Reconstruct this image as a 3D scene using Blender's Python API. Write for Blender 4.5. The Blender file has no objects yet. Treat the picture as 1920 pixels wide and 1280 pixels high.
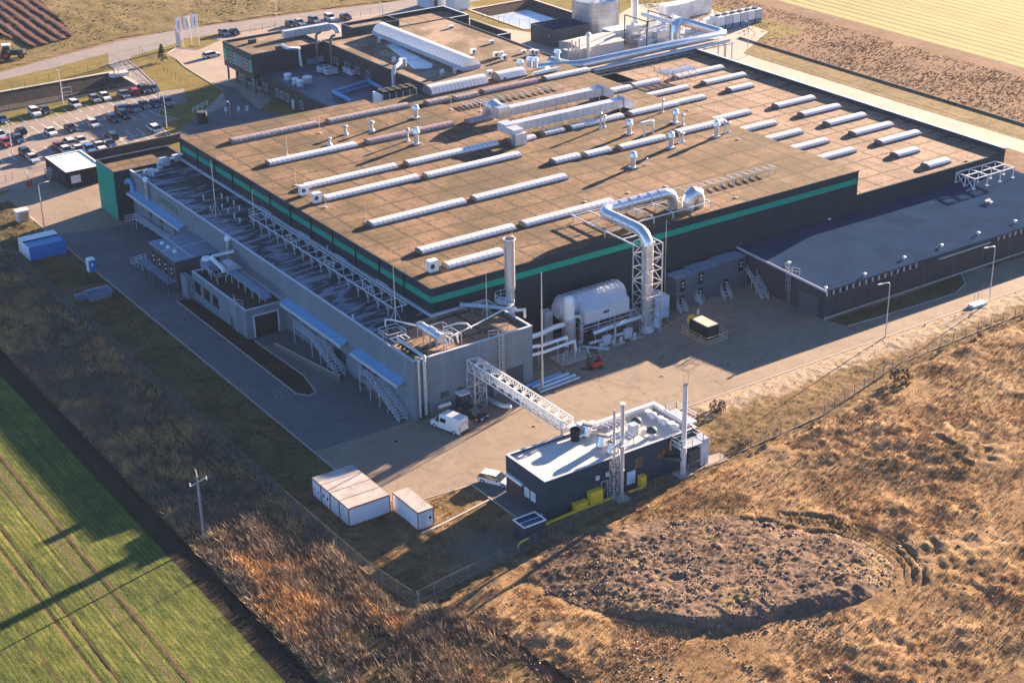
import bpy, math, random
import numpy as np
from mathutils import Vector, Matrix
R=math.radians
sc=bpy.context.scene
# ---------------------------------------------------------------- camera, sky, sun, exposure
F=3096.55; CH=110.0
MAT=np.array([[ 0.825388263,-0.564346307,-0.015730875],
 [-0.251030669,-0.34190374 ,-0.905585687],
 [ 0.505685493, 0.751408729,-0.423871565]])
cam=bpy.data.objects.new('camera',bpy.data.cameras.new('camera'))
sc.collection.objects.link(cam)
cam.matrix_world=Matrix(((MAT[0][0],-MAT[1][0],-MAT[2][0],0),(MAT[0][1],-MAT[1][1],-MAT[2][1],0),(MAT[0][2],-MAT[1][2],-MAT[2][2],CH),(0,0,0,1)))
cam.data.sensor_width=36; cam.data.lens=36*F/1920; cam.data.clip_end=6000; cam.data.clip_start=1
sc.camera=cam
SUN_AZ,SUN_EL=R(15),R(12.0)
w=bpy.data.worlds.new('World'); sc.world=w; w.use_nodes=True
wn=w.node_tree; sky=wn.nodes.new('ShaderNodeTexSky'); sky.sky_type='NISHITA'; sky.sun_disc=False
sky.sun_elevation=SUN_EL; sky.sun_rotation=R(90)-SUN_AZ; sky.air_density=0.6; sky.dust_density=0.0; sky.ozone_density=3.5
bg=wn.nodes['Background']; bg.inputs['Strength'].default_value=0.05
wn.links.new(sky.outputs[0],bg.inputs[0])
sl=bpy.data.lights.new('sun','SUN'); sl.energy=5.0; sl.angle=R(0.5); sl.color=(1.0,0.74,0.50)
so=bpy.data.objects.new('sun',sl); sc.collection.objects.link(so)
SD=Vector((math.cos(SUN_EL)*math.cos(SUN_AZ),math.cos(SUN_EL)*math.sin(SUN_AZ),math.sin(SUN_EL)))
so.rotation_euler=SD.to_track_quat('Z','Y').to_euler(); so.location=(300,200,200)
sc.view_settings.view_transform='Standard'; sc.view_settings.look='None'; sc.view_settings.gamma=1; sc.view_settings.exposure=2.75; sc.render.filter_size=1.0; sc.cycles.use_denoising=True; sc.cycles.denoising_prefilter='NONE'; sc.cycles.denoising_input_passes='RGB_ALBEDO_NORMAL'
rnd=random.Random(7)
# ---------------------------------------------------------------- helpers
def G(px,py,z=0.0):
    "photograph pixel -> the world point it shows at height z"
    d=MAT.T@np.array([(px-960)/F,(py-640)/F,1.0]); t=(z-CH)/d[2]
    return Vector((t*d[0],t*d[1],z))
def AX(px,py,x):
    d=MAT.T@np.array([(px-960)/F,(py-640)/F,1.0]); t=x/d[0]; return Vector((x,t*d[1],CH+t*d[2]))
def AY(px,py,y):
    d=MAT.T@np.array([(px-960)/F,(py-640)/F,1.0]); t=y/d[1]; return Vector((t*d[0],y,CH+t*d[2]))
def PZ(P):
    c=MAT@(np.array(P,float)-[0,0,CH]); return F*c[0]/c[2]+960,F*c[1]/c[2]+640
def HT(b,topy,zb=0.0):
    "height above zb of an upright thing whose base is pixel b and top is row topy"
    B=G(b[0],b[1],zb); lo,hi=zb,zb+45
    for _ in range(40):
        m=(lo+hi)/2
        if PZ((B.x,B.y,m))[1]>topy: lo=m
        else: hi=m
    return lo-zb
class MB:
    "collects shapes and links them as one mesh object"
    def __init__(s): s.v=[]; s.f=[]; s.mi=[]; s.T=None
    def _a(s,vs,fs,mi=0):
        o=len(s.v)
        if s.T is not None: vs=[s.T@Vector(q) for q in vs]
        s.v+= [tuple(q) for q in vs]; s.f+=[tuple(i+o for i in f) for f in fs]; s.mi+=[mi]*len(fs); return s
    def box(s,x0,x1,y0,y1,z0,z1,mi=0):
        vs=[(x,y,z) for z in (z0,z1) for y in (y0,y1) for x in (x0,x1)]
        return s._a(vs,[(0,2,3,1),(4,5,7,6),(0,1,5,4),(2,6,7,3),(0,4,6,2),(1,3,7,5)],mi)
    def cyl(s,a,b,r,r2=None,n=12,mi=0,cap=True):
        a=Vector(a);b=Vector(b);r2=r if r2 is None else r2
        d=(b-a).normalized(); u=d.orthogonal().normalized(); v=d.cross(u)
        vs=[];fs=[]
        for P,q in ((a,r),(b,r2)):
            for i in range(n):
                t=2*math.pi*i/n; vs.append(P+(u*math.cos(t)+v*math.sin(t))*q)
        for i in range(n): fs.append((i,(i+1)%n,n+(i+1)%n,n+i))
        if cap: fs+= [tuple(range(n-1,-1,-1)),tuple(range(n,2*n))]
        return s._a(vs,fs,mi)
    def bar(s,a,b,t=.06,mi=0): return s.cyl(a,b,t,n=4,mi=mi)
    def tube(s,pts,r,n=12,mi=0,cap=True):
        P=[Vector(q) for q in pts]; m=len(P); vs=[];fs=[]; u=None
        for k in range(m):
            d0=(P[k]-P[k-1]).normalized() if k else None; d1=(P[k+1]-P[k]).normalized() if k<m-1 else None
            d=(d0+d1).normalized() if d0 is not None and d1 is not None else (d0 or d1)
            if u is None: u=d.orthogonal().normalized()
            u=(u-d*u.dot(d)).normalized(); v=d.cross(u)
            sc_=1.0
            if d0 is not None and d1 is not None: sc_=min(1.5,1/max(.5,math.cos(d0.angle(d1)/2)))
            rr=r[k] if isinstance(r,(list,tuple)) else r
            for i in range(n):
                t=2*math.pi*i/n; vs.append(P[k]+(u*math.cos(t)+v*math.sin(t))*rr*(sc_ if sc_<1.2 else 1.12))
        for k in range(m-1):
            for i in range(n): fs.append((k*n+i,k*n+(i+1)%n,(k+1)*n+(i+1)%n,(k+1)*n+i))
        if cap: fs+=[tuple(range(n-1,-1,-1)),tuple(range((m-1)*n,m*n))]
        return s._a(vs,fs,mi)
    def prism(s,poly,z0,z1,mi=0):
        A=sum(poly[i-1][0]*poly[i][1]-poly[i][0]*poly[i-1][1] for i in range(len(poly)))
        if A<0: poly=poly[::-1]
        n=len(poly); vs=[(q[0],q[1],z0) for q in poly]+[(q[0],q[1],z1) for q in poly]
        fs=[(i,(i+1)%n,n+(i+1)%n,n+i) for i in range(n)]+[tuple(range(n-1,-1,-1)),tuple(range(n,2*n))]
        return s._a(vs,fs,mi)
    def sheet(s,poly,z=0.0):
        A=sum(poly[i-1][0]*poly[i][1]-poly[i][0]*poly[i-1][1] for i in range(len(poly)))
        if A<0: poly=poly[::-1]
        return s._a([(q[0],q[1],z) for q in poly],[tuple(range(len(poly)))])
    def vault(s,x0,x1,y0,y1,z,h,n=8,axis='x',seg=1):
        vs=[];fs=[];pr=[(y0+(y1-y0)*(.5-.5*math.cos(math.pi*i/n)), h*math.sin(math.pi*i/n)) for i in range(n+1)]
        m=seg+1
        for k in range(m):
            x=x0+(x1-x0)*k/seg
            for a,b in pr: vs.append((x,a,z+b) if axis=='x' else (a,x,z+b))
        q=n+1
        for k in range(seg):
            for i in range(n): fs.append((k*q+i,k*q+i+1,(k+1)*q+i+1,(k+1)*q+i) if axis=='y' else (k*q+i,(k+1)*q+i,(k+1)*q+i+1,k*q+i+1))
        fs+= [tuple(range(q)),tuple(range((m-1)*q,m*q))]
        return s._a(vs,fs)
    def dome(s,c,r,h,n=12,m=4,mi=0):
        vs=[];fs=[]
        for k in range(m):
            t=math.pi/2*k/m
            for i in range(n):
                a=2*math.pi*i/n; vs.append((c[0]+r*math.cos(t)*math.cos(a),c[1]+r*math.cos(t)*math.sin(a),c[2]+h*math.sin(t)))
        vs.append((c[0],c[1],c[2]+h)); e=len(vs)-1
        for k in range(m-1):
            for i in range(n): fs.append((k*n+i,k*n+(i+1)%n,(k+1)*n+(i+1)%n,(k+1)*n+i))
        for i in range(n): fs.append(((m-1)*n+i,(m-1)*n+(i+1)%n,e))
        return s._a(vs,fs,mi)
    def build(s,name,mat,parent=None,smooth=True,**kw):
        me=bpy.data.meshes.new(name)
        L=Vector(root_loc(parent)) if parent is not None else Vector((0,0,0))
        org=Vector((0,0,0))
        if parent is None and 'org' in kw: org=Vector(kw.pop('org')); L=org
        me.from_pydata([(q[0]-L.x,q[1]-L.y,q[2]-L.z) for q in s.v],[],s.f)
        for m in (mat if isinstance(mat,(list,tuple)) else [mat]): me.materials.append(m)
        if any(s.mi): me.polygons.foreach_set('material_index',s.mi)
        me.update()
        if smooth:
            me.polygons.foreach_set('use_smooth',[True]*len(me.polygons)); me.set_sharp_from_angle(angle=R(38))
        o=bpy.data.objects.new(name,me); sc.collection.objects.link(o)
        if parent is not None: o.parent=parent
        else: o.location=org
        tag(o,**kw); return o
def root_loc(o):
    L=Vector((0,0,0))
    while o is not None: L+=o.location; o=o.parent
    return L
def tag(o,label=None,cat=None,group=None,kind=None):
    if label: o['label']=label
    if cat: o['category']=cat
    if group: o['group']=group
    if kind: o['kind']=kind
    return o
def thing(name,label,cat,loc=(0,0,0),group=None,rz=0):
    o=bpy.data.objects.new(name,None); sc.collection.objects.link(o); o.location=loc; o.rotation_euler=(0,0,rz)
    o.empty_display_size=.3
    return tag(o,label,cat,group)
def dup(root,loc,rz=0,label=None,group=None,paint=None,scale=None):
    r=root.copy(); sc.collection.objects.link(r); r.location=loc; r.rotation_euler=(0,0,rz)
    if label: r['label']=label
    if group: r['group']=group
    if scale: r.scale=scale
    for ch in list(root.children):
        c=ch.copy(); sc.collection.objects.link(c); c.parent=r
        if paint and c.name.startswith('body'):
            c.material_slots[0].link='OBJECT'; c.material_slots[0].material=paint
        for g in list(ch.children):
            d=g.copy(); sc.collection.objects.link(d); d.parent=c
    return r
def struct(name,poly,z,mat):
    return MB().sheet([(q[0],q[1]) for q in poly],z).build(name,mat,kind='structure',smooth=False)
# ---------------------------------------------------------------- noise on the CPU (terrain, plants)
def vnoise(x,y,s=0):
    xi=np.floor(x).astype(np.int64); yi=np.floor(y).astype(np.int64); fx=x-xi; fy=y-yi
    fx=fx*fx*(3-2*fx); fy=fy*fy*(3-2*fy)
    def h(a,b):
        n=(a*374761393+b*668265263+s*982451653)&0x7fffffff
        n=((n^(n>>13))*1274126177)&0x7fffffff; n=n^(n>>16); return (n&0xffff)/65535.0
    return (h(xi,yi)*(1-fx)+h(xi+1,yi)*fx)*(1-fy)+(h(xi,yi+1)*(1-fx)+h(xi+1,yi+1)*fx)*fy
def fbm(x,y,s=0,o=4):
    t=0;a=.5
    for k in range(o): t=t+a*vnoise(x,y,s+k*17); x=x*2.03;y=y*2.03;a*=.5
    return t
def inpoly(x,y,poly):
    c=np.zeros(x.shape,bool); n=len(poly); j=n-1
    for i in range(n):
        xi,yi=poly[i][0],poly[i][1]; xj,yj=poly[j][0],poly[j][1]
        if yi!=yj: c^=((yi>y)!=(yj>y))&(x<(xj-xi)*(y-yi)/(yj-yi)+xi)
        j=i
    return c
# ---------------------------------------------------------------- materials
class NT:
    def __init__(s,name):
        s.m=bpy.data.materials.new(name); s.m.use_nodes=True; s.t=s.m.node_tree; s.b=s.t.nodes['Principled BSDF']; s._p=None
    def n(s,t,**kw):
        o=s.t.nodes.new(t)
        for k,v in kw.items(): setattr(o,k,v)
        return o
    def l(s,a,b): s.t.links.new(a,b)
    def pos(s,scale=(1,1,1)):
        if s._p is None: s._p=s.n('ShaderNodeNewGeometry').outputs['Position']
        if scale==(1,1,1): return s._p
        m=s.n('ShaderNodeMapping'); m.inputs['Scale'].default_value=scale; s.l(s._p,m.inputs[0]); return m.outputs[0]
    def xyz(s):
        o=s.n('ShaderNodeSeparateXYZ'); s.l(s.pos(),o.inputs[0]); return o.outputs
    def noise(s,scale,detail=4,rough=.6,vec=None,dist=0):
        o=s.n('ShaderNodeTexNoise'); o.inputs['Scale'].default_value=scale; o.inputs['Detail'].default_value=detail; o.inputs['Roughness'].default_value=rough; o.inputs['Distortion'].default_value=dist
        s.l(vec or s.pos(),o.inputs['Vector']); return o.outputs[0]
    def math(s,op,a,b=0,c=None):
        o=s.n('ShaderNodeMath',operation=op)
        for i,q in enumerate((a,b) if c is None else (a,b,c)):
            if isinstance(q,(int,float)): o.inputs[i].default_value=q
            else: s.l(q,o.inputs[i])
        return o.outputs[0]
    def ramp(s,f,stops,interp='LINEAR'):
        o=s.n('ShaderNodeValToRGB'); e=o.color_ramp.elements; o.color_ramp.interpolation=interp
        while len(e)<len(stops): e.new(.5)
        for i,(p,c) in enumerate(stops): e[i].position=p; e[i].color=(*c,1) if len(c)==3 else c
        s.l(f,o.inputs[0]); return o.outputs[0]
    def mix(s,f,a,b,mode='MIX'):
        o=s.n('ShaderNodeMix',data_type='RGBA',blend_type=mode)
        for i,q in ((0,f),(6,a),(7,b)):
            if isinstance(q,(int,float)): o.inputs[i].default_value=q
            elif isinstance(q,(tuple,list)): o.inputs[i].default_value=(*q,1)
            else: s.l(q,o.inputs[i])
        return o.outputs[2]
    def step(s,f,lo,hi): 
        o=s.n('ShaderNodeMapRange'); o.inputs[1].default_value=lo;o.inputs[2].default_value=hi; s.l(f,o.inputs[0]); return o.outputs[0]
    def line(s,coord,period,width,off=0.0):
        "1 on thin lines every period along coord"
        a=s.math('FRACT',s.math('MULTIPLY',s.math('ADD',coord,off),1/period)); a=s.math('ABSOLUTE',s.math('SUBTRACT',a,.5))
        return s.math('GREATER_THAN',a,.5-width/period/2)
    def translucent(s,col,f=.27):
        s.done(col,.35,spec=.4); tr=s.n('ShaderNodeBsdfTranslucent'); mx=s.n('ShaderNodeMixShader'); mx.inputs[0].default_value=f
        if not isinstance(col,(tuple,list)): s.l(col,tr.inputs[0])
        s.l(s.b.outputs[0],mx.inputs[1]); s.l(tr.outputs[0],mx.inputs[2]); s.l(mx.outputs[0],s.t.nodes['Material Output'].inputs[0]); return s.m
    def done(s,col,rough=.8,metal=0,bump=None,bs=.3,bd=.1,spec=.3):
        if isinstance(col,(tuple,list)): s.b.inputs['Base Color'].default_value=(*col,1)
        else: s.l(col,s.b.inputs['Base Color'])
        if isinstance(rough,(int,float)): s.b.inputs['Roughness'].default_value=rough
        else: s.l(rough,s.b.inputs['Roughness'])
        s.b.inputs['Metallic'].default_value=metal; s.b.inputs['Specular IOR Level'].default_value=spec
        if bump is not None:
            o=s.n('ShaderNodeBump'); o.inputs['Strength'].default_value=bs; o.inputs['Distance'].default_value=bd; s.l(bump,o.inputs['Height']); s.l(o.outputs[0],s.b.inputs['Normal'])
        return s.m
def M(name,col,rough=.7,metal=0,var=.18,scale=.6,bump=0,spec=.3,dirt=None,dscale=.25,damt=.5):
    t=NT(name); n=t.noise(scale,5)
    c=t.ramp(n,[(.3,tuple(q*(1-var) for q in col)),(.7,tuple(min(1,q*(1+var)) for q in col))])
    if dirt: c=t.mix(t.math('MULTIPLY',t.step(t.noise(dscale,6,.7),.48,.7),damt),c,dirt)
    return t.done(c,rough,metal,n if bump else None,bump,.1,spec)
def mk_clad(name,c,per=1.2,hor=0,dark=.6):
    t=NT(name); x,y,z=t.xyz(); n=t.noise(.8,5); n2=t.noise(.25,5,.7,vec=t.pos((1,1,.15)))
    cc=t.ramp(n,[(.3,tuple(q*.88 for q in c)),(.7,tuple(q*1.12 for q in c))]); cc=t.mix(t.math('MULTIPLY',t.step(n2,.5,.7),.35),cc,tuple(q*1.5 for q in c))
    g=t.math('MAXIMUM',t.line(x,per,.05),t.line(y,per,.05))
    if hor: g=t.math('MAXIMUM',g,t.line(z,hor,.04))
    cc=t.mix(t.math('MULTIPLY',g,.5),cc,tuple(q*dark for q in c)); g6=t.math('MAXIMUM',t.line(x,6.1,.09),t.line(y,6.1,.09)); cc=t.mix(t.math('MULTIPLY',g6,.6),cc,tuple(q*1.9 for q in c))
    return t.done(cc,.65,bump=g,bs=.3,bd=.02,spec=.2)
DARK=mk_clad('anthracite_cladding',(.017,.036,.049))
PANEL=mk_clad('grey_wall_panel',(.165,.20,.232),1.0,.5,.8)
BROWNW=M('dark_brown_panel',(.038,.040,.044),.8,var=.2)
GREEN=M('green_panel',(.002,.28,.195),.7,var=.06,spec=.05)
GREENL=M('sign_green',(.02,.22,.09),.5,var=.05)
WHITE=M('white_paint',(.78,.78,.76),.45,var=.05,dirt=(.5,.47,.42),damt=.3)
GALV=M('galvanised_steel',(.55,.57,.60),.42,.55,var=.12,scale=2)
STEEL=M('bright_duct_steel',(.66,.68,.71),.33,.75,var=.10,scale=1.2,dirt=(.42,.42,.42),damt=.3)
STACK=M('stack_steel',(.50,.50,.52),.4,.6,var=.12,scale=1)
GREYM=M('light_grey_metal',(.52,.55,.60),.5,.1,var=.08)
BLUEG=M('blue_grey_sheet',(.16,.24,.33),.5,.1,var=.1)
CANOPY=M('canopy_sheet',(.17,.36,.58),.6,.0,var=.12,scale=3,spec=.1,dirt=(.12,.27,.46),dscale=1.5,damt=.6)
BLACK=M('black_rubber',(.02,.02,.022),.8,var=.1)
DGREY=M('dark_grey_metal',(.05,.066,.078),.6,var=.15)
GLASS=M('dark_glass',(.015,.02,.028),.08,var=.1,spec=.6)
YEL=M('yellow_paint',(.80,.50,.03),.5,var=.12,dirt=(.3,.2,.05),damt=.3)
REDP=M('red_paint',(.45,.05,.04),.5,var=.12)
BLUEC=M('blue_container_paint',(.004,.16,.46),.7,var=.1,spec=.05)
RUSTR=M('red_frame_paint',(.34,.085,.05),.6,var=.15)
CONC=M('kerb_concrete',(.42,.38,.33),.9,var=.15,scale=2)
WOODT=M('tan_fibre',(.45,.33,.2),.8)
def mk_roof(name,c0,c1,c2,dots=True):
    t=NT(name); x,y,z=t.xyz()
    n=t.noise(.09,6,.7); n2=t.noise(1.3,4,.7); n3=t.noise(.5,5,.7,dist=.8)
    c=t.ramp(n,[(.41,c0),(.5,c1),(.60,c2)])
    c=t.mix(t.math('MULTIPLY',t.step(n2,.35,.7),.30),c,tuple(q*.55 for q in c1))
    c=t.mix(t.math('MULTIPLY',t.step(n3,.60,.70),.45),c,tuple(min(1,q*1.45) for q in c2)); c=t.mix(t.math('MULTIPLY',t.step(t.noise(.22,6,.75,dist=1.2),.54,.66),.5),c,tuple(q*.62 for q in c0))
    # every laid sheet has faded a little differently
    cell=t.n('ShaderNodeTexWhiteNoise',noise_dimensions='2D'); cv=t.n('ShaderNodeCombineXYZ')
    t.l(t.math('FLOOR',t.math('MULTIPLY',x,1/5.4)),cv.inputs[0]); t.l(t.math('FLOOR',t.math('MULTIPLY',y,1/3.7)),cv.inputs[1]); t.l(cv.outputs[0],cell.inputs['Vector'])
    c=t.mix(t.math('MULTIPLY',cell.outputs[0],.13),c,tuple(q*.72 for q in c0))
    w=t.math('MULTIPLY',t.math('SUBTRACT',t.noise(.7,3),.5),.5)
    xs=t.math('ADD',x,w); ys=t.math('ADD',y,w)
    if dots:
        d=t.step(t.noise(1.7,3,.85),.455,.50)
        ml=t.math('MAXIMUM',t.math('MULTIPLY',t.line(ys,7.4,.75,1.0),d),t.math('MULTIPLY',t.line(xs,5.4,.65),d))
        d2=t.step(t.noise(1.4,3,.85),.48,.53)
        ml=t.math('MAXIMUM',ml,t.math('MULTIPLY',t.math('MAXIMUM',t.line(ys,3.7,.42,1.0),t.line(xs,2.7,.26)),d2))
        c=t.mix(t.math('MULTIPLY',ml,.82),c,(.03,.024,.018))
    th=t.math('MAXIMUM',t.line(y,1.23,.05),t.line(x,5.4,.06))
    c=t.mix(t.math('MULTIPLY',th,.10),c,tuple(q*.5 for q in c1))
    return t.done(c,.9,bump=n2,bs=.5,bd=.08)
ROOF=mk_roof('brown_roof_membrane',(.088,.061,.026),(.152,.092,.045),(.245,.148,.084))
ROOFL=mk_roof('sunlit_roof_membrane',(.20,.132,.085),(.265,.178,.12),(.34,.24,.17))  # paler, pinker copy of the membrane: haze and sun put into its colour
ROOFB=mk_roof('rear_roof_membrane',(.115,.085,.05),(.185,.13,.088),(.32,.24,.18),False)
def mk_frost(name):
    t=NT(name); n=t.noise(.30,5,.55,vec=t.pos((.40,1.35,1)),dist=1.6); x,y,z=t.xyz(); n=t.math('ADD',n,t.math('MULTIPLY',t.math('SUBTRACT',109.3,x),.016)); k=t.step(n,.465,.60)
    c=t.mix(k,t.ramp(t.noise(1.5,4),[(.3,(.018,.02,.024)),(.7,(.05,.052,.055))]),t.ramp(t.noise(3,4),[(.3,(.09,.115,.16)),(.7,(.22,.265,.35))]))
    return t.done(c,t.math('SUBTRACT',.85,t.math('MULTIPLY',k,.4)),bump=n,bs=.4)
FROST=mk_frost('bitumen_roof_with_frost')
def mk_slate(name):
    t=NT(name); x,y,z=t.xyz(); n=t.noise(.2,5); n2=t.noise(4,3)
    c=t.ramp(n,[(.3,(.016,.034,.076)),(.7,(.026,.054,.112))])
    g=t.math('MAXIMUM',t.line(x,.9,.1),t.line(y,.6,.08))
    c=t.mix(t.math('MULTIPLY',g,t.step(n2,.35,.6)),c,(.035,.068,.135)); c=t.mix(t.math('MULTIPLY',t.step(t.noise(1.1,5,.8),.6,.75),.3),c,(.06,.07,.10))
    return t.done(c,1.0,bump=n2,bs=.15,bd=.02,spec=0)
SLATE=mk_slate('grey_tile_roof')
def mk_yard(name,c0,c1,slab=5.0,stain=.35,rings=False):
    t=NT(name); x,y,z=t.xyz(); n=t.noise(.12,6,.7); n2=t.noise(3,3); n3=t.noise(.4,5,.7,dist=1.5)
    c=t.ramp(n,[(.3,c0),(.7,c1)])
    c=t.mix(t.math('MULTIPLY',t.step(n3,.50,.62),stain),c,tuple(q*.55 for q in c0)); c=t.mix(t.math('MULTIPLY',t.step(t.noise(.16,3,.5,dist=.4),.60,.61),.25),c,tuple(q*.62 for q in c0)); c=t.mix(t.math('MULTIPLY',t.step(t.noise(.8,5,.8,dist=2),.6,.7),.3),c,tuple(min(1,q*1.25) for q in c1))
    c=t.mix(t.math('MULTIPLY',n2,.25),c,tuple(q*.7 for q in c0))
    if slab: c=t.mix(t.math('MULTIPLY',t.math('MAXIMUM',t.line(x,slab,.07),t.line(y,slab*1.3,.07)),.35),c,tuple(q*.4 for q in c0))
    if rings:
        w=t.math('MULTIPLY',t.math('SUBTRACT',t.noise(.5,2),.5),.8)
        for cx,cy,r in ((146.5,173.5,3.6),(149.5,172.5,5.2),(148,175,2.2),(139,172,6.5),(152.5,171.5,6.2),(134,168,14),(120,166,17),(128,171,9)):
            dx=t.math('SUBTRACT',x,cx); dy=t.math('SUBTRACT',y,cy); d=t.math('SQRT',t.math('ADD',t.math('MULTIPLY',dx,dx),t.math('MULTIPLY',dy,dy)))
            k=t.math('LESS_THAN',t.math('ABSOLUTE',t.math('SUBTRACT',t.math('ADD',d,w),r)),.16); c=t.mix(t.math('MULTIPLY',t.math('MULTIPLY',k,t.step(n3,.40,.60)),.45),c,tuple(q*.45 for q in c0))
    return t.done(c,.85,bump=n2,bs=.2,bd=.03)
YARD=mk_yard('yard_concrete',(.215,.170,.128),(.30,.236,.180),stain=.33,rings=True)
PAVER=mk_yard('road_paving',(.105,.108,.112),(.15,.152,.156),1.0,.3)
PALEROAD=mk_yard('pale_concrete_road',(.36,.325,.275),(.45,.405,.35),9.0,.15)
PARKC=mk_yard('parking_paving',(.22,.18,.155),(.29,.24,.205),0,.25)
ASPH=mk_yard('worn_asphalt',(.20,.18,.175),(.26,.235,.225),0,.15)
APRON=mk_yard('office_apron',(.30,.24,.20),(.38,.31,.26),0,.2)
PADC=mk_yard('dark_paving_pad',(.12,.12,.12),(.17,.165,.16),2.0,.2)
PALER=M('pale_membrane',(.62,.57,.52),.7,var=.06,scale=.5,dirt=(.5,.45,.4),damt=.3)
# ---------------------------------------------------------------- ground
def mk_ground(name,stops,s1=.12,s2=1.1,soil=(.05,.035,.022),soilamt=.6,bump=.8,stretch=(1,1,1),fine=.45,pale=None):
    t=NT(name); v=t.pos(stretch); n=t.noise(s1,6,.72,vec=v,dist=.6); n2=t.noise(s2,5,.75,vec=v,dist=.8); n3=t.noise(5.5,3,.7,vec=v)
    k=t.math('ADD',t.math('MULTIPLY',n,.62),t.math('MULTIPLY',n2,.38))
    L=len(stops); c=t.ramp(k,[(.36+.28*i/(L-1),q) for i,q in enumerate(stops)])
    c=t.mix(t.math('MULTIPLY',t.step(n2,.42,.30),soilamt),c,soil)
    c=t.mix(t.math('MULTIPLY',t.step(n3,.35,.65),fine),c,tuple(q*.35 for q in stops[0]),'MIX')
    if pale:
        x,y,z=t.xyz(); f=t.math('ADD',t.math('MULTIPLY',t.math('SUBTRACT',t.noise(.35,5,.75),.5),9),t.math('SUBTRACT',y,pale[0]))
        dx=t.math('SUBTRACT',x,94.5); dy=t.math('SUBTRACT',y,147.5); rr=t.math('SQRT',t.math('ADD',t.math('MULTIPLY',dx,dx),t.math('MULTIPLY',t.math('MULTIPLY',dy,dy),1.6))); c=t.mix(t.math('MULTIPLY',t.step(t.math('ADD',rr,t.math('MULTIPLY',t.noise(.5,4),6)),9.5,5.5),.7),c,(.16,.135,.115))
        g=t.math('MULTIPLY',t.step(f,-.6,.8),t.step(x,pale[1],pale[1]+4)); g=t.math('MULTIPLY',g,t.step(n2,.30,.52)); c=t.mix(g,c,pale[2])
    h=t.math('ADD',t.math('MULTIPLY',n2,.7),t.math('MULTIPLY',n3,.3))
    return t.done(c,.95,bump=h,bs=bump,bd=.25,spec=.1)
HEATH=mk_ground('heath_ground',[(.11,.068,.038),(.22,.135,.065),(.34,.22,.11),(.44,.30,.165)],.075,.9,soilamt=.5,fine=.4)
GRASSD=mk_ground('patchy_grass_ground',[(.050,.048,.022),(.10,.085,.04),(.17,.125,.06),(.22,.16,.08)],.16,1.4)
LOT=mk_ground('verge_ground',[(.07,.050,.022),(.15,.10,.045),(.25,.165,.08),(.33,.225,.12)],.14,1.2,pale=(156.9,137,(.36,.285,.215)))
LAWN=mk_ground('lawn_ground',[(.11,.095,.03),(.185,.148,.042),(.255,.19,.058)],.15,1.2,soilamt=.15,fine=.2,bump=.4)
STUB=mk_ground('stubble_ground',[(.12,.095,.036),(.19,.148,.062),(.27,.205,.10)],.06,.5,soil=(.12,.085,.05),soilamt=.5,stretch=(.8,.35,1))
BROWNF=mk_ground('far_heath_ground',[(.15,.095,.062),(.23,.145,.09),(.31,.20,.125)],.055,.4,soil=(.12,.075,.065),soilamt=.6)
SOIL=mk_ground('dark_soil',[(.03,.024,.018),(.055,.042,.03),(.08,.06,.04)],.3,1.5,soilamt=.3)
GRAVEL=M('grey_gravel',(.15,.125,.105),.95,var=.35,scale=3,bump=.6)
TILL=mk_ground('tilled_soil',[(.050,.026,.024),(.085,.045,.040),(.12,.068,.060)],.2,1.2,soilamt=.3,stretch=(1.6,.25,1),bump=1)
LINER=mk_ground('basin_liner',[(.035,.029,.028),(.075,.062,.058),(.10,.083,.075)],.3,1.6,soil=(.03,.028,.03),bump=.8)
def mk_crop(name,c0,c1,c2,period=1.05,axis=0):
    t=NT(name); p=t.xyz(); x=p[axis]; n=t.noise(.9,5,.7,vec=t.pos((1,.35,1) if axis==0 else (.35,1,1))); n2=t.noise(.07,4,.6); n3=t.noise(4,3,.7)
    c=t.ramp(t.math('ADD',t.math('MULTIPLY',n,.6),t.math('MULTIPLY',n2,.4)),[(.35,c0),(.5,c1),(.65,c2)])
    xw=t.math('ADD',x,t.math('MULTIPLY',n3,.15))
    r=t.math('ABSOLUTE',t.math('SUBTRACT',t.math('FRACT',t.math('MULTIPLY',xw,1/period)),.5))
    c=t.mix(t.math('MULTIPLY',t.step(r,.28,.46),.7),c,(.03,.04,.012))
    return t,c,n3,xw
t,c,n3,xw=mk_crop('crop_leaves',(.035,.060,.014),(.10,.125,.022),(.20,.195,.04),.62)
for a,wd,col,am in ((53.0,.28,(.13,.085,.045),.85),(51.6,.55,(.13,.105,.05),.6),(50.2,.18,(.05,.04,.02),.9),(46.6,.25,(.12,.085,.04),.85),(44.9,.25,(.12,.085,.04),.85),(57.9,.12,(.06,.06,.02),.8),(41.2,.2,(.09,.07,.03),.7)):
    d=t.math('ABSOLUTE',t.math('SUBTRACT',xw,a+.1)); c=t.mix(t.math('MULTIPLY',t.math('LESS_THAN',d,wd),am),c,col)
CROP=t.done(c,.9,bump=n3,bs=.6,bd=.15,spec=.15)
t,c,n3,xw=mk_crop('far_crop_leaves',(.20,.20,.055),(.27,.25,.072),(.34,.30,.105),3.2)
for a in (324,327,341,344,365,368,392,395):
    d=t.math('ABSOLUTE',t.math('SUBTRACT',xw,a)); c=t.mix(t.math('MULTIPLY',t.math('LESS_THAN',d,.5),.5),c,(.14,.12,.05))
FARCROP=t.done(c,.9,bump=n3,bs=.3,bd=.1)
B1=(98.0,140.2,366.0,380.5); B2=(243.5,263.5,353.0,379.5)   # the two basins sunk into the ground
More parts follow.
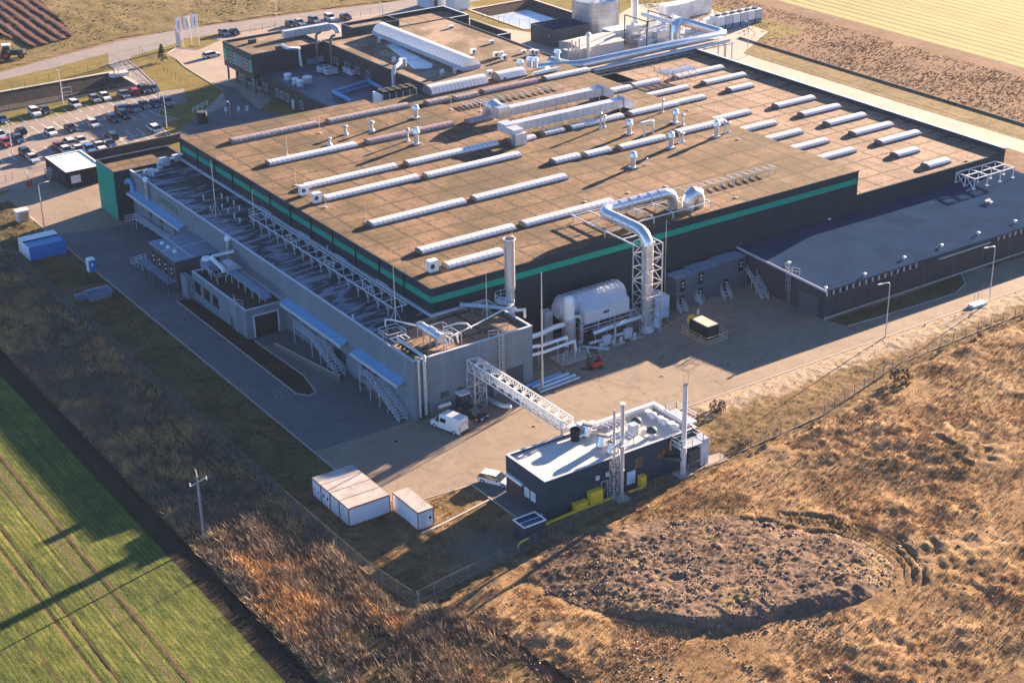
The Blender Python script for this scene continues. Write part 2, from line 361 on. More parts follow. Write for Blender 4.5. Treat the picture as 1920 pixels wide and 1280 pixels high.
def cells(x0,x1,y0,y1,z,name,mat):
    m=MB(); xs=sorted({x0,x1,*[q for b in (B1,B2) for q in b[:2] if x0<q<x1]}); ys=sorted({y0,y1,*[q for b in (B1,B2) for q in b[2:] if y0<q<y1]})
    for i in range(len(xs)-1):
        for j in range(len(ys)-1):
            cx=(xs[i]+xs[i+1])/2; cy=(ys[j]+ys[j+1])/2
            if any(b[0]<cx<b[1] and b[2]<cy<b[3] for b in (B1,B2)): continue
            m._a([(xs[i],ys[j],z),(xs[i+1],ys[j],z),(xs[i+1],ys[j+1],z),(xs[i],ys[j+1],z)],[(0,1,2,3)])
    return m.build(name,mat,kind='structure',smooth=False)
cells(-900,2600,-300,3200,0,'ground',BROWNF)
def relief(name,x0,x1,y0,y1,st,poly,hf,mat,z=.02,hole=False):
    nx=int((x1-x0)/st)+1; ny=int((y1-y0)/st)+1
    X,Y=np.meshgrid(np.linspace(x0,x1,nx),np.linspace(y0,y1,ny)); Z=z+np.maximum(hf(X,Y),0)
    idx=np.arange(nx*ny).reshape(ny,nx); q=np.stack([idx[:-1,:-1],idx[:-1,1:],idx[1:,1:],idx[1:,:-1]],-1).reshape(-1,4)
    cx=(X[:-1,:-1]+X[1:,1:]).ravel()/2; cy=(Y[:-1,:-1]+Y[1:,1:]).ravel()/2
    k=np.ones(cx.shape,bool) if poly is None else inpoly(cx,cy,poly)
    if hole:
        for b in (B1,B2): k&=~((cx>b[0]-.3)&(cx<b[1]+.3)&(cy>b[2]-.3)&(cy<b[3]+.3))
    q=q[k]; used=np.unique(q); mp=np.zeros(nx*ny,np.int64); mp[used]=np.arange(len(used)); q=mp[q]
    V=np.stack([X.ravel()[used],Y.ravel()[used],Z.ravel()[used]],1)
    me=bpy.data.meshes.new(name); me.vertices.add(len(V)); me.vertices.foreach_set('co',V.ravel().astype(np.float32))
    me.loops.add(q.size); me.loops.foreach_set('vertex_index',q.ravel().astype(np.int32)); me.polygons.add(len(q))
    me.polygons.foreach_set('loop_start',np.arange(0,q.size,4,dtype=np.int32)); me.materials.append(mat); me.update(calc_edges=True)
    me.polygons.foreach_set('use_smooth',[True]*len(q))
    o=bpy.data.objects.new(name,me); sc.collection.objects.link(o); tag(o,kind='structure'); return o
def P(*q,z=0): return [G(a,b,z).to_2d()[:] for a,b in q]
# heath with the earth mound in front
def mr(x,y):
    x=x+2.6*(fbm(x*.13,y*.13,201,3)-.45); y=y+3.4*(fbm(x*.11,y*.11,203,3)-.45); a=R(-34); dx=x-113.2; dy=y-126.3; return np.sqrt(((dx*math.cos(a)+dy*math.sin(a))/21.5)**2+((-dx*math.sin(a)+dy*math.cos(a))/11.6)**2)
def moundh(x,y):
    r=mr(x,y)+.22*(fbm(x*.22,y*.22,5,5)-.5); s=np.clip((1.0-r)/np.where(y<127,.13,.34),0,1); s=s*s*(3-2*s); return s*(.30+.45*fbm(x*.16,y*.16,9)+.35*np.clip((127-y)/10,-.7,.8))
def tracks(x,y):
    r=mr(x,y); return np.clip(sum(np.exp(-((r-q)/.014)**2) for q in (1.07,1.125,1.19))*np.clip((x-100)/10,0,1),0,1)
FX=np.array([80.6,94,108.4,129.1,152.9,174.1,189,203.4,330]); FY=np.array([141.4,143.0,144.7,146.2,148.0,153.4,154.0,154.6,160.0])
def fenced(x,y): return np.interp(x,FX,FY)-y
def clods(x,y): return .50*(fbm(x*.4,y*.9,15,5)-.42)+.22*np.abs(vnoise(x*1.0,y*1.7,16)-.5)+.14*vnoise(x*2.2,y*2.6,18)
def heathh(x,y):
    big=fbm(x*.07,y*.07,2,3); mid=fbm(x*.45,y*.45,3,4); fine=vnoise(x*1.5,y*1.5,4); k=1-.85*tracks(x,y)
    flat=np.clip((big-.34)/.22,.12,1)
    df=fenced(x,y); ditch=np.clip(1-np.abs(df-2.0)/.9,0,1)+.7*np.clip(1-np.abs(df-5.2)/.7,0,1)*np.clip((118-x)/10,0,1)
    return .55+(1.05*np.clip(mid-.30,0,1)*flat+.25*fine*flat)*k-.5*np.clip(ditch,0,1)-.6*np.clip((1.02-mr(x,y))/.2,0,1)-.15*tracks(x,y)-.5*np.clip((88.5-x)/4.5,0,1)
MOUND=mk_ground('mound_soil',[(.07,.046,.036),(.15,.10,.078),(.23,.155,.11),(.27,.20,.085)],.09,1.1,soil=(.035,.025,.022),soilamt=.5,fine=.4,bump=1)
FEN=P((783,1133),(940,1055),(1100,978),(1320,880),(1545,780),(1690,683),(1810,634),(1925,588))
hp=[(84.5,60),(330,60),(330,166)]+[(q[0]+1.0,q[1]-1.4) for q in FEN[::-1]]+[(83.5,139.0),(86,128),(87.5,112)]
relief('heath',82,215,82,160,.42,hp,heathh,HEATH)
relief('earth_mound',88,138,106,146,.2,None,lambda x,y:np.where(mr(x,y)<1.12,.5+moundh(x,y)*(1+.25*(fbm(x*.3,y*.3,19)-.5))+np.clip((1.06-mr(x,y))/.1,0,1)*clods(x,y)-.9*np.clip((mr(x,y)-1.0)/.1,0,1),0),MOUND)
struct('far_heath',[(214,60),(330,60),(330,160),(214,156)],.01,HEATH)
lotp=[(79.6,139.5)]+[(q[0]+.6,q[1]-1.6) for q in FEN]+[(216,161.4),(140,161.55),(101.5,161.0),(94,162.0),(90.6,163.4),(88.8,171),(79.4,171)]
relief('verge',79,217,139,172,.4,lotp,lambda x,y:.02+.20*fbm(x*.6,y*.6,11,4)*np.clip((161.2-y)/1.2,0,1)+.16*vnoise(x*1.6,y*1.6,12)*np.clip((161-y)/1.5,0,1),LOT)
relief('grass_strip',79.2,88.7,170.5,306,.4,None,lambda x,y:.03+.30*np.clip(fbm(x*.6,y*.6,21,4)-.2,0,1)*np.clip((88.6-x)/1.2,0,1),GRASSD)
relief('reed_ground',64.4,84.6,100,300,.5,[(64.4,100),(87.5,100),(86,128),(83.6,139),(79.3,141),(79.2,300),(64.4,300)],lambda x,y:.05+.5*fbm(x*.5,y*.35,31,4),GRASSD)
struct('ditch',[(61.3,80),(64.6,80),(64.6,310),(61.3,310)],.006,SOIL)
relief('crop_field',5,61.5,100,245,.26,None,lambda x,y:.05+(.05*np.abs(np.sin(x*math.pi/.62))+.10*fbm(x*1.3,y*.8,41,3))*np.where(np.abs(x-51.3)<1.4,.25,1)*np.where((np.abs(x-46.6)<.3)|(np.abs(x-44.9)<.3),.1,1),CROP)
struct('crop_field',[(-300,-300),(61.4,-300),(61.4,101),(-300,101)],.012,CROP)
0 and struct('gravel',P((800,1010),(850,1000),(905,1010),(935,1040),(915,1070),(860,1090),(800,1060)),.30,GRAVEL)
# paved surfaces
struct('service_road',[(88.9,163.5),(105.5,180.0),(105.5,306),(85.5,306),(86.5,296),(88.9,290)],.022,PAVER)
struct('yard',[(88.9,176),(90.7,163.5),(94.3,162.1),(101.5,161.2),(139.5,161.7),(420,161.7),(420,171.0),(214,171.0),(214,173),(180,174),(180,195),(104,195),(104,181.5),(88.9,181.5)],.03,YARD)
struct('yard_entry',P((-30,420),(-30,372),(0,368),(105,316),(185,296),(205,340),(240,330),(240,420),(120,440),(60,450)),.034,YARD)
struct('parking_lot',P((-60,262),(0,240),(130,212),(215,190),(300,172),(345,166),(350,192),(300,206),(298,216),(338,224),(300,232),(318,262),(190,300),(100,330),(75,345),(-60,372)),.026,PARKC)
struct('parking_pad',P((884,911),(917,936),(968,973),(1008,1000),(1025,975),(953,905),(945,889)),.29,PADC)
struct('rear_road',P((1330,84),(1360,90),(1440,116),(1560,153),(1700,197),(1925,266),(1925,289),(1547,173),(1530,169),(1500,168),(1412,128),(1345,102),(1318,96)),.018,PALEROAD)
struct('rear_yard',P((935,52),(1080,75),(1190,10),(1290,0),(1440,60),(1380,112),(1300,110),(1000,150),(880,60),(820,40),(845,22)),.014,PALEROAD)
struct('approach_road',P((-80,158),(0,136),(112,106),(225,77),(330,57),(480,37),(640,16),(760,1),(900,-14),(900,2),(770,22),(640,36),(480,55),(330,75),(200,101),(100,128),(0,151),(-80,172)),.03,ASPH)
struct('entrance_drive',P((203,100),(203,120),(225,140),(262,156),(290,158),(262,131),(241,115),(246,106),(318,86),(345,74),(330,73)),.026,ASPH)
struct('office_forecourt',P((312,102),(330,90),(372,94),(400,82),(432,68),(445,62),(560,44),(760,14),(830,20),(890,50),(600,120),(480,210),(400,240),(330,262),(420,170),(398,158),(372,142),(345,125),(332,112)),.022,APRON)
struct('service_drive',P((395,154),(440,165),(485,205),(640,235),(520,275),(345,264),(330,246),(352,232),(425,197),(418,172)),.028,PAVER)
struct('lay_by',P((395,72),(470,60),(640,34),(745,20),(760,30),(620,52),(440,82)),.034,APRON)
cells(84,300,306,402,.008,'lawn',LAWN)
TFP=P((-160,-60),(60,-14),(142,70),(66,91),(-120,22))
relief('tilled_field',60,200,405,640,.5,TFP,lambda x,y:.42+.16*np.sin((x*.94-y*.05)*2.2+vnoise(x*.2,y*.2,3))+.15*vnoise(x*.8,y*.8,7),TILL)
relief('stubble_field',60,330,394,620,1.1,P((-200,180),(-200,-90),(850,-90),(780,-3),(640,13),(480,33),(225,72),(0,131)),lambda x,y:.0+.4*fbm(x*.35,y*.18,51,4),STUB,z=-.08)
struct('far_crop_field',[(316.5,120),(900,120),(900,700),(316.5,700)],.016,FARCROP)
struct('rough_verge',[(273,150),(282,150),(282,312),(273,312)],.012,mk_ground('rough_verge_ground',[(.13,.115,.05),(.24,.18,.09),(.34,.25,.14)],.13,.9))
struct('field_margin',[(310,120),(316.5,120),(316.5,600),(310,600)],.014,BROWNF)
struct('planting_bed',P((332,565),(555,738),(580,742),(592,735),(570,705),(478,640),(357,560)),.06,SOIL)
struct('planting_bed',P((1552,601),(1700,552),(1803,514),(1810,532),(1792,550),(1690,582),(1590,612)),.06,GRASSD)
struct('loading_ramp',P((478,640),(572,706),(592,738),(640,715),(525,648)),.045,PADC)
def kerb(pts,w=.20,h=.07,z=0.03):
    m=MB()
    for a,b in zip(pts[:-1],pts[1:]):
        A=Vector((a[0],a[1],0));B=Vector((b[0],b[1],0)); d=(B-A).normalized(); n=Vector((-d.y,d.x,0))*w/2
        m.prism([(A+n)[:2],(B+n)[:2],(B-n)[:2],(A-n)[:2]],z-.02,z+h)
    return m.build('kerb',CONC,kind='structure',smooth=False)
kerb([(88.85,300),(88.85,171.5)]); kerb([(92.5,161.9),(101.4,161.05),(139.5,161.6),(420,161.6)]); kerb(P((332,565),(555,738),(580,742),(592,735),(570,705),(478,640))); kerb(P((1590,612),(1690,582),(1792,550),(1810,532),(1803,514)))
kerb(P((884,911),(917,936),(968,973)),z=.29,h=.06); kerb(P((790,1003),(830,985),(917,940)),z=.2,h=.12,w=.3)
for a in ([(203,120),(225,140),(262,156)],[(241,115),(262,131),(290,158)],[(312,102),(330,90),(372,94)],[(332,112),(345,125),(372,142),(398,158),(420,170)],[(300,206),(298,216),(338,224)],[(300,232),(318,262)],[(0,240),(130,212),(215,190),(300,172)]): kerb(P(*a))
# basins
def basin(b,depth,sl,mats,fl,name):
    m=MB(); x0,x1,y0,y1=b; o=[(x0,y0,0),(x1,y0,0),(x1,y1,0),(x0,y1,0)]; i=[(x0+sl,y0+sl,-depth),(x1-sl,y0+sl,-depth),(x1-sl,y1-sl,-depth),(x0+sl,y1-sl,-depth)]
    m._a(o+i,[(k,(k+1)%4,4+(k+1)%4,4+k) for k in range(4)]+[(4,5,6,7)]); m.build(name,mats,kind='structure',smooth=False)
    if fl: MB().sheet([(x0+sl*fl,y0+sl*fl),(x1-sl*fl,y0+sl*fl),(x1-sl*fl,y1-sl*fl),(x0+sl*fl,y1-sl*fl)],-depth*fl+.05).build('water',WATER,kind='structure',smooth=False)
t=NT('icy_water'); n=t.noise(.25,5); WATER=t.done(t.ramp(n,[(.35,(.30,.38,.50)),(.65,(.50,.56,.64))]),.22,spec=.5)
basin(B1,2.2,3.5,LINER,0,'retention_basin'); basin(B2,2.4,5.0,LINER,.72,'retention_basin')
def ring(b,w): 
    x0,x1,y0,y1=b; kerb([(x0-w/2,y0-w/2),(x1+w/2,y0-w/2),(x1+w/2,y1+w/2),(x0-w/2,y1+w/2),(x0-w/2,y0-w)],w,.10,.02)
ring(B1,1.0); ring(B2,.8)
# painted bay lines of the car park
m=MB(); LZ=.034
def bays(y0,y1,x0,n,dx,skip=()):
    for k in range(n):
        if k in skip: continue
        x=x0+dx*k; m._a([(x-.07,y0,LZ),(x+.07,y0,LZ),(x+.07,y1,LZ),(x-.07,y1,LZ)],[(0,1,2,3)])
bays(353.6,358.6,88,21,2.6); bays(345.6,350.4,93,19,2.6); bays(340.6,345.4,93,18,2.6); m._a([(92,345.44,LZ),(140,345.44,LZ),(140,345.56,LZ),(92,345.56,LZ)],[(0,1,2,3)])
bays(329.8,334.6,93,15,2.6); bays(324.8,329.6,108,10,2.6); m._a([(93,329.65,LZ),(131,329.65,LZ),(131,329.75,LZ),(93,329.75,LZ)],[(0,1,2,3)])
m.build('bay_markings',WHITE,kind='structure',smooth=False)
# ---------------------------------------------------------------- buildings
def fb(face,pos,a0,a1,z0,z1,d,s=.02):
    return {'L':(pos-d,pos+s,a0,a1,z0,z1),'F':(a0,a1,pos-d,pos+s,z0,z1),'R':(pos-s,pos+d,a0,a1,z0,z1)}[face]
def panel(T,name,mat,face,pos,a0,a1,z0,z1,d=.05,**k): return MB().box(*fb(face,pos,a0,a1,z0,z1,d)).build(name,mat,T,smooth=False,**k)
def window(T,face,pos,a0,a1,z0,z1,nx=2,ny=1,fm=None,name='window',gm=None):
    m=MB(); t=.09
    m.box(*fb(face,pos,a0,a1,z0,z0+t,.09)); m.box(*fb(face,pos,a0,a1,z1-t,z1,.09))
    for k in range(nx+1):
        a=a0+(a1-a0-t)*k/nx; m.box(*fb(face,pos,a,a+t,z0+t,z1-t,.085))
    for k in range(1,ny):
        z=z0+(z1-z0)*k/ny; m.box(*fb(face,pos,a0+t,a1-t,z-t/2,z+t/2,.075))
    f=m.build(name,fm or GREYM,T,smooth=False)
    MB().box(*fb(face,pos,a0+t*.5,a1-t*.5,z0+t*.5,z1-t*.5,.03)).build('pane',gm or GLASS,f,smooth=False); return f
def shell(T,x0,x1,y0,y1,z0,z1,wm,rm,par=.35,cm=None,th=.3,cw=.06):
    m=MB(); m.box(x0,x1,y0,y0+th,z0,z1); m.box(x0,x1,y1-th,y1,z0,z1); m.box(x0,x0+th,y0+th,y1-th,z0,z1); m.box(x1-th,x1,y0+th,y1-th,z0,z1); m.build('wall',wm,T,smooth=False)
    MB().box(x0+th,x1-th,y0+th,y1-th,z1-par-.25,z1-par).build('roof',rm,T,smooth=False)
    m=MB(); e=.04; c=z1+cw; m.box(x0-e,x1+e,y0-e,y0+th+e,z1,c); m.box(x0-e,x1+e,y1-th-e,y1+e,z1,c); m.box(x0-e,x0+th+e,y0+th+e,y1-th-e,z1,c); m.box(x1-th-e,x1+e,y0+th+e,y1-th-e,z1,c); m.build('coping',cm or DGREY,T,smooth=False)
# ---- main hall
HZ=13.5; LZR=9.0
T=thing('factory_hall','huge anthracite hall with green wall band and wide brown roof full of skylights','factory hall',(115.7,193.2,0))
m=MB(); poly=[(115.7,193.2),(203.8,193.2),(203.8,280.5),(156.0,280.5),(156.0,283.5),(115.7,283.5)]
m.prism(poly,0,HZ-.2); m.build('wall',DARK,T,smooth=False)
MB().prism(poly,HZ-.2,HZ).build('roof',ROOF,T,smooth=False)
m=MB(); e=.09
m.box(115.7-e,115.7+.1,193.2-e,283.5+e,HZ-.25,HZ+.07); m.box(115.7+.1,203.8+e,193.2-e,193.2+.1,HZ-.25,HZ+.07); m.build('eaves_trim',DARK,T,smooth=False)
m=MB(); m.box(115.7-.05,115.7+.02,193.2-.05,283.5,11.2,12.2); m.box(115.7+.02,203.5,193.2-.05,193.2+.02,11.2,12.2); m.build('green_band',GREEN,T,smooth=False)
for k in range(12):
    y=200.9+7.45*k
    if y<283: MB().cyl((115.56,y,9.3),(115.56,y,13.3),.13,n=8).build('downpipe',BLACK,T)
m=MB(); m.prism([(203.8,193.2),(242.5,193.2),(242.5,284.0),(203.8,284.0)],0,LZR-.2); m.build('lower_wall',DARK,T,smooth=False)
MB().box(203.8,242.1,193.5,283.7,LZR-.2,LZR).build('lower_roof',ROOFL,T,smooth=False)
m=MB(); m.box(242.1,242.55,193.15,284.05,LZR-.2,LZR+.9); m.box(203.8,242.1,193.15,193.5,LZR-.2,LZR+.06); m.box(206,242.1,283.7,284.05,LZR-.2,LZR+.5); m.build('parapet',DARK,T,smooth=False)
m=MB(); m.box(242.0,242.65,193.1,284.1,LZR+.9,LZR+.98); m.build('coping',GREYM,T,smooth=False)
# ---- annex along the left and front side
AZ=9.5
T=thing('production_annex','long lower grey annex with frosty dark roof wrapping the near corner of the hall','annex',(104.9,180.8,0))
ap=[(104.9,180.8),(125.3,180.8),(125.3,193.1),(115.6,193.1),(115.6,282.7),(104.9,282.7)]
MB().prism(ap,0,AZ-.45).build('wall',PANEL,T,smooth=False)
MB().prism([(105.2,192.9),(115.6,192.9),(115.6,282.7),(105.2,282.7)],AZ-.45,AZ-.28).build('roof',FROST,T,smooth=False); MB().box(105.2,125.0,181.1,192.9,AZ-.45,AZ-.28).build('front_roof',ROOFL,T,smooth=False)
m=MB(); m.box(104.9,105.2,180.8,282.7,AZ-.45,AZ); m.box(105.2,125.3,180.8,181.1,AZ-.45,AZ); m.box(125.0,125.3,181.1,193.1,AZ-.45,AZ); m.build('parapet',PANEL,T,smooth=False)
m=MB(); m.box(104.84,105.26,180.74,282.7,AZ,AZ+.06); m.box(105.26,125.36,180.74,181.16,AZ,AZ+.06); m.box(124.94,125.36,181.16,193.1,AZ,AZ+.06); m.build('coping',GREYM,T,smooth=False)
m=MB(); m.box(115.2,115.6,193.1,282.7,AZ-.28,AZ+.1); m.box(115.2,125.0,192.7,193.1,AZ-.28,AZ+.1); m.build('roof_upstand',GREYM,T,smooth=False)
for y0,y1,z in ((200.0,219.6,5.2),(183.4,196.9,5.2),(258.6,282.0,5.6)):
    m=MB(); m._a([(103.6,y0,z-.35),(103.6,y1,z-.35),(104.88,y1,z+.15),(104.88,y0,z+.15),(103.6,y0,z-.08),(103.6,y1,z-.08),(104.88,y1,z+.42),(104.88,y0,z+.42)],[(0,1,2,3),(4,7,6,5),(0,4,5,1),(0,3,7,4),(1,5,6,2),(2,6,7,3)])
    c=m.build('canopy',CANOPY,T,smooth=False)
    m=MB(); m.box(103.52,103.6,y0-.05,y1+.05,z-.52,z+.0); m.build('gutter',GREYM,c,smooth=False)
for a,b in ((218.5,216.2),(210.5,209.2),(206.5,205.3),(195.6,193.9),(192,190.6),(275,273.8),(270,268.8),(264,262.8)): panel(T,'door',DGREY,'L',104.9,b,a,3.0,4.9) if a<250 else panel(T,'door',DGREY,'L',104.9,b,a,1.8,3.9)
for a,b in ((196.0,192.4),(204.6,200.8)): window(T,'L',104.9,b,a,1.2,3.0,3,1,DGREY)
panel(T,'door',DGREY,'F',180.8,105.5,107.3,.05,2.5); panel(T,'door',DGREY,'F',180.8,116.7,118.2,.05,2.3); panel(T,'gate',DGREY,'F',180.8,120.6,123.6,.05,3.8)
for a,b in ((109.2,110.6),(112.0,113.0)): panel(T,'vent_grille',DGREY,'F',180.8,a,b,2.4,3.3)
panel(T,'vent_grille',DGREY,'F',180.8,111.6,112.4,1.3,1.6)
def text(s,size,mat,T,origin,rot,name,depth=.04):
    cu=bpy.data.curves.new('lettering','FONT'); cu.body=s; cu.size=size; cu.extrude=depth; cu.space_character=1.12
    o=bpy.data.objects.new('lettering',cu); sc.collection.objects.link(o); dg=bpy.context.evaluated_depsgraph_get()
    me=bpy.data.meshes.new_from_object(o.evaluated_get(dg)); bpy.data.objects.remove(o); me.materials.clear(); me.materials.append(mat)
    q=bpy.data.objects.new(name,me); sc.collection.objects.link(q)
    if T is not None: q.parent=T
    q.rotation_euler=rot; q.location=Vector(origin)-(root_loc(T) if T is not None else Vector()); return q
text('SUNPACK',1.75,GREENL,T,(104.84,269.4,7.15),(R(90),0,R(-90)),'sign_lettering')
m=MB(); m.tube([(105.6,181.3,9.6),(105.6,180.55,9.6),(105.6,180.55,.6)],.17); m.tube([(106.5,187.5,10.0),(106.5,180.45,10.0),(106.5,180.45,.8)],.25); m.build('wall_pipe',GALV,T)
m=MB(); m.cyl((108.3,180.3,1.5),(110.4,180.3,1.5),.42,n=14); m.build('wall_cylinder',STEEL,T)
# ---- green headed block at the far end
T=thing('stair_block','tall block with one bright teal side wall and a small brown roof','building',(101.8,282.8,0))
shell(T,101.8,116.4,282.8,291.6,0,9.6,DARK,ROOF,.7)
panel(T,'teal_panel',GREEN,'L',101.8,282.9,291.5,.1,9.45)
# ---- low boxes on the left side
T=thing('transformer_cabin','dark cabin with blue grey flat roof and three white roof cowls','cabin',(96.8,244.8,0))
MB().box(96.8,104.85,244.8,255.6,0,5.4).build('wall',DGREY,T,smooth=False); MB().box(96.7,104.85,244.7,255.7,5.4,5.62).build('roof',BLUEG,T,smooth=False)
m=MB(); m.box(96.7,104.8,250.1,250.25,5.62,5.70); m.box(99.9,100.05,244.7,255.7,5.62,5.69); m.build('roof_seam',GREYM,T,smooth=False)
for x,y in ((98.2,253.2),(98.3,250.9),(98.4,248.4)): MB().dome((x,y,5.75),.42,.35).cyl((x,y,5.6),(x,y,5.85),.25,n=10).cyl((x,y,6.05),(x,y,6.3),.12,.05,n=8).build('roof_cowl',WHITE,T)
for k in range(4):
    y=246.0+2.5*k; d=panel(T,'door',BLACK,'L',96.8,y,y+1.3,2.1,4.5); [MB().box(96.68,96.74,y+.3,y+.75,q,q+.3).build('notice',WHITE,d,smooth=False) for q in (2.7,3.5)]
m=MB(); m.box(95.2,96.78,245.0,257.5,1.75,1.9)
for z in (2.4,2.95):
    m.bar((95.2,245,z),(95.2,257.5,z),.04); m.bar((95.2,257.5,z),(96.7,257.5,z),.04)
for k in range(7): m.bar((95.2,245+k*2.08,0),(95.2,245+k*2.08,2.95),.05)
m.build('walkway',BLUEG,T,smooth=False)
T=thing('entrance_annex','low grey block with a dark loading doorway and ventilation plant on its roof','building',(97.9,220.4,0))
shell(T,97.9,104.85,220.4,240.6,0,4.9,PANEL,M('dark_flat_roof',(.03,.03,.03),.85,var=.4,scale=.8),.3,GREYM)
for a,b in ((237.4,239.8),(233.9,236.3),(230.6,232.8)): window(T,'L',97.9,a,b,1.5,3.6,1,1,DGREY)
panel(T,'door',DGREY,'L',97.9,225.6,226.5,.05,2.3)
d=panel(T,'loading_door',BLACK,'F',220.4,99.3,103.3,.0,3.6)
m=MB(); m.box(99.05,99.3,220.25,220.4,0,3.85); m.box(103.3,103.55,220.25,220.4,0,3.85); m.box(99.3,103.3,220.25,220.4,3.6,3.85); m.build('door_frame',GREYM,T,smooth=False)
MB().box(96.9,97.9,240.7,243.2,0,3.9).build('pillar_wall',PANEL,T,smooth=False)
# ---- right hand warehouse
T=thing('warehouse','long low dark warehouse with a grey tiled flat roof right of the yard','warehouse',(176.2,172.2,0))
m=MB(); m.box(176.2,243,172.2,172.5,0,4.0); m.box(176.2,243,192.6,193.05,0,5.6); m.box(176.2,176.5,172.5,192.6,0,5.3); m.box(242.7,243,172.5,192.6,0,5.3); m.build('wall',M('warehouse_cladding',(.034,.046,.060),.7,var=.12),T,smooth=False)
m=MB(); m._a([(175.9,171.6,5.05),(243.3,171.6,5.05),(243.3,193.0,5.75),(175.9,193.0,5.75),(175.9,171.6,5.3),(243.3,171.6,5.3),(243.3,193.0,6.0),(175.9,193.0,6.0)],[(0,3,2,1),(4,5,6,7),(0,1,5,4),(1,2,6,5),(2,3,7,6),(3,0,4,7)]); m.build('roof',SLATE,T,smooth=False)
m=MB(); m._a([(175.75,171.5,5.0),(175.9,171.5,5.0),(175.9,193.0,5.7),(175.75,193.0,5.7),(175.75,171.5,5.36),(175.9,171.5,5.36),(175.9,193.0,6.06),(175.75,193.0,6.06)],[(0,3,2,1),(4,5,6,7),(0,1,5,4),(1,2,6,5),(2,3,7,6),(3,0,4,7)]); m.build('verge_trim',GREYM,T,smooth=False)
MB().box(176.2,242.9,172.32,172.42,4.0,5.08).build('clerestory_glass',GLASS,T,smooth=False)
for a,b in ((176.6,197.2),(217.0,243)):
    n=int((b-a)/1.45)
    for k in range(n+1): MB().box(a+k*1.45-.09,a+k*1.45+.09,172.08,172.3,3.95,5.05).build('mullion',GREYM,T,smooth=False)
m=MB(); m.box(197.4,216.8,172.12,172.3,3.98,5.06); m.build('infill_panel',BROWNW,T,smooth=False)
for k in range(9): MB().box(178.4+7.1*k,184.6+7.1*k,172.13,172.25,.3,3.7).build('wall_panel',BROWNW,T,smooth=False)
MB().box(202,214.6,171.7,172.1,4.25,4.4).build('gutter',GREYM,T,smooth=False)
panel(T,'roller_door',M('roller_door_grey',(.07,.085,.10),.5,var=.05),'L',176.2,173.5,178.0,.05,3.3); panel(T,'plinth',CONC,'F',172.2,176.3,243,.0,.28,.06)
panel(T,'door',DGREY,'F',172.2,208.1,209.4,.3,2.5)
for q in ((1548,541),(1621,515),(1695,484),(1765,461),(1834,438),(1903,416)):
    c=G(q[0],q[1],5.5); MB().cyl((c.x,c.y,5.2),(c.x,c.y,5.75),.13,n=8).dome((c.x,c.y,5.72),.34,.15,8,2).build('roof_vent',WHITE,T)
for q in ((1850,379),(1858,381),(1854,377),(1480,494),(1555,413),(1882,311)):
    c=G(q[0],q[1],5.8); MB().cyl((c.x,c.y,5.5),(c.x,c.y,6.1),.10,n=8).cyl((c.x,c.y,6.0),(c.x,c.y,6.12),.32,n=8).build('roof_vent',WHITE,T)
# ---- boiler house in the foreground
BX0,BX1,BY0,BY1=104.1,129.0,147.8,156.6
T=thing('boiler_house','dark blue grey boiler house with a pale flat roof in the foreground','boiler house',(BX0,BY0,0))
shell(T,BX0,BX1,BY0,BY1,0,5.8,mk_clad('boiler_house_cladding',(.022,.046,.068),1.0,0,.75),PALER,.3,GREYM)
d=panel(T,'roller_door',M('brown_roller_door',(.055,.05,.052),.6,var=.05),'L',BX0,152.9,156.0,.05,3.0); m=MB(); m.box(103.75,104.08,152.7,156.2,3.0,3.4); m.build('shutter_box',WHITE,d,smooth=False)
for a,b in ((151.3,152.3),(149.9,150.9)): window(T,'L',BX0,a,b,1.8,3.1,1,1,WHITE,gm=M('frosted_glass',(.55,.58,.62),.3) if a>151 else bpy.data.materials['frosted_glass'])
for a in (112.1,113.7): window(T,'F',BY0,a,a+.55,3.35,3.95,1,1,WHITE,gm=bpy.data.materials['frosted_glass'])
window(T,'F',BY0,118.4,119.9,2.9,4.5,2,2,DGREY,gm=M('amber_glass',(.16,.10,.05),.3)); window(T,'F',BY0,122.2,123.7,2.9,4.5,2,1,DGREY)
panel(T,'sign_board',M('pale_blue_board',(.42,.55,.72),.5),'F',BY0,117.2,118.6,.9,2.8); MB().box(124.3,124.45,147.55,147.8,3.9,5.3).build('light_bar',WOODT,T,smooth=False)
# ---- office and courtyard wing
T=thing('office_building','two storey dark office block with green strips between its windows and a brown roof','office building',(159.6,342.5,0))
shell(T,159.6,178.0,342.6,358.2,3.5,9.3,M('office_cladding',(.028,.042,.054),.6),ROOFB,.4)
MB().box(162.0,177.9,343.2,357.6,0,3.5).build('ground_floor',PANEL,T,smooth=False)
for y in (343.2,348,352.8,357.6): MB().box(160.0,160.35,y-.18,y+.18,0,3.5).build('column',DGREY,T,smooth=False)
for a,b in ((356.3,357.9),(351.0,352.3),(343.0,344.0)): panel(T,'green_strip',M('mint_panel',(.05,.34,.26),.5),'L',159.6,a,b,4.9,7.8) if a>356 else panel(T,'green_strip',bpy.data.materials['mint_panel'],'L',159.6,a,b,4.9,7.8)
for a,b in ((352.5,355.6),(344.2,347.6)): window(T,'L',159.6,a,b,4.9,7.6,3,3,GREYM); 
MB().box(159.5,159.6,347.8,350.7,4.9,7.8).build('wall_strip',PANEL,T,smooth=False)
for a in (345,350,355): window(T,'L',162.0,a-1,a+1,.8,2.8,2,1,DGREY)
text('SUNPACK',1.0,bpy.data.materials['mint_panel'],T,(159.54,357.6,8.05),(R(90),0,R(-90)),'sign_lettering')
T=thing('courtyard_wing','single storey dark wing with ribbed roof between the office and the hall','building',(161.2,284.2,0))
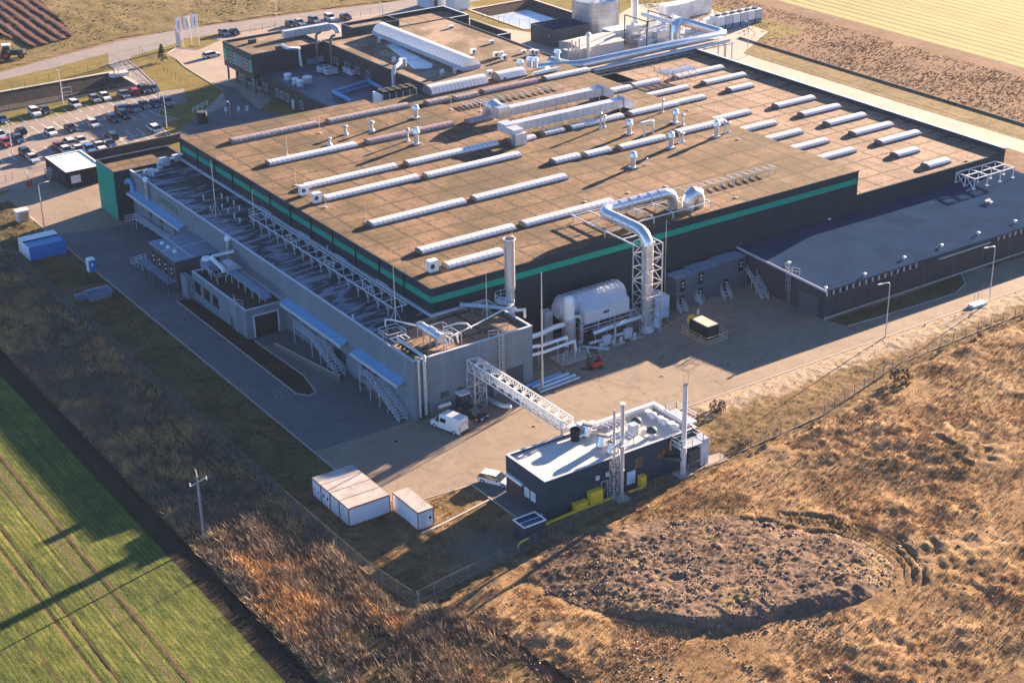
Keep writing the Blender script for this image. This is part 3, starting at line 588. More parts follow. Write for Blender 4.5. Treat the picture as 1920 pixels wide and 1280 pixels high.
def mk_ribs():
    t=NT('ribbed_dark_roof'); x,y,z=t.xyz(); n=t.noise(.5,5); c=t.ramp(n,[(.3,(.035,.045,.06)),(.7,(.075,.095,.13))]); c=t.mix(t.math('MULTIPLY',t.line(y,1.4,.35),.6),c,(.16,.20,.27)); return t.done(c,.5,bump=n,spec=.5)
shell(T,161.2,177.9,284.2,342.3,0,4.7,BROWNW,mk_ribs(),.25)
for y in (340,334,331.5,329,322): window(T,'L',161.2,y-.8,y+.8,1.2,2.9,2,1,GREYM)
panel(T,'door',GREYM,'L',161.2,325.8,327,.05,2.3)
T=thing('rear_hall','wide brown roofed rear hall with dark walls behind the main roof','factory hall',(178,284.2,0))
shell(T,178,213.4,284.2,342.8,0,9.7,M('rear_wall',(.030,.036,.042),.7),ROOFB,.12)
for y in (336,331,326,321): window(T,'L',178,y-1,y+1,5.4,7.0,2,1,GREYM)
m=MB(); m.prism(P((724,86),(738,82),(812,121),(808,128),(776,130),(748,104),z=9.58),9.575,9.582); m.build('ice_patch',WATER,T,smooth=False); m=MB(); m.prism(P((672,70),(700,62),(722,80),(745,104),(776,132),(808,130),(850,138),(812,150),(770,140),(700,90),z=9.58),9.572,9.577); m.build('shade_patch',M('shaded_membrane',(.045,.045,.045),.5,var=.3,scale=.4),T,smooth=False)  # dark patch paints the shade beside the ridge skylight onto the roof
T=thing('plant_penthouse','dark box penthouse standing at the rear roof edge behind the office','building',(186,343,0))
shell(T,186.5,199.5,343,348.5,0,11.2,DARK,ROOFB,.5)
T=thing('dispatch_wing','rear wing with parapet roof and dark blue shaded gutter beside the white gatehouse','building',(200,343,0))
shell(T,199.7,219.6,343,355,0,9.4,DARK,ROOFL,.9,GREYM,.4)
T=thing('loading_screen','L shaped dark screen wall round a loading bay right of the rear hall','wall',(213.6,334,0))
MB().box(213.6,226,334,334.4,0,5.6).box(225.6,226,334.4,352,0,5.6).build('wall_panel',DARK,T,smooth=False); MB().box(213.6,226.05,333.95,334.45,5.6,5.7).build('coping',GREYM,T,smooth=False)
T=thing('loading_screen','straight dark screen wall with a white pilaster at the rear hall corner','wall',(206,296,0))
MB().box(213.6,222.0,303,303.4,0,5.0).build('wall_panel',DARK,T,smooth=False); MB().box(221.6,222.05,302.9,303.0,1,4.4).build('pilaster',WHITE,T,smooth=False)
T=thing('pump_house','windowless dark grey pump house with flat roof beside the steel tank','building',(238.2,333.2,0))
shell(T,238.0,249.5,333.0,342.6,0,4.4,M('pump_house_cladding',(.075,.085,.10),.7,var=.08),SLATE,.35)
panel(T,'door',DGREY,'L',238.0,333.8,335.2,.05,2.4); panel(T,'lamp',WHITE,'L',238.0,334.3,334.6,2.8,3.1,.1)
T=thing('gate_cabin','pale blue two storey gate cabin by the approach road','cabin',(234.6,386,0))
MB().box(234.6,243,386.5,393,0,5.6).build('wall',M('pale_blue_render',(.48,.54,.64),.7,var=.05),T,smooth=False); MB().box(234.3,243.3,386.2,393.3,5.6,5.9).build('roof',WHITE,T,smooth=False)
window(T,'F',386.5,239.6,241.6,2.0,3.6,2,1,WHITE); panel(T,'door',DGREY,'F',386.5,236.2,237.3,.05,2.3)
T=thing('storage_box','white box container right of the pale blue gate cabin','container',(240,380,0))
MB().box(239.0,244.0,380.5,385.0,.1,3.6).build('body',WHITE,T,smooth=False); MB().box(238.9,244.1,380.4,385.1,3.6,3.75).build('lid',WHITE,T,smooth=False)
# ---- gatehouse by the parking
T=thing('gatehouse','small black gatehouse with a bright white roof beside the car park','gatehouse',(100,305.5,0))
shell(T,100.4,107.9,305.6,317.4,0,3.5,M('gatehouse_cladding',(.016,.022,.032),.7,spec=.1),WHITE,.08,WHITE)
window(T,'F',305.6,101.2,103.2,1.0,2.6,1,2,GREYM,gm=bpy.data.materials['frosted_glass']); panel(T,'door',DGREY,'L',100.4,311,312.3,.05,2.2)
for k,(px,py) in enumerate(((137,291),(146,300),(156,303),(172,307))):
    c=G(px,py,3.45); MB().bar((c.x,c.y,3.4),(c.x,c.y,4.1),.05).build('roof_pin',DGREY,T)
T=thing('garden_wall','low dark boundary wall between the car park and the teal sided block','wall',(108,320,0))
A=G(185,303,0); MB().box(108.2,131.0,320.2,320.6,0,1.6).build('wall_panel',DGREY,T,smooth=False); MB().box(108.1,131.1,320.1,320.7,1.6,1.72).build('coping',BROWNW,T,smooth=False)
def railbox(m,x0,x1,y0,y1,z,h=1.1,t=.045,skip=()):
    C=[(x0,y0),(x1,y0),(x1,y1),(x0,y1)]
    for i in range(4):
        if i in skip: continue
        a,b=C[i],C[(i+1)%4]; d=math.dist(a,b); n=max(1,int(d/1.5))
        for zz in (z+h,z+h*.55): m.bar((*a,zz),(*b,zz),t)
        for k in range(n+1): m.bar((a[0]+(b[0]-a[0])*k/n,a[1]+(b[1]-a[1])*k/n,z),(a[0]+(b[0]-a[0])*k/n,a[1]+(b[1]-a[1])*k/n,z+h),t)
# ---------------------------------------------------------------- roof lights
def mk_glaze(name,c,rib,dirt,amt):
    t=NT(name); x,y,z=t.xyz(); l=t.line(x,.95,.14); n=t.noise(1.2,5,.7)
    cc=t.mix(t.math('MULTIPLY',t.step(n,.38,.66),amt),c,dirt); cc=t.mix(t.math('MULTIPLY',l,.8),cc,rib); return t.translucent(cc)
GLZ=mk_glaze('white_glazing',(.96,.94,.92),(.52,.50,.49),(.80,.76,.74),.3)
GLZD=mk_glaze('weathered_glazing',(.62,.54,.52),(.16,.13,.125),(.26,.20,.19),.8)
GLZR=mk_glaze('pinkish_glazing',(.58,.44,.45),(.20,.14,.15),(.33,.20,.23),.8)
GLZP=mk_glaze('plain_glazing',(.97,.95,.93),(.86,.84,.82),(.88,.85,.82),.3)
CURB=M('skylight_curb',(.16,.155,.16),.7)
def skylight(l,r,z,label,mat=None,w=2.3,h=.5,ext=0,grp='barrel skylights on the factory roofs'):
    a=G(l[0],l[1],z); b=G(r[0],r[1],z); x0,x1=a.x-ext,b.x; y=(a.y+b.y)/2; z0=.30
    T=thing('skylight',label,'skylight',(x0,y,z),grp)
    MB().box(x0,x1,y,y+w,z-.02,z+z0).build('curb',CURB,T,smooth=False)
    MB().vault(x0+.05,x1-.05,y+.04,y+w-.04,z+z0,h,8).build('glazing',mat or GLZ,T)
    m=MB(); m.vault(x0-.02,x0+.05,y+.0,y+w-.0,z+z0,h+.03,8); m.build('end_frame',CURB,T)
    return T
H=HZ; L=LZR
SKY=[((441,272),(596,236),H,'dirty long skylight nearest the rear left corner of the main roof',GLZD,0),
((616,231),(775,204),H,'dirty skylight along the rear edge ending at a tall roof cowl',GLZD,0),
((510,314),(669,275),H,'grey white skylight second from the rear left roof corner',GLZ,0),
((687,269),(860,240),H,'pink stained skylight with a cowl standing in front of its middle',GLZR,0),
((764,311),(941,276),H,'long off white skylight left of the big roof ducts, upper of a pair',GLZ,0),
((799,334),(984,297),H,'long white skylight left of the short roof lights, lower of a pair',GLZ,0),
((579,357),(746,316),H,'white skylight with a small fan box at its left end, upper one',GLZ,0),
((617,381),(786,336),H,'white skylight with a small fan box at its left end, lower one',GLZ,0),
((702,429),(874,382),H,'white skylight in the middle of the left roof half, no fan box',GLZ,0),
((887,376),(1074,340),H,'long white skylight in the roof centre above the front duct',GLZ,0),
((796,481),(965,430),H,'white skylight second nearest the near roof corner',GLZ,0),
((844,507),(946,477),H,'short white skylight at the near roof corner beside the tall steel stack',GLZ,0),
((982,425),(1160,386),H,'long white skylight running behind the bend of the big front duct',GLZ,0),
((882,234),(926,224),H,'short dirty grey skylight in the shadow of the big roof ducts',GLZD,0),
((805,199),(846,190),H,'shortest dark dirty skylight at the rear roof edge by the fan cooler',GLZD,0),
((858,190),(900,181),H,'short pinkish skylight with steel ribs lying in front of it',GLZD,0),
((911,178),(1009,156),H,'pinkish skylight at the rear edge with a row of steel ribs before it',GLZR,0),
((1025,152),(1109,136),H,'pale pink skylight beside the roof pit under the silver pipeline',GLZ,0),
((965,272),(1006,261),H,'short white skylight just in front of the big roof ducts',GLZ,0),
((1023,256),(1062,248),H,'short white skylight in front of the right half of the big ducts',GLZ,0),
((1074,245),(1172,222),H,'white skylight with two thin vent pipes standing on it',GLZ,0),
((1183,218),(1278,200),H,'white skylight right of the big ducts with a slim pipe before it',GLZ,0),
((1042,309),(1092,298),H,'short white skylight in the roof centre, left of two in line',GLZ,0),
((1102,296),(1150,286),H,'short white skylight in the roof centre, right of two in line',GLZ,0),
((1166,283),(1253,263),H,'white skylight ending behind a tall roof cowl in the right half',GLZ,0),
((1272,254),(1368,234),H,'white skylight running to the step between high and low roof',GLZ,0),
((1130,180),(1189,169),H,'pale skylight in line behind the rear roof duct',GLZ,0),
((1193,167),(1238,155),H,'translucent skylight passing under the steel pipe rack',GLZ,0),
((1232,182),(1295,168),L,'ribbed white skylight of the low roof nearest the pipe rack',GLZ,4),
((1284,196),(1325,186),L,'short white skylight of the low roof close behind the roof step',GLZ,1.5),
((1345,229),(1412,215),L,'ribbed white skylight at the roof step, topmost of the row of five',GLZ,4),
((1410,246),(1459,235),L,'ribbed white skylight at the roof step, second of the row of five',GLZ,4),
((1457,264),(1507,251),L,'ribbed white skylight at the roof step, third of the row of five',GLZ,4),
((1505,282),(1556,268),L,'ribbed white skylight at the roof step, fourth of the row of five',GLZ,4),
((1553,301),(1606,286),L,'ribbed white skylight at the roof step, nearest the front facade',GLZ,4),
((1270,149),(1361,131),L,'smooth long white skylight farthest back on the low roof',GLZP,0),
((1323,160),(1404,145),L,'smooth white skylight second farthest back on the low roof',GLZP,0),
((1370,173),(1418,165),L,'short smooth white skylight in the back part of the low roof',GLZP,0),
((1459,204),(1532,188),L,'smooth white skylight along the right parapet, rearmost of five long ones',GLZP,0),
((1507,220),(1580,204),L,'smooth white skylight along the right parapet, second of five long ones',GLZP,0),
((1554,237),(1629,221),L,'smooth white skylight along the right parapet, third of five long ones',GLZP,0),
((1604,256),(1678,238),L,'smooth white skylight along the right parapet, fourth of five long ones',GLZP,0),
((1653,272),(1730,254),L,'smooth white skylight along the right parapet, nearest of five long ones',GLZP,0),
((1683,296),(1728,286),L,'short smooth white skylight near the front right roof corner, rear one',GLZP,0),
((1742,317),(1785,306),L,'short smooth white skylight at the very front right roof corner',GLZP,0)]
for l,r,z,lab,mt,ext in SKY: skylight(l,r,z,lab,mt,ext=ext)
skylight((808,180),(918,159),H,'wide bulging white skylight at the rear edge of the main roof',GLZ,w=3.6,h=1.5)
skylight((937,153),(989,143),H,'wide short white skylight with blank front right of the fan cooler',GLZP,w=3.4,h=1.3)
# long ridge light of the rear hall, runs along y
a=G(884,134,9.6); b=G(706,62,9.6)
T=thing('ridge_skylight','very long white ridge skylight lying lengthwise on the rear hall roof','skylight',(190.6,299.5,9.6))
RX=190.4; Y0,Y1=300.3,340.3
MB().box(RX,RX+4.6,Y0,Y1,9.55,10.5).build('curb',GREYM,T,smooth=False)
t=NT('ridge_glazing'); x,y,z=t.xyz(); GL2=t.translucent(t.mix(t.math('MULTIPLY',t.line(y,1.5,.2),.5),(.90,.89,.87),(.55,.57,.62)))
MB().vault(Y0+.1,Y1-.1,RX+.1,RX+4.5,10.5,1.7,8,axis='y').build('glazing',GL2,T)
MB().box(RX-.25,RX-.0,Y0,Y1,10.2,10.4).build('gutter',GREYM,T,smooth=False)
# ---------------------------------------------------------------- roof cowls, vents, rods
def cowl(px,py,top,z,label,r=.42):
    c=G(px,py,z); h=HT((px,py),top,z)
    T=thing('roof_cowl',label,'roof vent',c,'steel cowls on the main roof')
    MB().box(c.x-r*1.6,c.x+r*1.6,c.y-r*1.6,c.y+r*1.6,z,z+.3).build('base',GALV,T,smooth=False)
    MB().cyl((c.x,c.y,z+.3),(c.x,c.y,z+h*.62),r,n=14).build('shaft',STEEL,T)
    m=MB(); m.cyl((c.x,c.y,z+h*.58),(c.x,c.y,z+h*.68),r*1.1,r*1.7,14,cap=False); m.cyl((c.x,c.y,z+h*.68),(c.x,c.y,z+h*.92),r*1.7,r*1.25,14,cap=False); m.dome((c.x,c.y,z+h*.92),r*1.25,h*.08,14,2); m.build('hood',STEEL,T)
for q in ((1187,315,284,'cowl standing alone in front of the two short central skylights'),(1258,278,246,'cowl at the right end of a white skylight, with two pipes beside'),(1180,252,224,'cowl between the two vent pipes and the gooseneck pipe'),(1266,231,204,'cowl rearmost on the right, behind the gooseneck pipes'),(1343,257,225,'cowl rightmost on the main roof, on a pad before a skylight'),(780,222,196,'cowl at the right end of the dirty rear skylight'),(781,271,238,'cowl in front of the pink stained skylight')):
    cowl(q[0],q[1],q[2],H,'tall steel '+q[3])
def pipevent(px,py,top,z,label,r=.2,kind=0):
    c=G(px,py,z); h=HT((px,py),top,z)
    T=thing('vent_pipe',label,'vent pipe',c,'slim vent pipes on the roofs')
    m=MB(); m.cyl((c.x,c.y,z),(c.x,c.y,z+.35),r*2,r*1.5,10); m.cyl((c.x,c.y,z+.35),(c.x,c.y,z+h*.8),r,n=10); m.build('pipe',GALV,T)
    MB().cyl((c.x,c.y,z+h*.76),(c.x,c.y,z+h*.9),r*1.2,r*1.9,10).dome((c.x,c.y,z+h*.9),r*1.9,h*.1,10,3).build('cap',GALV,T)
for q in ((648,252,235,'mushroom capped vent pipe between two rear left skylights',.3),(618,272,258,'small mushroom vent touching the back of a grey white skylight',.28),(765,264,240,'slim pipe left of the cowl before the pink skylight',.2),(697,245,227,'stubby double walled vent in the middle of the rear left roof',.3),(1126,241,210,'taller of two thin pipes on the skylight before the ducts',.2),(1133,239,215,'shorter of two thin pipes on the skylight before the ducts',.17),(1242,211,185,'slim pipe in front of the skylight right of the big ducts',.17),(1280,235,213,'slim pipe right of the rearmost right cowl',.2),(1274,268,246,'left of two pipes beside the right hand cowl',.2),(1280,266,248,'right of two pipes beside the right hand cowl',.18),(1359,250,226,'left of two pipes beside the rightmost cowl',.15),(1367,248,228,'right of two pipes beside the rightmost cowl',.15),(1213,309,296,'tiny pipe on bare roof right of the lone central cowl',.1)): pipevent(*q[:3],H,q[3],q[4])
a=G(1208,256,H);b=G(1224,250,H)
T=thing('gooseneck_pipe','white pair of pipes joined by a flat cross duct behind the right cowls','vent pipe',a)
m=MB(); m.tube([(a.x,a.y,H),(a.x,a.y,H+2.2),(a.x,a.y,H+2.5),(b.x,b.y,H+2.5),(b.x,b.y,H+2.2),(b.x,b.y,H)],.24); m.build('pipe',GREYM,T); MB().box(a.x-.8,a.x+1.6,a.y-.3,a.y+.3,H+2.6,H+2.9).build('cross_duct',GREYM,T)
def rod(px,py,top,z,label,r=.05):
    c=G(px,py,z); h=HT((px,py),top,z)
    T=thing('lightning_rod',label,'lightning rod',c,'lightning rods on the roofs')
    MB().cyl((c.x,c.y,z+.12),(c.x,c.y,z+h),r,r*.5,6).build('rod',GALV,T)
    MB().cyl((c.x,c.y,z),(c.x,c.y,z+.15),.35,.3,10).build('foot',CONC,T)
for q in ((539,291,252,'thin rod on the left of the rear left skylights'),(600,250,214,'thin rod at the gap between the two dirty rear skylights'),(691,247,218,'thin rod beside the stubby double walled vent'),(555,348,314,'thin rod left of the upper fan box'),(687,417,385,'thin rod behind the middle skylight of the left half'),(610,389,362,'short rod in front of the lower fan box skylight'),(960,444,428,'short rod by the right end of the second nearest skylight'),(1097,379,365,'short rod beside the long skylight behind the duct'),(1178,362,342,'thin rod above the front duct bend'),(1248,350,325,'thin rod behind the front duct end'),(1380,371,360,'tiny rod at the front roof edge right of the duct'),(1384,262,255,'tiny rod on the roof right of the rightmost cowl'),(846,206,179,'rod in front of the steel ribs at the rear'),(901,209,190,'rod left of the big duct elbow'),(987,194,172,'rod behind the rear roof duct'),(1813,302,288,'short rod at the front right low roof corner'),(1290,207,178,'rod left of the right skylight group')): rod(q[0],q[1],q[2],L if q[0]>1800 else H,q[3])
def fanbox(px,py,top,label,z=H,s=.75):
    c=G(px,py,z); h=HT((px,py),top,z)
    T=thing('fan_unit',label,'fan unit',c,'small fan boxes on the roofs')
    MB().box(c.x-s*.9,c.x+s*.9,c.y-s*.6,c.y+s*.6,z,z+.2).build('base',CONC,T,smooth=False)
    MB().box(c.x-s,c.x+s,c.y-s*.7,c.y+s*.7,z+.2,z+h).build('casing',WHITE,T,smooth=False)
    MB().cyl((c.x-s*.35,c.y-s*.7-.03,z+h*.55),(c.x-s*.35,c.y-s*.7+.01,z+h*.55),min(s*.5,h*.35),n=14).build('fan_grille',DGREY,T)
fanbox(570,366,347,'white fan box at the left end of the upper skylight'); fanbox(594,380,361,'white fan box at the left end of the lower skylight'); fanbox(811,509,487,'white fan box on a stand at the near roof corner',s=.8)
for q in ((888,102,92,'lone white fan box in the middle of the rear hall roof'),(930,108,98,'dark faced left fan box of a cluster on the rear hall roof'),(940,108,97,'dark faced middle fan box of a cluster on the rear hall roof'),(946,113,103,'nearest fan box of a cluster on the rear hall roof'),(982,100,94,'tiny white fan box right of the cluster on the rear hall'),(998,103,93,'left unit of a pair at the rear hall roof edge'),(1005,103,94,'right unit of a pair at the rear hall roof edge'),(922,82,76,'small white vent box at the far side of the rear hall roof'),(846,53,48,'tiny white vent box farthest back on the rear hall roof'),(918,143,132,'grey fan box between the wide white skylights'),(946,150,143,'round grey fan box at the wide short skylight')): fanbox(*q,z=9.6 if q[1]<130 else H,s=.62)
# ---------------------------------------------------------------- big square ducts on the main roof
def ductbox(m,pts,hw,z0,z1):
    for a,b in zip(pts[:-1],pts[1:]):
        A=Vector(a);B=Vector(b); d=(B-A).normalized(); n=Vector((-d.y,d.x))*hw; e=d*hw*.4
        m.prism([(A+n-e)[:],(B+n+e)[:],(B-n+e)[:],(A-n-e)[:]],z0,z1)
def mk_duct():
    t=NT('panelled_duct'); x,y,z=t.xyz(); n=t.noise(.8,4); return t.done(t.mix(t.math('MULTIPLY',t.line(x,1.35,.10),.7),t.ramp(n,[(.3,(.50,.51,.53)),(.7,(.66,.67,.69))]),(.25,.26,.29)),.4,.35,spec=.4)
DUCT=mk_duct()
for nm,yy,x0,x1,lab in (('front',245.9,163.8,191.5,'front one of two long square ducts crossing the main roof'),('rear',254.6,168.5,193.0,'rear one of two long square ducts crossing the main roof')):
    T=thing('roof_duct',lab,'air duct',(x0,yy,H),'square air ducts on the main roof')
    m=MB(); ductbox(m,[(x0+2.2,yy),(x1,yy)],.95,H+1.1,H+2.7); m.build('duct_run',DUCT,T,smooth=False)
    m=MB()
    m._a([(x1+.5,yy-1.25,H+1.1),(x1+.5,yy+1.25,H+1.1),(x1+.5,yy+1.25,H+3.2),(x1+.5,yy-1.25,H+3.2),(x1+3.4,yy-.7,H+.1),(x1+3.4,yy+2.4,H+.1),(x1+3.4,yy+2.4,H+1.6),(x1+3.4,yy-.7,H+1.6)],[(0,1,5,4),(1,2,6,5),(2,3,7,6),(3,0,4,7),(4,5,6,7),(3,2,1,0)]); m.build('end_hood',GREYM,T,smooth=False)
    m=MB()
    if nm=='front':
        m.box(x0,x0+2.3,yy-1.6,yy+1.2,H+1.4,H+3.0); m.box(x0-.2,x0+2.0,yy-4.6,yy-1.6,H+1.6,H+2.8); m.box(x0-.4,x0+2.2,yy-5.4,yy-4.2,H,H+2.2)
    else:
        m.box(x0-.2,x0+2.4,yy-1.3,yy+1.3,H+1.0,H+3.2); m.tube([(x0+1.1,yy+.5,H+2.2),(x0+1.1,yy+2.4,H+2.6),(x0+1.1,yy+3.6,H+2.0),(x0+1.1,yy+4.2,H+.8),(x0+1.1,yy+4.3,H)],1.25,14)
    m.build('inlet_bend',DUCT if nm=='front' else STEEL,T,smooth=nm!='front')
    m=MB()
    for k in range(9):
        x=x0+2.6+k*(x1-x0-3)/8
        for s in (-1,1): m.bar((x,yy+s*1.1,H),(x,yy+s*1.1,H+1.1),.07)
        m.bar((x,yy-1.3,H+1.05),(x,yy+1.3,H+1.05),.06)
    m.build('support_frame',GALV,T,smooth=False)
# row of steel ribs (pipe supports) at the rear edge
def ribs(name,label,x0,x1,y0,y1,n,z,h,mat=GALV,cat='pipe support'):
    T=thing(name,label,cat,(x0,y0,z))
    for k in range(n):
        x=x0+(x1-x0)*k/(n-1); m=MB(); m.bar((x,y0,z+h),(x,y1,z+h*.9),.11); m.bar((x,y0,z),(x,y0,z+h),.08); m.bar((x,y1,z),(x,y1,z+h),.08); m.build('rib_frame',mat,T,smooth=False)
    return T
a=G(920,186,H);b=G(1030,158,H); ribs('rib_row','row of slim steel ribs lying before the pinkish rear skylight',a.x,b.x,a.y-3.2,a.y-.4,11,H,.5)
a=G(862,197,H);b=G(905,188,H); ribs('rib_row','shorter row of steel ribs before the short rear skylights',a.x,b.x,a.y-3.2,a.y-.4,6,H,.5)
a=G(1316,356,H);b=G(1448,322,H); ribs('rib_row','long row of empty white pipe trestles at the front roof edge',a.x,b.x,a.y-1.1,a.y+.9,11,H,1.0,GREYM)
a=G(1232,150,LZR)
T=thing('pipe_rack','grey steel pipe rack crossing over the translucent skylight','pipe rack',(a.x,a.y,LZR))
for k in range(5):
    m=MB(); x=a.x+1.9*k
    for yy in (a.y-4,a.y): m.bar((x,yy,LZR),(x,yy,LZR+1.7),.08)
    m.bar((x,a.y-4,LZR+1.65),(x,a.y,LZR+1.65),.08); m.build('trestle',GALV,T,smooth=False)
for yy in (a.y-4,a.y): MB().bar((a.x,yy,LZR+1.65),(a.x+7.6,yy,LZR+1.65),.09).build('beam',GALV,T,smooth=False)
for k in range(4): MB().cyl((a.x-.5,a.y-3.4+k*.95,LZR+1.9),(a.x+8.4,a.y-3.4+k*.95,LZR+1.9),.18,n=8).build('pipe',STEEL,T)
m=MB(); railbox(m,a.x-.6,a.x+.8,a.y-4.2,a.y+.2,LZR+1.7,1.1,.05); m.build('railing',GALV,T,smooth=False)
# open pit in the roof below the pipeline
T=thing('roof_pit','dark sunken plant pit in the roof below the long silver pipeline','roof pit',(205,269,H))
m=MB(); m.box(205.0,213.4,267.6,267.9,LZR,LZR+2.0); m.box(205.0,213.4,275.0,275.3,LZR,LZR+2.0); m.box(205,205.3,267.9,275,LZR,LZR+2); m.box(213.1,213.4,267.9,275,LZR,LZR+2); m.build('upstand',BROWNW,T,smooth=False); MB().box(205.3,213.1,267.9,275,LZR,LZR+.08).build('floor',DGREY,T,smooth=False)
for k in range(3): MB().box(206.2+2*k,207.4+2*k,269.5,271.2,LZR+.08,LZR+1.1).build('unit',GALV,T)
# ---------------------------------------------------------------- front duct with lattice tower
TX,TY=150.6,185.6
T=thing('exhaust_duct','fat silver exhaust duct bending over the front roof edge down to the ground','exhaust duct',(TX,TY,0))
zt=16.6
m=MB(); pts=[]
def arc(c,r,a0,a1,ax,ay,n=6): return [Vector(c)+Vector(ax)*r*math.cos(R(a0+(a1-a0)*k/n))+Vector(ay)*r*math.sin(R(a0+(a1-a0)*k/n)) for k in range(n+1)]
pts=[(TX,TY,1.0),(TX,TY,zt-2.6)]+arc((TX,TY+2.6,zt-2.6),2.6,180,90,(0,1,0),(0,0,1))+[(TX,TY+6,zt)]
pts+=arc((TX+2.2,TY+10.2,zt),2.2,180,90,(1,0,0),(0,1,0))+[(TX+13,TY+12.4,zt)]
pts+=arc((TX+13.2,TY+12.4,zt-2.0),2.0,90,0,(1,0,0),(0,0,1))+[(TX+15.2,TY+12.4,H+.2)]
m.tube(pts,.92,18); m.build('duct_run',STEEL,T)
for y in (189.5,191.5,193.5): MB().cyl((TX,y,zt),(TX,y+.14,zt),.98,n=18).build('flange',GREYM,T)
for x in (154.5,156.5,158.5,160.5,162.5): MB().cyl((x,TY+12.4,zt),(x+.14,TY+12.4,zt),.98,n=18).build('flange',GREYM,T)
MB().cyl((TX,TY,.1),(TX,TY,1.2),1.3,.92,14).build('foot_cone',GREYM,T)
T=thing('duct_elbow','short silver elbow duct standing at the roof end of the pipe frame','exhaust duct',(168.6,196.4,H))
m=MB(); c=Vector((167.9,196.6,H)); m.tube([c,c+Vector((0,0,1.2)),c+Vector((.2,0,2.0)),c+Vector((1.0,0,2.5)),c+Vector((1.8,0,2.2)),c+Vector((2.2,0,1.2)),c+Vector((2.2,0,0))],1.1,16); m.build('duct_run',STEEL,T)
def lattice(m,x0,x1,y0,y1,z0,z1,n,r=.09,rb=.06):
    C=[(x0,y0),(x1,y0),(x1,y1),(x0,y1)]
    for x,y in C: m.bar((x,y,z0),(x,y,z1),r)
    for k in range(n+1):
        z=z0+(z1-z0)*k/n
        for i in range(4): m.bar((*C[i],z),(*C[(i+1)%4],z),rb)
        if k<n:
            zz=z0+(z1-z0)*(k+1)/n
            for i in range(4):
                a,b=(C[i],C[(i+1)%4]) if (k+i)%2 else (C[(i+1)%4],C[i]); m.bar((*a,z),(*b,zz),rb)
T=thing('lattice_tower','open steel lattice tower carrying the fat silver duct','lattice tower',(149,184.2,0))
m=MB(); lattice(m,149.0,152.3,184.0,187.2,0,15.2,7,.11,.08); m.build('frame',GALV,T,smooth=False)
T=thing('duct_support_frame','pale steel beam frame under the fat duct on the roof edge','support frame',(151,189,H))
m=MB(); z=H+1.1
for x in (149.0,152.4): m.bar((x,186,z),(x,203.5,z),.13)
for y in (190,194.5,199,203): m.bar((149,y,z),(171,y if y>193 else y,z) if y>193 else (152.4,y,z),.11)
for x in (155,159,163,167,171):
    m.bar((x,194.5,z),(x,203,z),.09)
    for y in (194.5,199,203): m.bar((x,y,H),(x,y,z),.09)
m.bar((149,194.5,H),(149,194.5,z),.1); m.bar((149,203,H),(149,203,z),.1)
for x in (152,157,162): m.bar((x,197,z),(x,197,zt-1.1),.09); m.bar((x,199,z),(x,199,zt-1.1),.09)
m.build('frame',GREYM,T,smooth=False)
# ---------------------------------------------------------------- tall stack and masts on the annex
T=thing('exhaust_stack','tall wide brushed steel stack rising beside the near roof corner','chimney',(126.6,188.6,0))
SX,SY=127.0,189.0
m=MB(); m.cyl((SX,SY,8.0),(SX,SY,12.2),.70,n=18); m.build('lower_shaft',STACK,T)
m=MB(); n=20; m.cyl((SX,SY,12.2),(SX,SY,20.2),.80,n=n,cap=False); m.cyl((SX,SY,20.2),(SX,SY,19.0),.70,n=n,cap=False); m.cyl((SX,SY,12.1),(SX,SY,12.35),.86,n=n); m.build('upper_shaft',STACK,T)
m=MB(); m.tube([(SX+.87*math.cos(2*math.pi*k/16),SY+.87*math.sin(2*math.pi*k/16),20.15) for k in range(17)],.1,6); m.build('rim',GREYM,T)
MB().cyl((SX,SY,19.0),(SX,SY,19.05),.69,n=n).build('dark_mouth',BLACK,T)
m=MB(); m.cyl((SX-1.0,SY,10.4),(SX-1.0,SY,10.5),1.5,n=14)
for z in (11.0,11.6): m.tube([(SX-1.0+1.5*math.cos(2*math.pi*k/14),SY+1.5*math.sin(2*math.pi*k/14),z) for k in range(15)],.05,5)
for k in range(9): m.bar((SX-1+1.5*math.cos(2*math.pi*k/9),SY+1.5*math.sin(2*math.pi*k/9),10.4),(SX-1+1.5*math.cos(2*math.pi*k/9),SY+1.5*math.sin(2*math.pi*k/9),11.6),.045)
m.build('service_platform',GALV,T,smooth=False)
MB().cyl((SX,SY,0),(SX,SY,8.0),.74,n=16).build('base_shaft',STACK,T)
m=MB(); m.cyl((SX-7.2,191.8,10.4),(SX-.8,186.2,9.9),.22,n=8); m.cyl((SX-6.9,192.2,10.4),(SX-.5,186.6,9.9),.22,n=8); m.tube([(SX-1.2,186.2,9.9),(SX+.3,185.6,9.9),(SX+.3,185.6,8.6)],.24,8); 
T2=thing('roof_pipes','pair of silver pipes slanting across the annex roof to the tall stack','pipes',(121,189,AZ)); m.build('pipe_run',STEEL,T2); m=MB()
for k in (.2,.5,.8): m.bar((SX-7+6.2*k,191.8-5.4*k,AZ-.3),(SX-7+6.2*k,191.8-5.4*k,10.1),.06)
m.build('stand',GALV,T2,smooth=False)
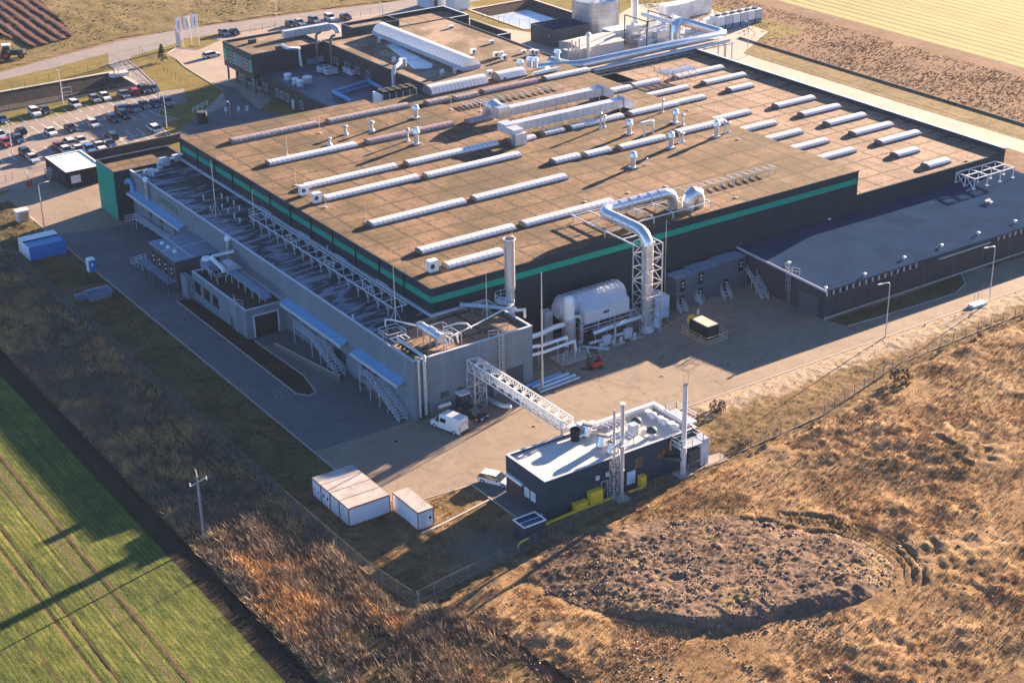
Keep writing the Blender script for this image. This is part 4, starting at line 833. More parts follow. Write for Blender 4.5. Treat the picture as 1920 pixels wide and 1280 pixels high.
for q,top,zb,lab in (((405,402),300,AZ,'tall thin mast on the annex roof left of the pipe rack'),((742,602),500,AZ,'thin mast on the annex roof beside the pipe rack end'),((913,592),510,AZ,'thin braced mast on the annex roof near the tall stack'),((477,417),355,AZ,'thin mast at the far end of the annex pipe rack'),((1017,734),510,0,'very tall thin mast standing in the yard by the pipe bridge'),((1247,520),412,5.5,'thin mast rising in front of the hall by the lattice tower')):
    c=G(q[0],q[1],zb); h=HT(q,top,zb)
    T=thing('lightning_mast',lab,'mast',c,'thin lightning masts'); MB().cyl((c.x,c.y,zb if zb!=5.5 else 0),(c.x,c.y,zb+h),.10 if zb else .17,.035 if zb else .06,8).build('pole',GALV,T)
    if zb==AZ:
        m=MB()
        for k in range(3): m.bar((c.x+.9*math.cos(2.1*k),c.y+.9*math.sin(2.1*k),AZ-.25),(c.x,c.y,AZ+2.3),.045)
        m.build('tripod',GALV,T,smooth=False)
# ---------------------------------------------------------------- annex roof plant
T=thing('roof_vessel','shiny horizontal steel vessel with piping on the sunlit annex roof','pressure vessel',(109.5,182.5,AZ))
z=AZ+1.7
m=MB(); m.cyl((110.3,187.2,z),(110.3,182.8,z),.62,n=16); m.dome((110.3,182.8,z),.1,.1); m.build('vessel',STEEL,T)
m=MB(); m.cyl((110.3,188.0,z),(110.3,187.2,z),.45,.72,14); m.build('vessel_head',GALV,T); MB().cyl((110.3,182.8,z),(110.3,181.8,z),.72,.72,14).build('vessel_head',GALV,T); MB().cyl((110.3,183.4,z+.5),(110.3,183.4,z+1.0),.15,n=8).build('nozzle',GALV,T)
m=MB()
for y in (182.2,184,185.8,187.4):
    for s in (-.6,.6): m.bar((110.3+s,y,AZ-.28),(110.3+s,y,z),.07)
    m.bar((109.7,y,z-.55),(110.9,y,z-.55),.06)
m.build('support_frame',GALV,T,smooth=False)
m=MB(); 
for k,(x,zz) in enumerate(((111.6,10.2),(112.1,10.6),(112.6,10.2),(113.4,10.4))): m.tube([(x,188.5-k,zz),(x,182.6,zz),(x,182.3,AZ)],.10,7)
m.tube([(107.6,193.0,AZ+.2),(107.6,193.0,AZ+1.3),(108.2,192.4,AZ+1.4),(111.8,184.6,AZ+1.4),(113.6,182.6,AZ+1.0)],.13,8); m.tube([(112.8,183.2,AZ+.9),(118.3,184.6,AZ+.9),(119.4,184.9,AZ+1.0),(126.6,187.6,AZ+.7)],.11,8); m.tube([(113.0,185.5,10.9),(115.5,185.5,10.9),(116.4,184.6,10.9),(116.4,183.4,10.6)],.14,8); m.build('pipe_run',WHITE,T)
m=MB()
for x in (111.2,113.8):
    for y in (182.0,184.5,187.0): m.bar((x,y,AZ-.28),(x,y,AZ+1.5),.05)
    m.bar((x,182,AZ+1.5),(x,187,AZ+1.5),.05)
for y in (182.0,184.5,187.0): m.bar((111.2,y,AZ+1.5),(113.8,y,AZ+1.5),.05)
m.build('pipe_frame',GALV,T,smooth=False)
T=thing('roof_platform','small railed steel platform on the annex roof above the stairs','platform',(105.6,188.4,AZ))
m=MB(); railbox(m,105.5,108.6,188.6,191.6,AZ-.2,1.2,.06); m.build('railing',GREYM,T,smooth=False); m=MB()
for k in range(4): m.bar((105.7+.8*k,186.9,AZ+.5),(105.7+.8*k,188.5,AZ+.5),.07)
m.bar((105.6,186.9,AZ+.5),(108.2,186.9,AZ+.5),.07); m.bar((105.6,188.4,AZ+.5),(108.2,188.4,AZ+.5),.07); m.build('hatch_frame',WHITE,T,smooth=False)
m=MB()
for k in range(5): m.tube([(105.6,186.2-.95*k,AZ+.1),(106.0,186.0-.95*k,AZ+.45),(106.3,185.6-.95*k,AZ+.1)],.16,7)
T=thing('hose_coils','black pipe bends strewn along the near annex roof edge','pipes',(105.8,184,AZ)); m.build('hose',BLACK,T)
T=thing('annex_pipe_rack','long ladder like steel pipe rack running along the annex roof','pipe rack',(109.5,192,AZ))
m=MB(); zt2=AZ+1.5
for x in (110.4,112.8): m.bar((x,195.5,zt2),(x,243.5,zt2),.11)
for k in range(17): m.bar((110.4,195.5+3*k,zt2),(112.8,195.5+3*k,zt2),.08)
m.build('deck_frame',GREYM,T,smooth=False)
for k in range(16):
    for x in (110.4,112.8):
        y=197+3*k; m=MB(); m.bar((x,y,AZ-.28),(x,y,zt2),.08); m.bar((x,y,AZ+.5),(x,y+1,zt2),.05); m.bar((x,y,AZ+.5),(x,y-1,zt2),.05); m.build('leg',GALV,T,smooth=False)
m=MB(); railbox(m,110.4,112.8,239.6,243.5,zt2,1.2,.05); m.build('railing',GREYM,T,smooth=False)
for y0 in (201,213.5,226):
    for x in (110.4,112.8):
        m=MB(); m.bar((x,y0,zt2+1.1),(x,y0+3.4,zt2+1.1),.05); m.bar((x,y0,zt2+.6),(x,y0+3.4,zt2+.6),.05)
        for k in range(3): m.bar((x,y0+1.7*k,zt2),(x,y0+1.7*k,zt2+1.1),.05)
        m.build('railing',GREYM,T,smooth=False)
a=0
for k,(px,py) in enumerate(((382,375),(416,372),(427,378),(439,385),(449,395),(440,410),(428,400),(417,392),(395,395),(450,418),(662,600),(615,470))):
    c=G(px,py,AZ-.28); T=thing('roof_stub','small grey pipe stub on the frosty annex roof','pipe stub',c,'pipe stubs on the annex roof'); MB().cyl((c.x,c.y,AZ-.28),(c.x,c.y,AZ+.5),.14,n=8).cyl((c.x,c.y,AZ+.5),(c.x,c.y,AZ+.62),.2,n=8).build('pipe',GREYM,T)
T=thing('annex_vent_units','cluster of pale ducts and fans at the far end of the annex roof','fan unit',(108,277,AZ))
for k,(px,py) in enumerate(((272,327),(283,325),(287,328),(300,318),(297,312),(308,307),(318,305),(330,298),(338,297))):
    c=G(px,py,AZ); m=MB(); s=.45+.15*(k%3)
    if k%2: m.box(c.x-s,c.x+s,c.y-s,c.y+s,AZ-.3,AZ+.5+.3*(k%3))
    else: m.tube([(c.x,c.y,AZ-.3),(c.x,c.y,AZ+.6),(c.x+.3,c.y-.3,AZ+.95),(c.x+.9,c.y-.6,AZ+.8)],.28,10)
    m.build('vent_duct',GREYM if k%3 else STEEL,T)
# ---------------------------------------------------------------- wall chimneys on the left side
for px,py,zb,top,lab in ((278,372,5.6,335,'steel wall chimney with a white domed cowl through the far canopy'),(430,478,5.2,444,'steel wall chimney with bright cap beside the low roof plant')):
    c=AX(px,py,104.5); zt_=AX(px,top,104.5).z
    T=thing('wall_chimney',lab,'chimney',(104.4,c.y,0),'steel wall chimneys'); MB().cyl((104.4,c.y,c.z-.2),(104.4,c.y,zt_-.7),.33,n=14).build('shaft',STACK,T); MB().cyl((104.4,c.y,zt_-.8),(104.4,c.y,zt_-.35),.5,n=14).dome((104.4,c.y,zt_-.35),.5,.4,14,3).build('cowl',WHITE,T)
c=AX(248,352,104.4)
T=thing('wall_hood','curved silver hood pipe leaving the wall above the far canopy','vent pipe',(104.4,c.y,5.8)); m=MB(); m.tube([(104.4,c.y,5.8),(104.4,c.y,7.3),(104.2,c.y+.5,7.9),(104.0,c.y+1.2,7.7),(103.9,c.y+1.6,7.2)],.42,12); m.build('pipe',CANOPY,T)
# plant on the entrance annex roof
T=thing('roof_air_plant','blue grey air plant with ducts on legs on the low annex roof','air handling unit',(99,230,4.9)); z=4.9
m=MB(); m.box(99.2,100.9,236.2,239.8,z+.9,z+2.2); m.build('unit',BLUEG,T); MB().box(101.4,102.9,233.6,236.4,z+.9,z+2.4).build('unit',GREYM,T); MB().cyl((100.0,238.8,z+2.2),(100.0,238.8,z+2.6),.8,n=14).build('fan_cowl',WHITE,T)
m=MB(); m.tube([(104.4,237.5,z+3.0),(102.6,238.2,z+2.7),(101.0,238.3,z+2.6),(100.4,237.6,z+2.6),(100.4,233.4,z+2.3),(100.4,233.0,z+1.8)],.38,12); m.tube([(103.4,235.5,z+1.6),(103.6,233.5,z+1.6),(102.6,233.1,z+1.6)],.25,10); m.build('round_duct',STEEL,T)
m=MB(); m.box(101.3,102.5,222.0,233.0,z+1.1,z+1.7); m._a([(101.2,222.0,z+1.9),(102.6,222.0,z+1.9),(102.7,220.8,z+1.3),(101.1,220.8,z+1.3),(101.2,222.0,z+1.0),(102.6,222.0,z+1.0),(102.7,220.8,z+.9),(101.1,220.8,z+.9)],[(0,1,2,3),(4,7,6,5),(0,4,5,1),(1,5,6,2),(2,6,7,3),(3,7,4,0)]); m.build('flat_duct',BLUEG,T,smooth=False)
for y in (222.5,225,227.5,230,232.5):
    for x in (101.4,102.4): MB().bar((x,y,z-.3),(x,y,z+1.1),.07).build('leg',GREYM,T,smooth=False)
for y in (233.5,236,239.5):
    for x in (99.3,100.8,102.8): MB().bar((x,y,z-.3),(x,y,z+.9),.07).build('leg',GREYM,T,smooth=False)
m=MB(); railbox(m,99.0,103.0,233.2,236.0,z+.6,1.0,.05,(2,)); m.build('railing',GREYM,T,smooth=False)
def cage_ladder(name,label,x,y,z0,z1,face,w=.55,mat=GALV):
    T=thing(name,label,'ladder',(x,y,z0)); m=MB()
    ax=Vector((0,1,0)) if face=='L' else Vector((1,0,0)); out=Vector((-1,0,0)) if face=='L' else Vector((0,-1,0)); c=Vector((x,y,0))+out*.2
    for s in (-1,1): m.bar(c+ax*w/2*s+Vector((0,0,z0)),c+ax*w/2*s+Vector((0,0,z1+1.1)),.055)
    z=z0+.3
    while z<z1: m.bar(c-ax*w/2+Vector((0,0,z)),c+ax*w/2+Vector((0,0,z)),.035); z+=.45
    m.build('ladder',mat,T,smooth=False); m=MB(); z=z0+2.4
    while z<z1+1.1:
        P_=[c+ax*.42*math.cos(R(180*k/6))+out*(.75*math.sin(R(180*k/6)))+Vector((0,0,z)) for k in range(7)]
        for a,b in zip(P_[:-1],P_[1:]): m.bar(a,b,.035)
        z+=.9
    for k in (1,3,5):
        q=c+ax*.42*math.cos(R(30*k))+out*.75*math.sin(R(30*k)); m.bar(q+Vector((0,0,z0+2.4)),q+Vector((0,0,z1+1)),.03)
    m.build('cage',mat,T,smooth=False)
    for s in (-1,1):
        m=MB(); q=c-out*.2+ax*s*.4
        for zz in (z1+.55,z1+1.1): m.bar(q+Vector((0,0,zz)),q+ax*s*1.3-out*.4+Vector((0,0,zz)),.04)
        for k in (0,1.3): m.bar(q+ax*s*k-out*.3*k+Vector((0,0,z1-.2)),q+ax*s*k-out*.3*k+Vector((0,0,z1+1.1)),.04)
        m.build('guard_rail',mat,T,smooth=False)
cage_ladder('cage_ladder','caged ladder on the near annex front above the pipe bridge',119.5,180.75,1.5,9.5,'F')
cage_ladder('cage_ladder','caged ladder on the low left block beside its loading door',97.85,223.6,0.2,4.9,'L')
cage_ladder('cage_ladder','caged ladder on the left gable of the tiled roof warehouse',176.15,180.2,0.2,5.5,'L')
# courtyard plant
z=4.45
for k,(px,py,top,r,lab) in enumerate(((540,152,138,.9,'rearmost round roof fan with white lid on the courtyard roof'),(554,160,146,.75,'left front round roof fan with white lid on the courtyard roof'),(563,164,150,.8,'nearest round roof fan with white lid on the courtyard roof'),(577,158,143,1.1,'largest round roof fan with white lid on the courtyard roof'))):
    c=G(px,py,z); h=HT((px,py),top,z); T=thing('roof_fan',lab,'roof fan',c,'round roof fans in the courtyard'); MB().box(c.x-r,c.x+r,c.y-r,c.y+r,z,z+.4).build('base',BLUEG,T,smooth=False); MB().cyl((c.x,c.y,z+.4),(c.x,c.y,z+h-.3),r*.9,n=14).build('drum',GREYM,T); MB().cyl((c.x,c.y,z+h-.35),(c.x,c.y,z+h-.15),r*1.05,n=14).dome((c.x,c.y,z+h-.15),r*1.05,.25,14,2).build('lid',WHITE,T)
for px,py,lab in ((585,121,'left flat cooling unit against the office rear wall'),(603,116,'right flat cooling unit against the office rear wall'),(608,136,'grey cooling unit in the middle of the courtyard roof'),(620,140,'small white unit beside the courtyard pipes'),(656,137,'left air unit at the rear hall wall'),(665,141,'right air unit at the rear hall wall')):
    c=G(px,py,z); T=thing('cooling_unit',lab,'cooling unit',c,'cooling units on the courtyard roof'); MB().box(c.x-1.4,c.x+1.4,c.y-1,c.y+1,z+.3,z+1.5).build('casing',BLUEG if px<600 else GREYM,T,smooth=False); MB().cyl((c.x-.65,c.y,z+1.5),(c.x-.65,c.y,z+1.58),.5,n=12).build('fan',DGREY,T); MB().cyl((c.x+.65,c.y,z+1.5),(c.x+.65,c.y,z+1.58),.5,n=12).build('fan',DGREY,T); m=MB(); m.box(c.x-1.3,c.x-1.1,c.y-1,c.y+1,z,z+.3); m.box(c.x+1.1,c.x+1.3,c.y-1,c.y+1,z,z+.3); m.build('skid',DGREY,T,smooth=False)
T=thing('courtyard_pipes','pale blue insulated pipe loop on the courtyard roof','pipes',G(625,170,z))
Q=[G(660,190,z+1),G(625,172,z+1),G(690,152,z+1),G(735,176,z+1)]
m=MB(); m.tube(Q,.42,12); Q2=[q+Vector((.9,-1.2,-.35)) for q in Q]; m.tube(Q2,.25,10); m.build('pipe_run',CANOPY,T); m=MB()
for q in Q+[(Q[1]+Q[2])/2,(Q[0]+Q[1])/2]: m.bar((q.x,q.y,z),(q.x,q.y,z+.7),.12)
m.build('stand',DGREY,T,smooth=False)
T=thing('fan_cooler','dark framed air cooler with a row of fans on top behind the roof edge','air cooler',(160.4,284.5,4.5))
MB().box(160.6,168.8,284.4,287.2,9.6,13.4).build('coil_block',DGREY,T,smooth=False); MB().box(160.1,160.55,284.2,287.4,9.2,13.5).build('end_panel',WHITE,T,smooth=False)
for k in range(5):
    for yy in (285.1,286.6): MB().cyl((161.6+1.6*k,yy,13.4),(161.6+1.6*k,yy,13.9),.62,.66,12).build('fan',BLACK,T)
m=MB()
for k in range(6): m.box(160.6+1.6*k,160.75+1.6*k,284.2,284.38,4.5,13.5)
m.build('frame',GREYM,T,smooth=False); MB().box(160.6,168.8,284.6,287,4.5,9.6).build('plinth',DGREY,T,smooth=False)
T=thing('wall_flues','pair of brown wall flues where office and rear hall meet','flue',(177,341.5,4.5))
for x,y in ((176.2,342.0),(177.6,337.5)): MB().tube([(x,y,4.5),(x,y,11.2),(x+.4,y,11.8),(x+1.2,y,11.9)],.32,10).build('pipe',M('flue_brown',(.2,.16,.14),.5) if x<177 else bpy.data.materials['flue_brown'],T)
T=thing('office_roof_duct','long white duct running across the office roof','air duct',(167,352,9.3))
a=G(533,68,9.6); b=G(622,57,9.6); m=MB(); ductbox(m,[(a.x,a.y),(b.x,a.y)],.8,9.2,10.9); m.build('duct_run',DUCT,T,smooth=False); m=MB(); m.tube([(b.x,a.y,10.1),(b.x+1.2,a.y-.4,10.0),(b.x+1.8,a.y-1.4,9.4),(b.x+1.8,a.y-1.8,8.6)],.7,10); m.build('elbow',GREYM,T)
T=thing('office_downpipe_duct','crooked white flue pipe climbing down the office rear wall','flue',(168.9,342,4.5))
m=MB(); c=AY(565,122,342.2); m.tube([(167.8,343.9,9.9),(167.8,343.4,10.1),(168.6,342.2,9.4),(c.x-.3,342.2,9.0),(c.x-.2,342.2,6.5),(c.x,342.2,4.5)],.32,10); m.build('pipe',WHITE,T)
for px,py,lab in ((473,80,'left dark roof hatch on the office'),(524,93,'right dark roof hatch at the office roof edge')):
    c=G(px,py,9); T=thing('roof_hatch',lab,'roof hatch',c,'dark hatches on the office roof'); MB().box(c.x-.8,c.x+.8,c.y-.6,c.y+.6,8.9,9.7).build('box',BROWNW,T,smooth=False); MB().box(c.x-.9,c.x+.9,c.y-.7,c.y+.7,9.7,9.8).build('lid',DGREY,T,smooth=False)
a=G(733,165,9.6)
T=thing('rear_hall_duct','silver elbow duct from the rear hall roof down its wall','air duct',(177,307,5))
c=G(750,128,9.6); m=MB(); m.tube([(c.x,c.y,9.6),(c.x,c.y,11.1),(c.x-.3,c.y-.6,11.6),(c.x-1.2,c.y-2.2,11.5),(177.2,c.y-3.2,10.9),(176.9,c.y-3.3,9.9),(176.9,c.y-3.3,4.5)],.42,12); m.build('duct_run',GREYM,T); MB().cyl((c.x+1.0,c.y+.2,9.6),(c.x+1.0,c.y+.2,11.6),.75,n=12).build('filter_drum',STEEL,T)
for px,py,top,lab in ((711,80,70,'roof unit beside the far end of the ridge skylight'),(738,118,109,'cylinder vent beside the shaded pale pool of the rear roof'),(852,138,128,'curved steel fan at the near end of the ridge skylight'),(828,142,132,'round steel fan in the shade of the ridge skylight')):
    c=G(px,py,9.6); h=HT((px,py),top,9.6); T=thing('rear_roof_fan',lab,'roof fan',c,'steel fans along the ridge skylight'); MB().cyl((c.x,c.y,9.55),(c.x,c.y,9.6+h*.7),.4,n=10).build('drum',STEEL,T); MB().cyl((c.x-.3,c.y,9.6+h*.75),(c.x+.5,c.y-.3,9.6+h*.9),.5,n=10).build('hood',GREYM,T)
# ---------------------------------------------------------------- stairs
def stair(name,label,top,bot,w=1.0,plat=2.0,mat=GREYM,zb=0.0,group=None):
    top=Vector(top);bot=Vector(bot); d=(bot-top); d.z=0; L_=d.length; d.normalize(); n=Vector((-d.y,d.x,0))*w/2; up=Vector((0,0,1))
    T=thing(name,label,'stairs',(bot.x,bot.y,zb),group)
    a0=top-d*plat
    q=[a0+n,top+n,top-n,a0-n]; m=MB(); m.prism([(v.x,v.y) for v in q],top.z-.12,top.z); m.build('platform',mat,T,smooth=False)
    m=MB()
    for s in (-1,1): m.bar(top+n*s,bot+n*s,.09)
    k=max(3,int((top.z-bot.z)/.21))
    for i in range(1,k):
        c=top+(bot-top)*i/k; m._a([c+n-d*.13,c+n+d*.13,c-n+d*.13,c-n-d*.13,c+n-d*.13-up*.04,c+n+d*.13-up*.04,c-n+d*.13-up*.04,c-n-d*.13-up*.04],[(0,1,2,3),(7,6,5,4),(0,4,5,1),(1,5,6,2),(2,6,7,3),(3,7,4,0)])
    m.build('stair_flight',mat,T,smooth=False)
    for s in (-1,1):
        m=MB()
        for hh in (1.05,.55): m.bar(top+n*s+up*hh,bot+n*s+up*hh,.045); m.bar(a0+n*s+up*hh,top+n*s+up*hh,.045)
        for i in range(6): c=top+(bot-top)*i/5+n*s; m.bar(c,c+up*1.05,.04)
        for i in range(3): c=a0+(top-a0)*i/2+n*s; m.bar(c,c+up*1.05,.04)
        m.build('railing',mat,T,smooth=False)
    for c in [a0+n,a0-n,top+n,top-n]+[top+(bot-top)*f+n*s for f in (.33,.62) for s in (-1,1)]:
        if c.z-zb>.5: MB().bar((c.x,c.y,zb),(c.x,c.y,c.z-.05),.06).build('leg',mat,T,smooth=False)
    return T
stair('steel_stairs','steel stairs under the middle blue canopy on the left facade',(103.7,208.4,3.1),(103.4,199.8,.05),1.3,6.2)
stair('steel_stairs','steel stairs under the nearest blue canopy at the annex corner',(103.8,190.6,3.3),(103.6,182.1,.05),1.3,3.2)
stair('steel_stairs','steel stairs and long landing under the farthest blue canopy',(103.6,277.0,1.9),(103.4,282.0,.05),1.5,18)
stair('steel_stairs','short folded steel steps at the far end of the blue cabin walkway',(96.0,257.5,1.8),(95.6,261.3,.05),.9,.6)
c=G(1405,507,2.6); b=G(1435,561); stair('steel_stairs','longest steel stairs down from the right grey container stack',(c.x,c.y,2.7),(b.x,b.y,.05),1.1,2.4)
c=G(1284,538,2.6); b=G(1318,571); stair('steel_stairs','steel stairs down from the left grey container stack',(c.x,c.y,2.7),(b.x,b.y,.05),1.0,1.6)
c=G(1356,540,.8); b=G(1366,562); stair('door_steps','short steel door steps before the middle grey containers',(c.x,c.y,.8),(b.x,b.y,.05),1.2,.8)
c=G(1275,572,.8); b=G(1284,588); stair('door_steps','short steel door steps before the left grey containers',(c.x,c.y,.8),(b.x,b.y,.05),1.2,.8)
# ---------------------------------------------------------------- grey site containers by the hall wall
for x0,x1,y,lvl,lab in ((159.4,163.5,189.0,2,'left grey two storey container stack beside the lattice tower'),(163.8,169.4,189.6,2,'middle grey two storey container stack against the hall wall'),(169.7,175.2,190.0,2,'right grey two storey container stack beside the warehouse gable')):
    T=thing('site_container',lab,'container',(x0,y,0),'grey container stacks by the hall')
    for k in range(lvl):
        z=.15+2.75*k; MB().box(x0,x1,y,y+2.7,z,z+2.6).build('container_body',BLUEG if 0 else M('container_grey%d'%k,(.085,.10,.125),.6,var=.08),T,smooth=False)
        m=MB(); m.box(x0-.04,x1+.04,y-.04,y+2.74,z+2.6,z+2.68); m.build('roof_sheet',BLUEG,T,smooth=False)
        xx=x0+(.9 if x0<165 else x1-x0-1.5 if k else .9); d=panel(T,'door',BLACK,'F',y,xx,xx+.95,z+.1,z+2.2); [MB().box(xx+.3,xx+.65,y-.1,y-.055,z+q,z+q+.22).build('door_notice',WHITE,d,smooth=False) for q in (.9,1.5)]
# ---------------------------------------------------------------- heat exchanger group
T=thing('drum_exchanger','ribbed silver drum lying on a steel frame before the front wall','heat exchanger',(142,189.6,0))
m=MB(); m.cyl((137.3,190.2,5.7),(148.4,190.2,5.7),2.15,n=24); m.build('drum',STEEL,T)
for k in range(12): 
    x=137.6+.93*k; MB().cyl((x,190.2,5.7),(x+.14,190.2,5.7),2.24,n=24).build('drum_rib',GREYM,T)
m=MB(); m.cyl((136.3,190.2,5.7),(137.3,190.2,5.7),1.2,2.1,20); m.build('drum_end',GREYM,T); m=MB(); m.cyl((148.4,190.2,5.7),(148.9,190.2,5.7),2.15,1.7,24); m.build('drum_end',GREYM,T)
m=MB(); m._a([(139,186.2,4.2),(147.6,186.2,4.2),(147.6,188.6,4.2),(139,188.6,4.2),(139,186.2,5.9),(147.6,186.2,6.3),(147.6,188.9,7.4),(139,188.9,7.2)],[(0,3,2,1),(4,5,6,7),(0,1,5,4),(1,2,6,5),(2,3,7,6),(3,0,4,7)]); m.build('hood',GREYM,T,smooth=False)
MB().box(142.5,143.6,186.14,186.19,5.0,5.4).build('name_plate',DGREY,T,smooth=False)
for x in (138.5,141.7,144.9,148.0):
    m=MB()
    for y in (186.4,191.5): m.bar((x,y,0),(x,y,4.2),.11)
    m.bar((x,186.4,4.1),(x,191.5,4.1),.1); m.bar((x,186.4,3.0),(x,191.5,3.0),.08); m.bar((x,186.4,0.1),(x,191.5,4.1),.06); m.build('frame_bay',GALV,T,smooth=False)
m=MB(); m.bar((138,186.2,4.1),(149,186.2,4.1),.1); m.bar((138,186.2,3.4),(149,186.2,3.4),.07); m.bar((138,186.2,2.9),(152,186.2,2.9),.07); m.build('rail_beam',GREYM,T,smooth=False)
MB().box(138.5,148,186.4,191.4,3.98,4.06).build('deck',DGREY,T,smooth=False)
T=thing('flue_gas_pipe','bright horizontal pipe run on stands below the silver drum','pipes',(140,185.5,0))
m=MB(); m.cyl((139.6,185.6,2.5),(150.5,185.9,2.7),.42,n=14); m.build('main_pipe',STEEL,T); m=MB(); m.cyl((139.5,185.6,2.5),(139.62,185.6,2.5),.75,n=16); m.build('dark_flange',BLACK,T)
m=MB(); m.tube([(139.2,185.4,1.1),(142,185.2,1.1),(144,185.2,1.1),(147.5,185.3,1.1)],.28,10); m.tube([(143.6,184.6,.1),(143.6,184.6,3.6)],.2,10); m.tube([(138.3,186,.6),(141.5,183.4,.2)],.22,8); m.build('branch_pipe',GALV,T)
for x in (141.4,145.6): MB().box(x,x+1.4,184.6,185.1,.3,1.9).build('control_cabinet',GREYM,T,smooth=False)
for x in (140.5,142.8,146.9,149.2): MB().bar((x,185.6,0),(x,185.6,2.2),.07).build('stand',GALV,T,smooth=False)
for x,s in ((140.7,.35),(143.1,.28),(144.6,.34),(147.3,.3)): MB().cyl((x,184.4,.1),(x,184.4,.9),s,n=10).dome((x,184.4,.9),s,.25,10,3).build('valve_pot',GALV,T)
for x in (141,144,147.5): MB().box(x-1,x+1.1,183.9,185.4,.05,.28).build('pad',CONC,T,smooth=False)
T=thing('cyclone_column','round silver column with bright domed head left of the drum','gas scrubber',(136.9,187.6,0))
cx,cy=136.9,187.6
MB().cyl((cx,cy,1.2),(cx,cy,4.9),1.08,n=20).cyl((cx,cy,4.9),(cx,cy,5.2),1.08,.86,20).build('lower_shell',STACK,T); MB().cyl((cx,cy,5.2),(cx,cy,8.1),.86,n=20).dome((cx,cy,8.1),.86,.85,20,4).build('upper_shell',WHITE,T)
m=MB(); m.tube([(cx+.6,cy-.3,5.4),(cx+1.6,cy-.6,5.3),(cx+1.9,cy-.7,4.8),(cx+1.9,cy-.7,1.2),(cx+1.2,cy-.9,.8)],.3,10); m.build('side_pipe',GALV,T)
for k in range(4): MB().bar((cx+.7*math.cos(1.57*k+.8),cy+.7*math.sin(1.57*k+.8),0),(cx+.7*math.cos(1.57*k+.8),cy+.7*math.sin(1.57*k+.8),1.3),.08).build('leg',GALV,T,smooth=False)
m=MB(); m.box(134.6,136.0,190.6,192.0,.1,5.6); m.build('flat_duct',GREYM,T,smooth=False)
m=MB(); m.tube([(125.4,184.6,4.0),(128.5,184.4,4.0),(129.4,184.4,3.8),(134.2,184.6,3.8),(134.4,184.7,2.2)],.27,10); m.tube([(125.4,183.6,3.2),(129.2,183.4,3.2),(135.2,183.8,3.2),(135.4,183.8,1.6)],.24,10); m.tube([(125.4,187.0,4.2),(131.2,187.2,4.2),(134.0,187.6,4.4),(136.2,187.6,4.4)],.4,12); 
T=thing('annex_pipe_bundle','white and blue pipes leaving the right annex wall for the scrubber','pipes',(125.4,184,0)); m.build('pipe_run',WHITE,T)
for x in (128.6,132.2,134.8): MB().bar((x,184.0,0),(x,184.0,3.8),.07).build('stand',GALV,T,smooth=False)
m=MB(); m.box(132.4,138.6,183.0,186.6,.03,.2); m.build('slab',CONC,T,smooth=False)
for x,y in ((133.2,184.0),(134.4,184.9),(135.6,184.2),(136.8,184.8),(137.8,184.0)): MB().cyl((x,y,.2),(x,y,1.3),.24,n=10).dome((x,y,1.3),.24,.2,10,3).build('pump',GALV,T)
T=thing('filter_cabinet','pale blue filter cabinet at the foot of the lattice tower','cabinet',(153.2,186.2,0))
MB().box(153.0,155.9,186.4,189.2,.9,4.6).build('casing',M('pale_blue_metal',(.42,.50,.62),.45,.1),T,smooth=False); MB().cyl((152.2,185.2,.2),(153.4,186.6,3.2),.7,.5,12).build('hopper',GREYM,T)
for x in (153.1,155.7):
    for y in (186.5,189.0): MB().bar((x,y,0),(x,y,.9),.1).build('leg',GALV,T,smooth=False)
T=thing('floor_pipe','thin tan pipe lying on the yard beside the lattice tower','pipe',(154,184.3,0)); MB().cyl((152.4,184.2,.2),(159.5,186.3,.2),.1,n=6).build('pipe',WOODT,T)
# generator on a railed pallet
T=thing('generator_skid','black generator box on a railed yellow tan skid in the yard','generator',(157,179,0))
a=R(0)
MB().box(154.6,159.3,175.6,181.9,.05,.25).build('skid',WOODT,T,smooth=False); MB().box(155.6,157.9,176.6,181.0,.25,2.5).build('housing',M('generator_black',(.02,.025,.03),.4),T,smooth=False); MB().box(155.7,157.8,176.7,180.6,2.5,2.62).build('roof_panel',M('tan_lid',(.55,.45,.36),.6),T,smooth=False); MB().cyl((156.8,181.0,1.7),(156.8,182.1,1.7),.85,n=14).build('fuel_tank',YEL,T); MB().box(157.4,157.8,181.2,181.4,2.2,3.5).build('panel_post',WOODT,T,smooth=False)
m=MB(); railbox(m,154.7,159.2,175.7,181.8,.25,1.0,.05); m.build('railing',M('tan_rail',(.55,.43,.30),.5),T,smooth=False)
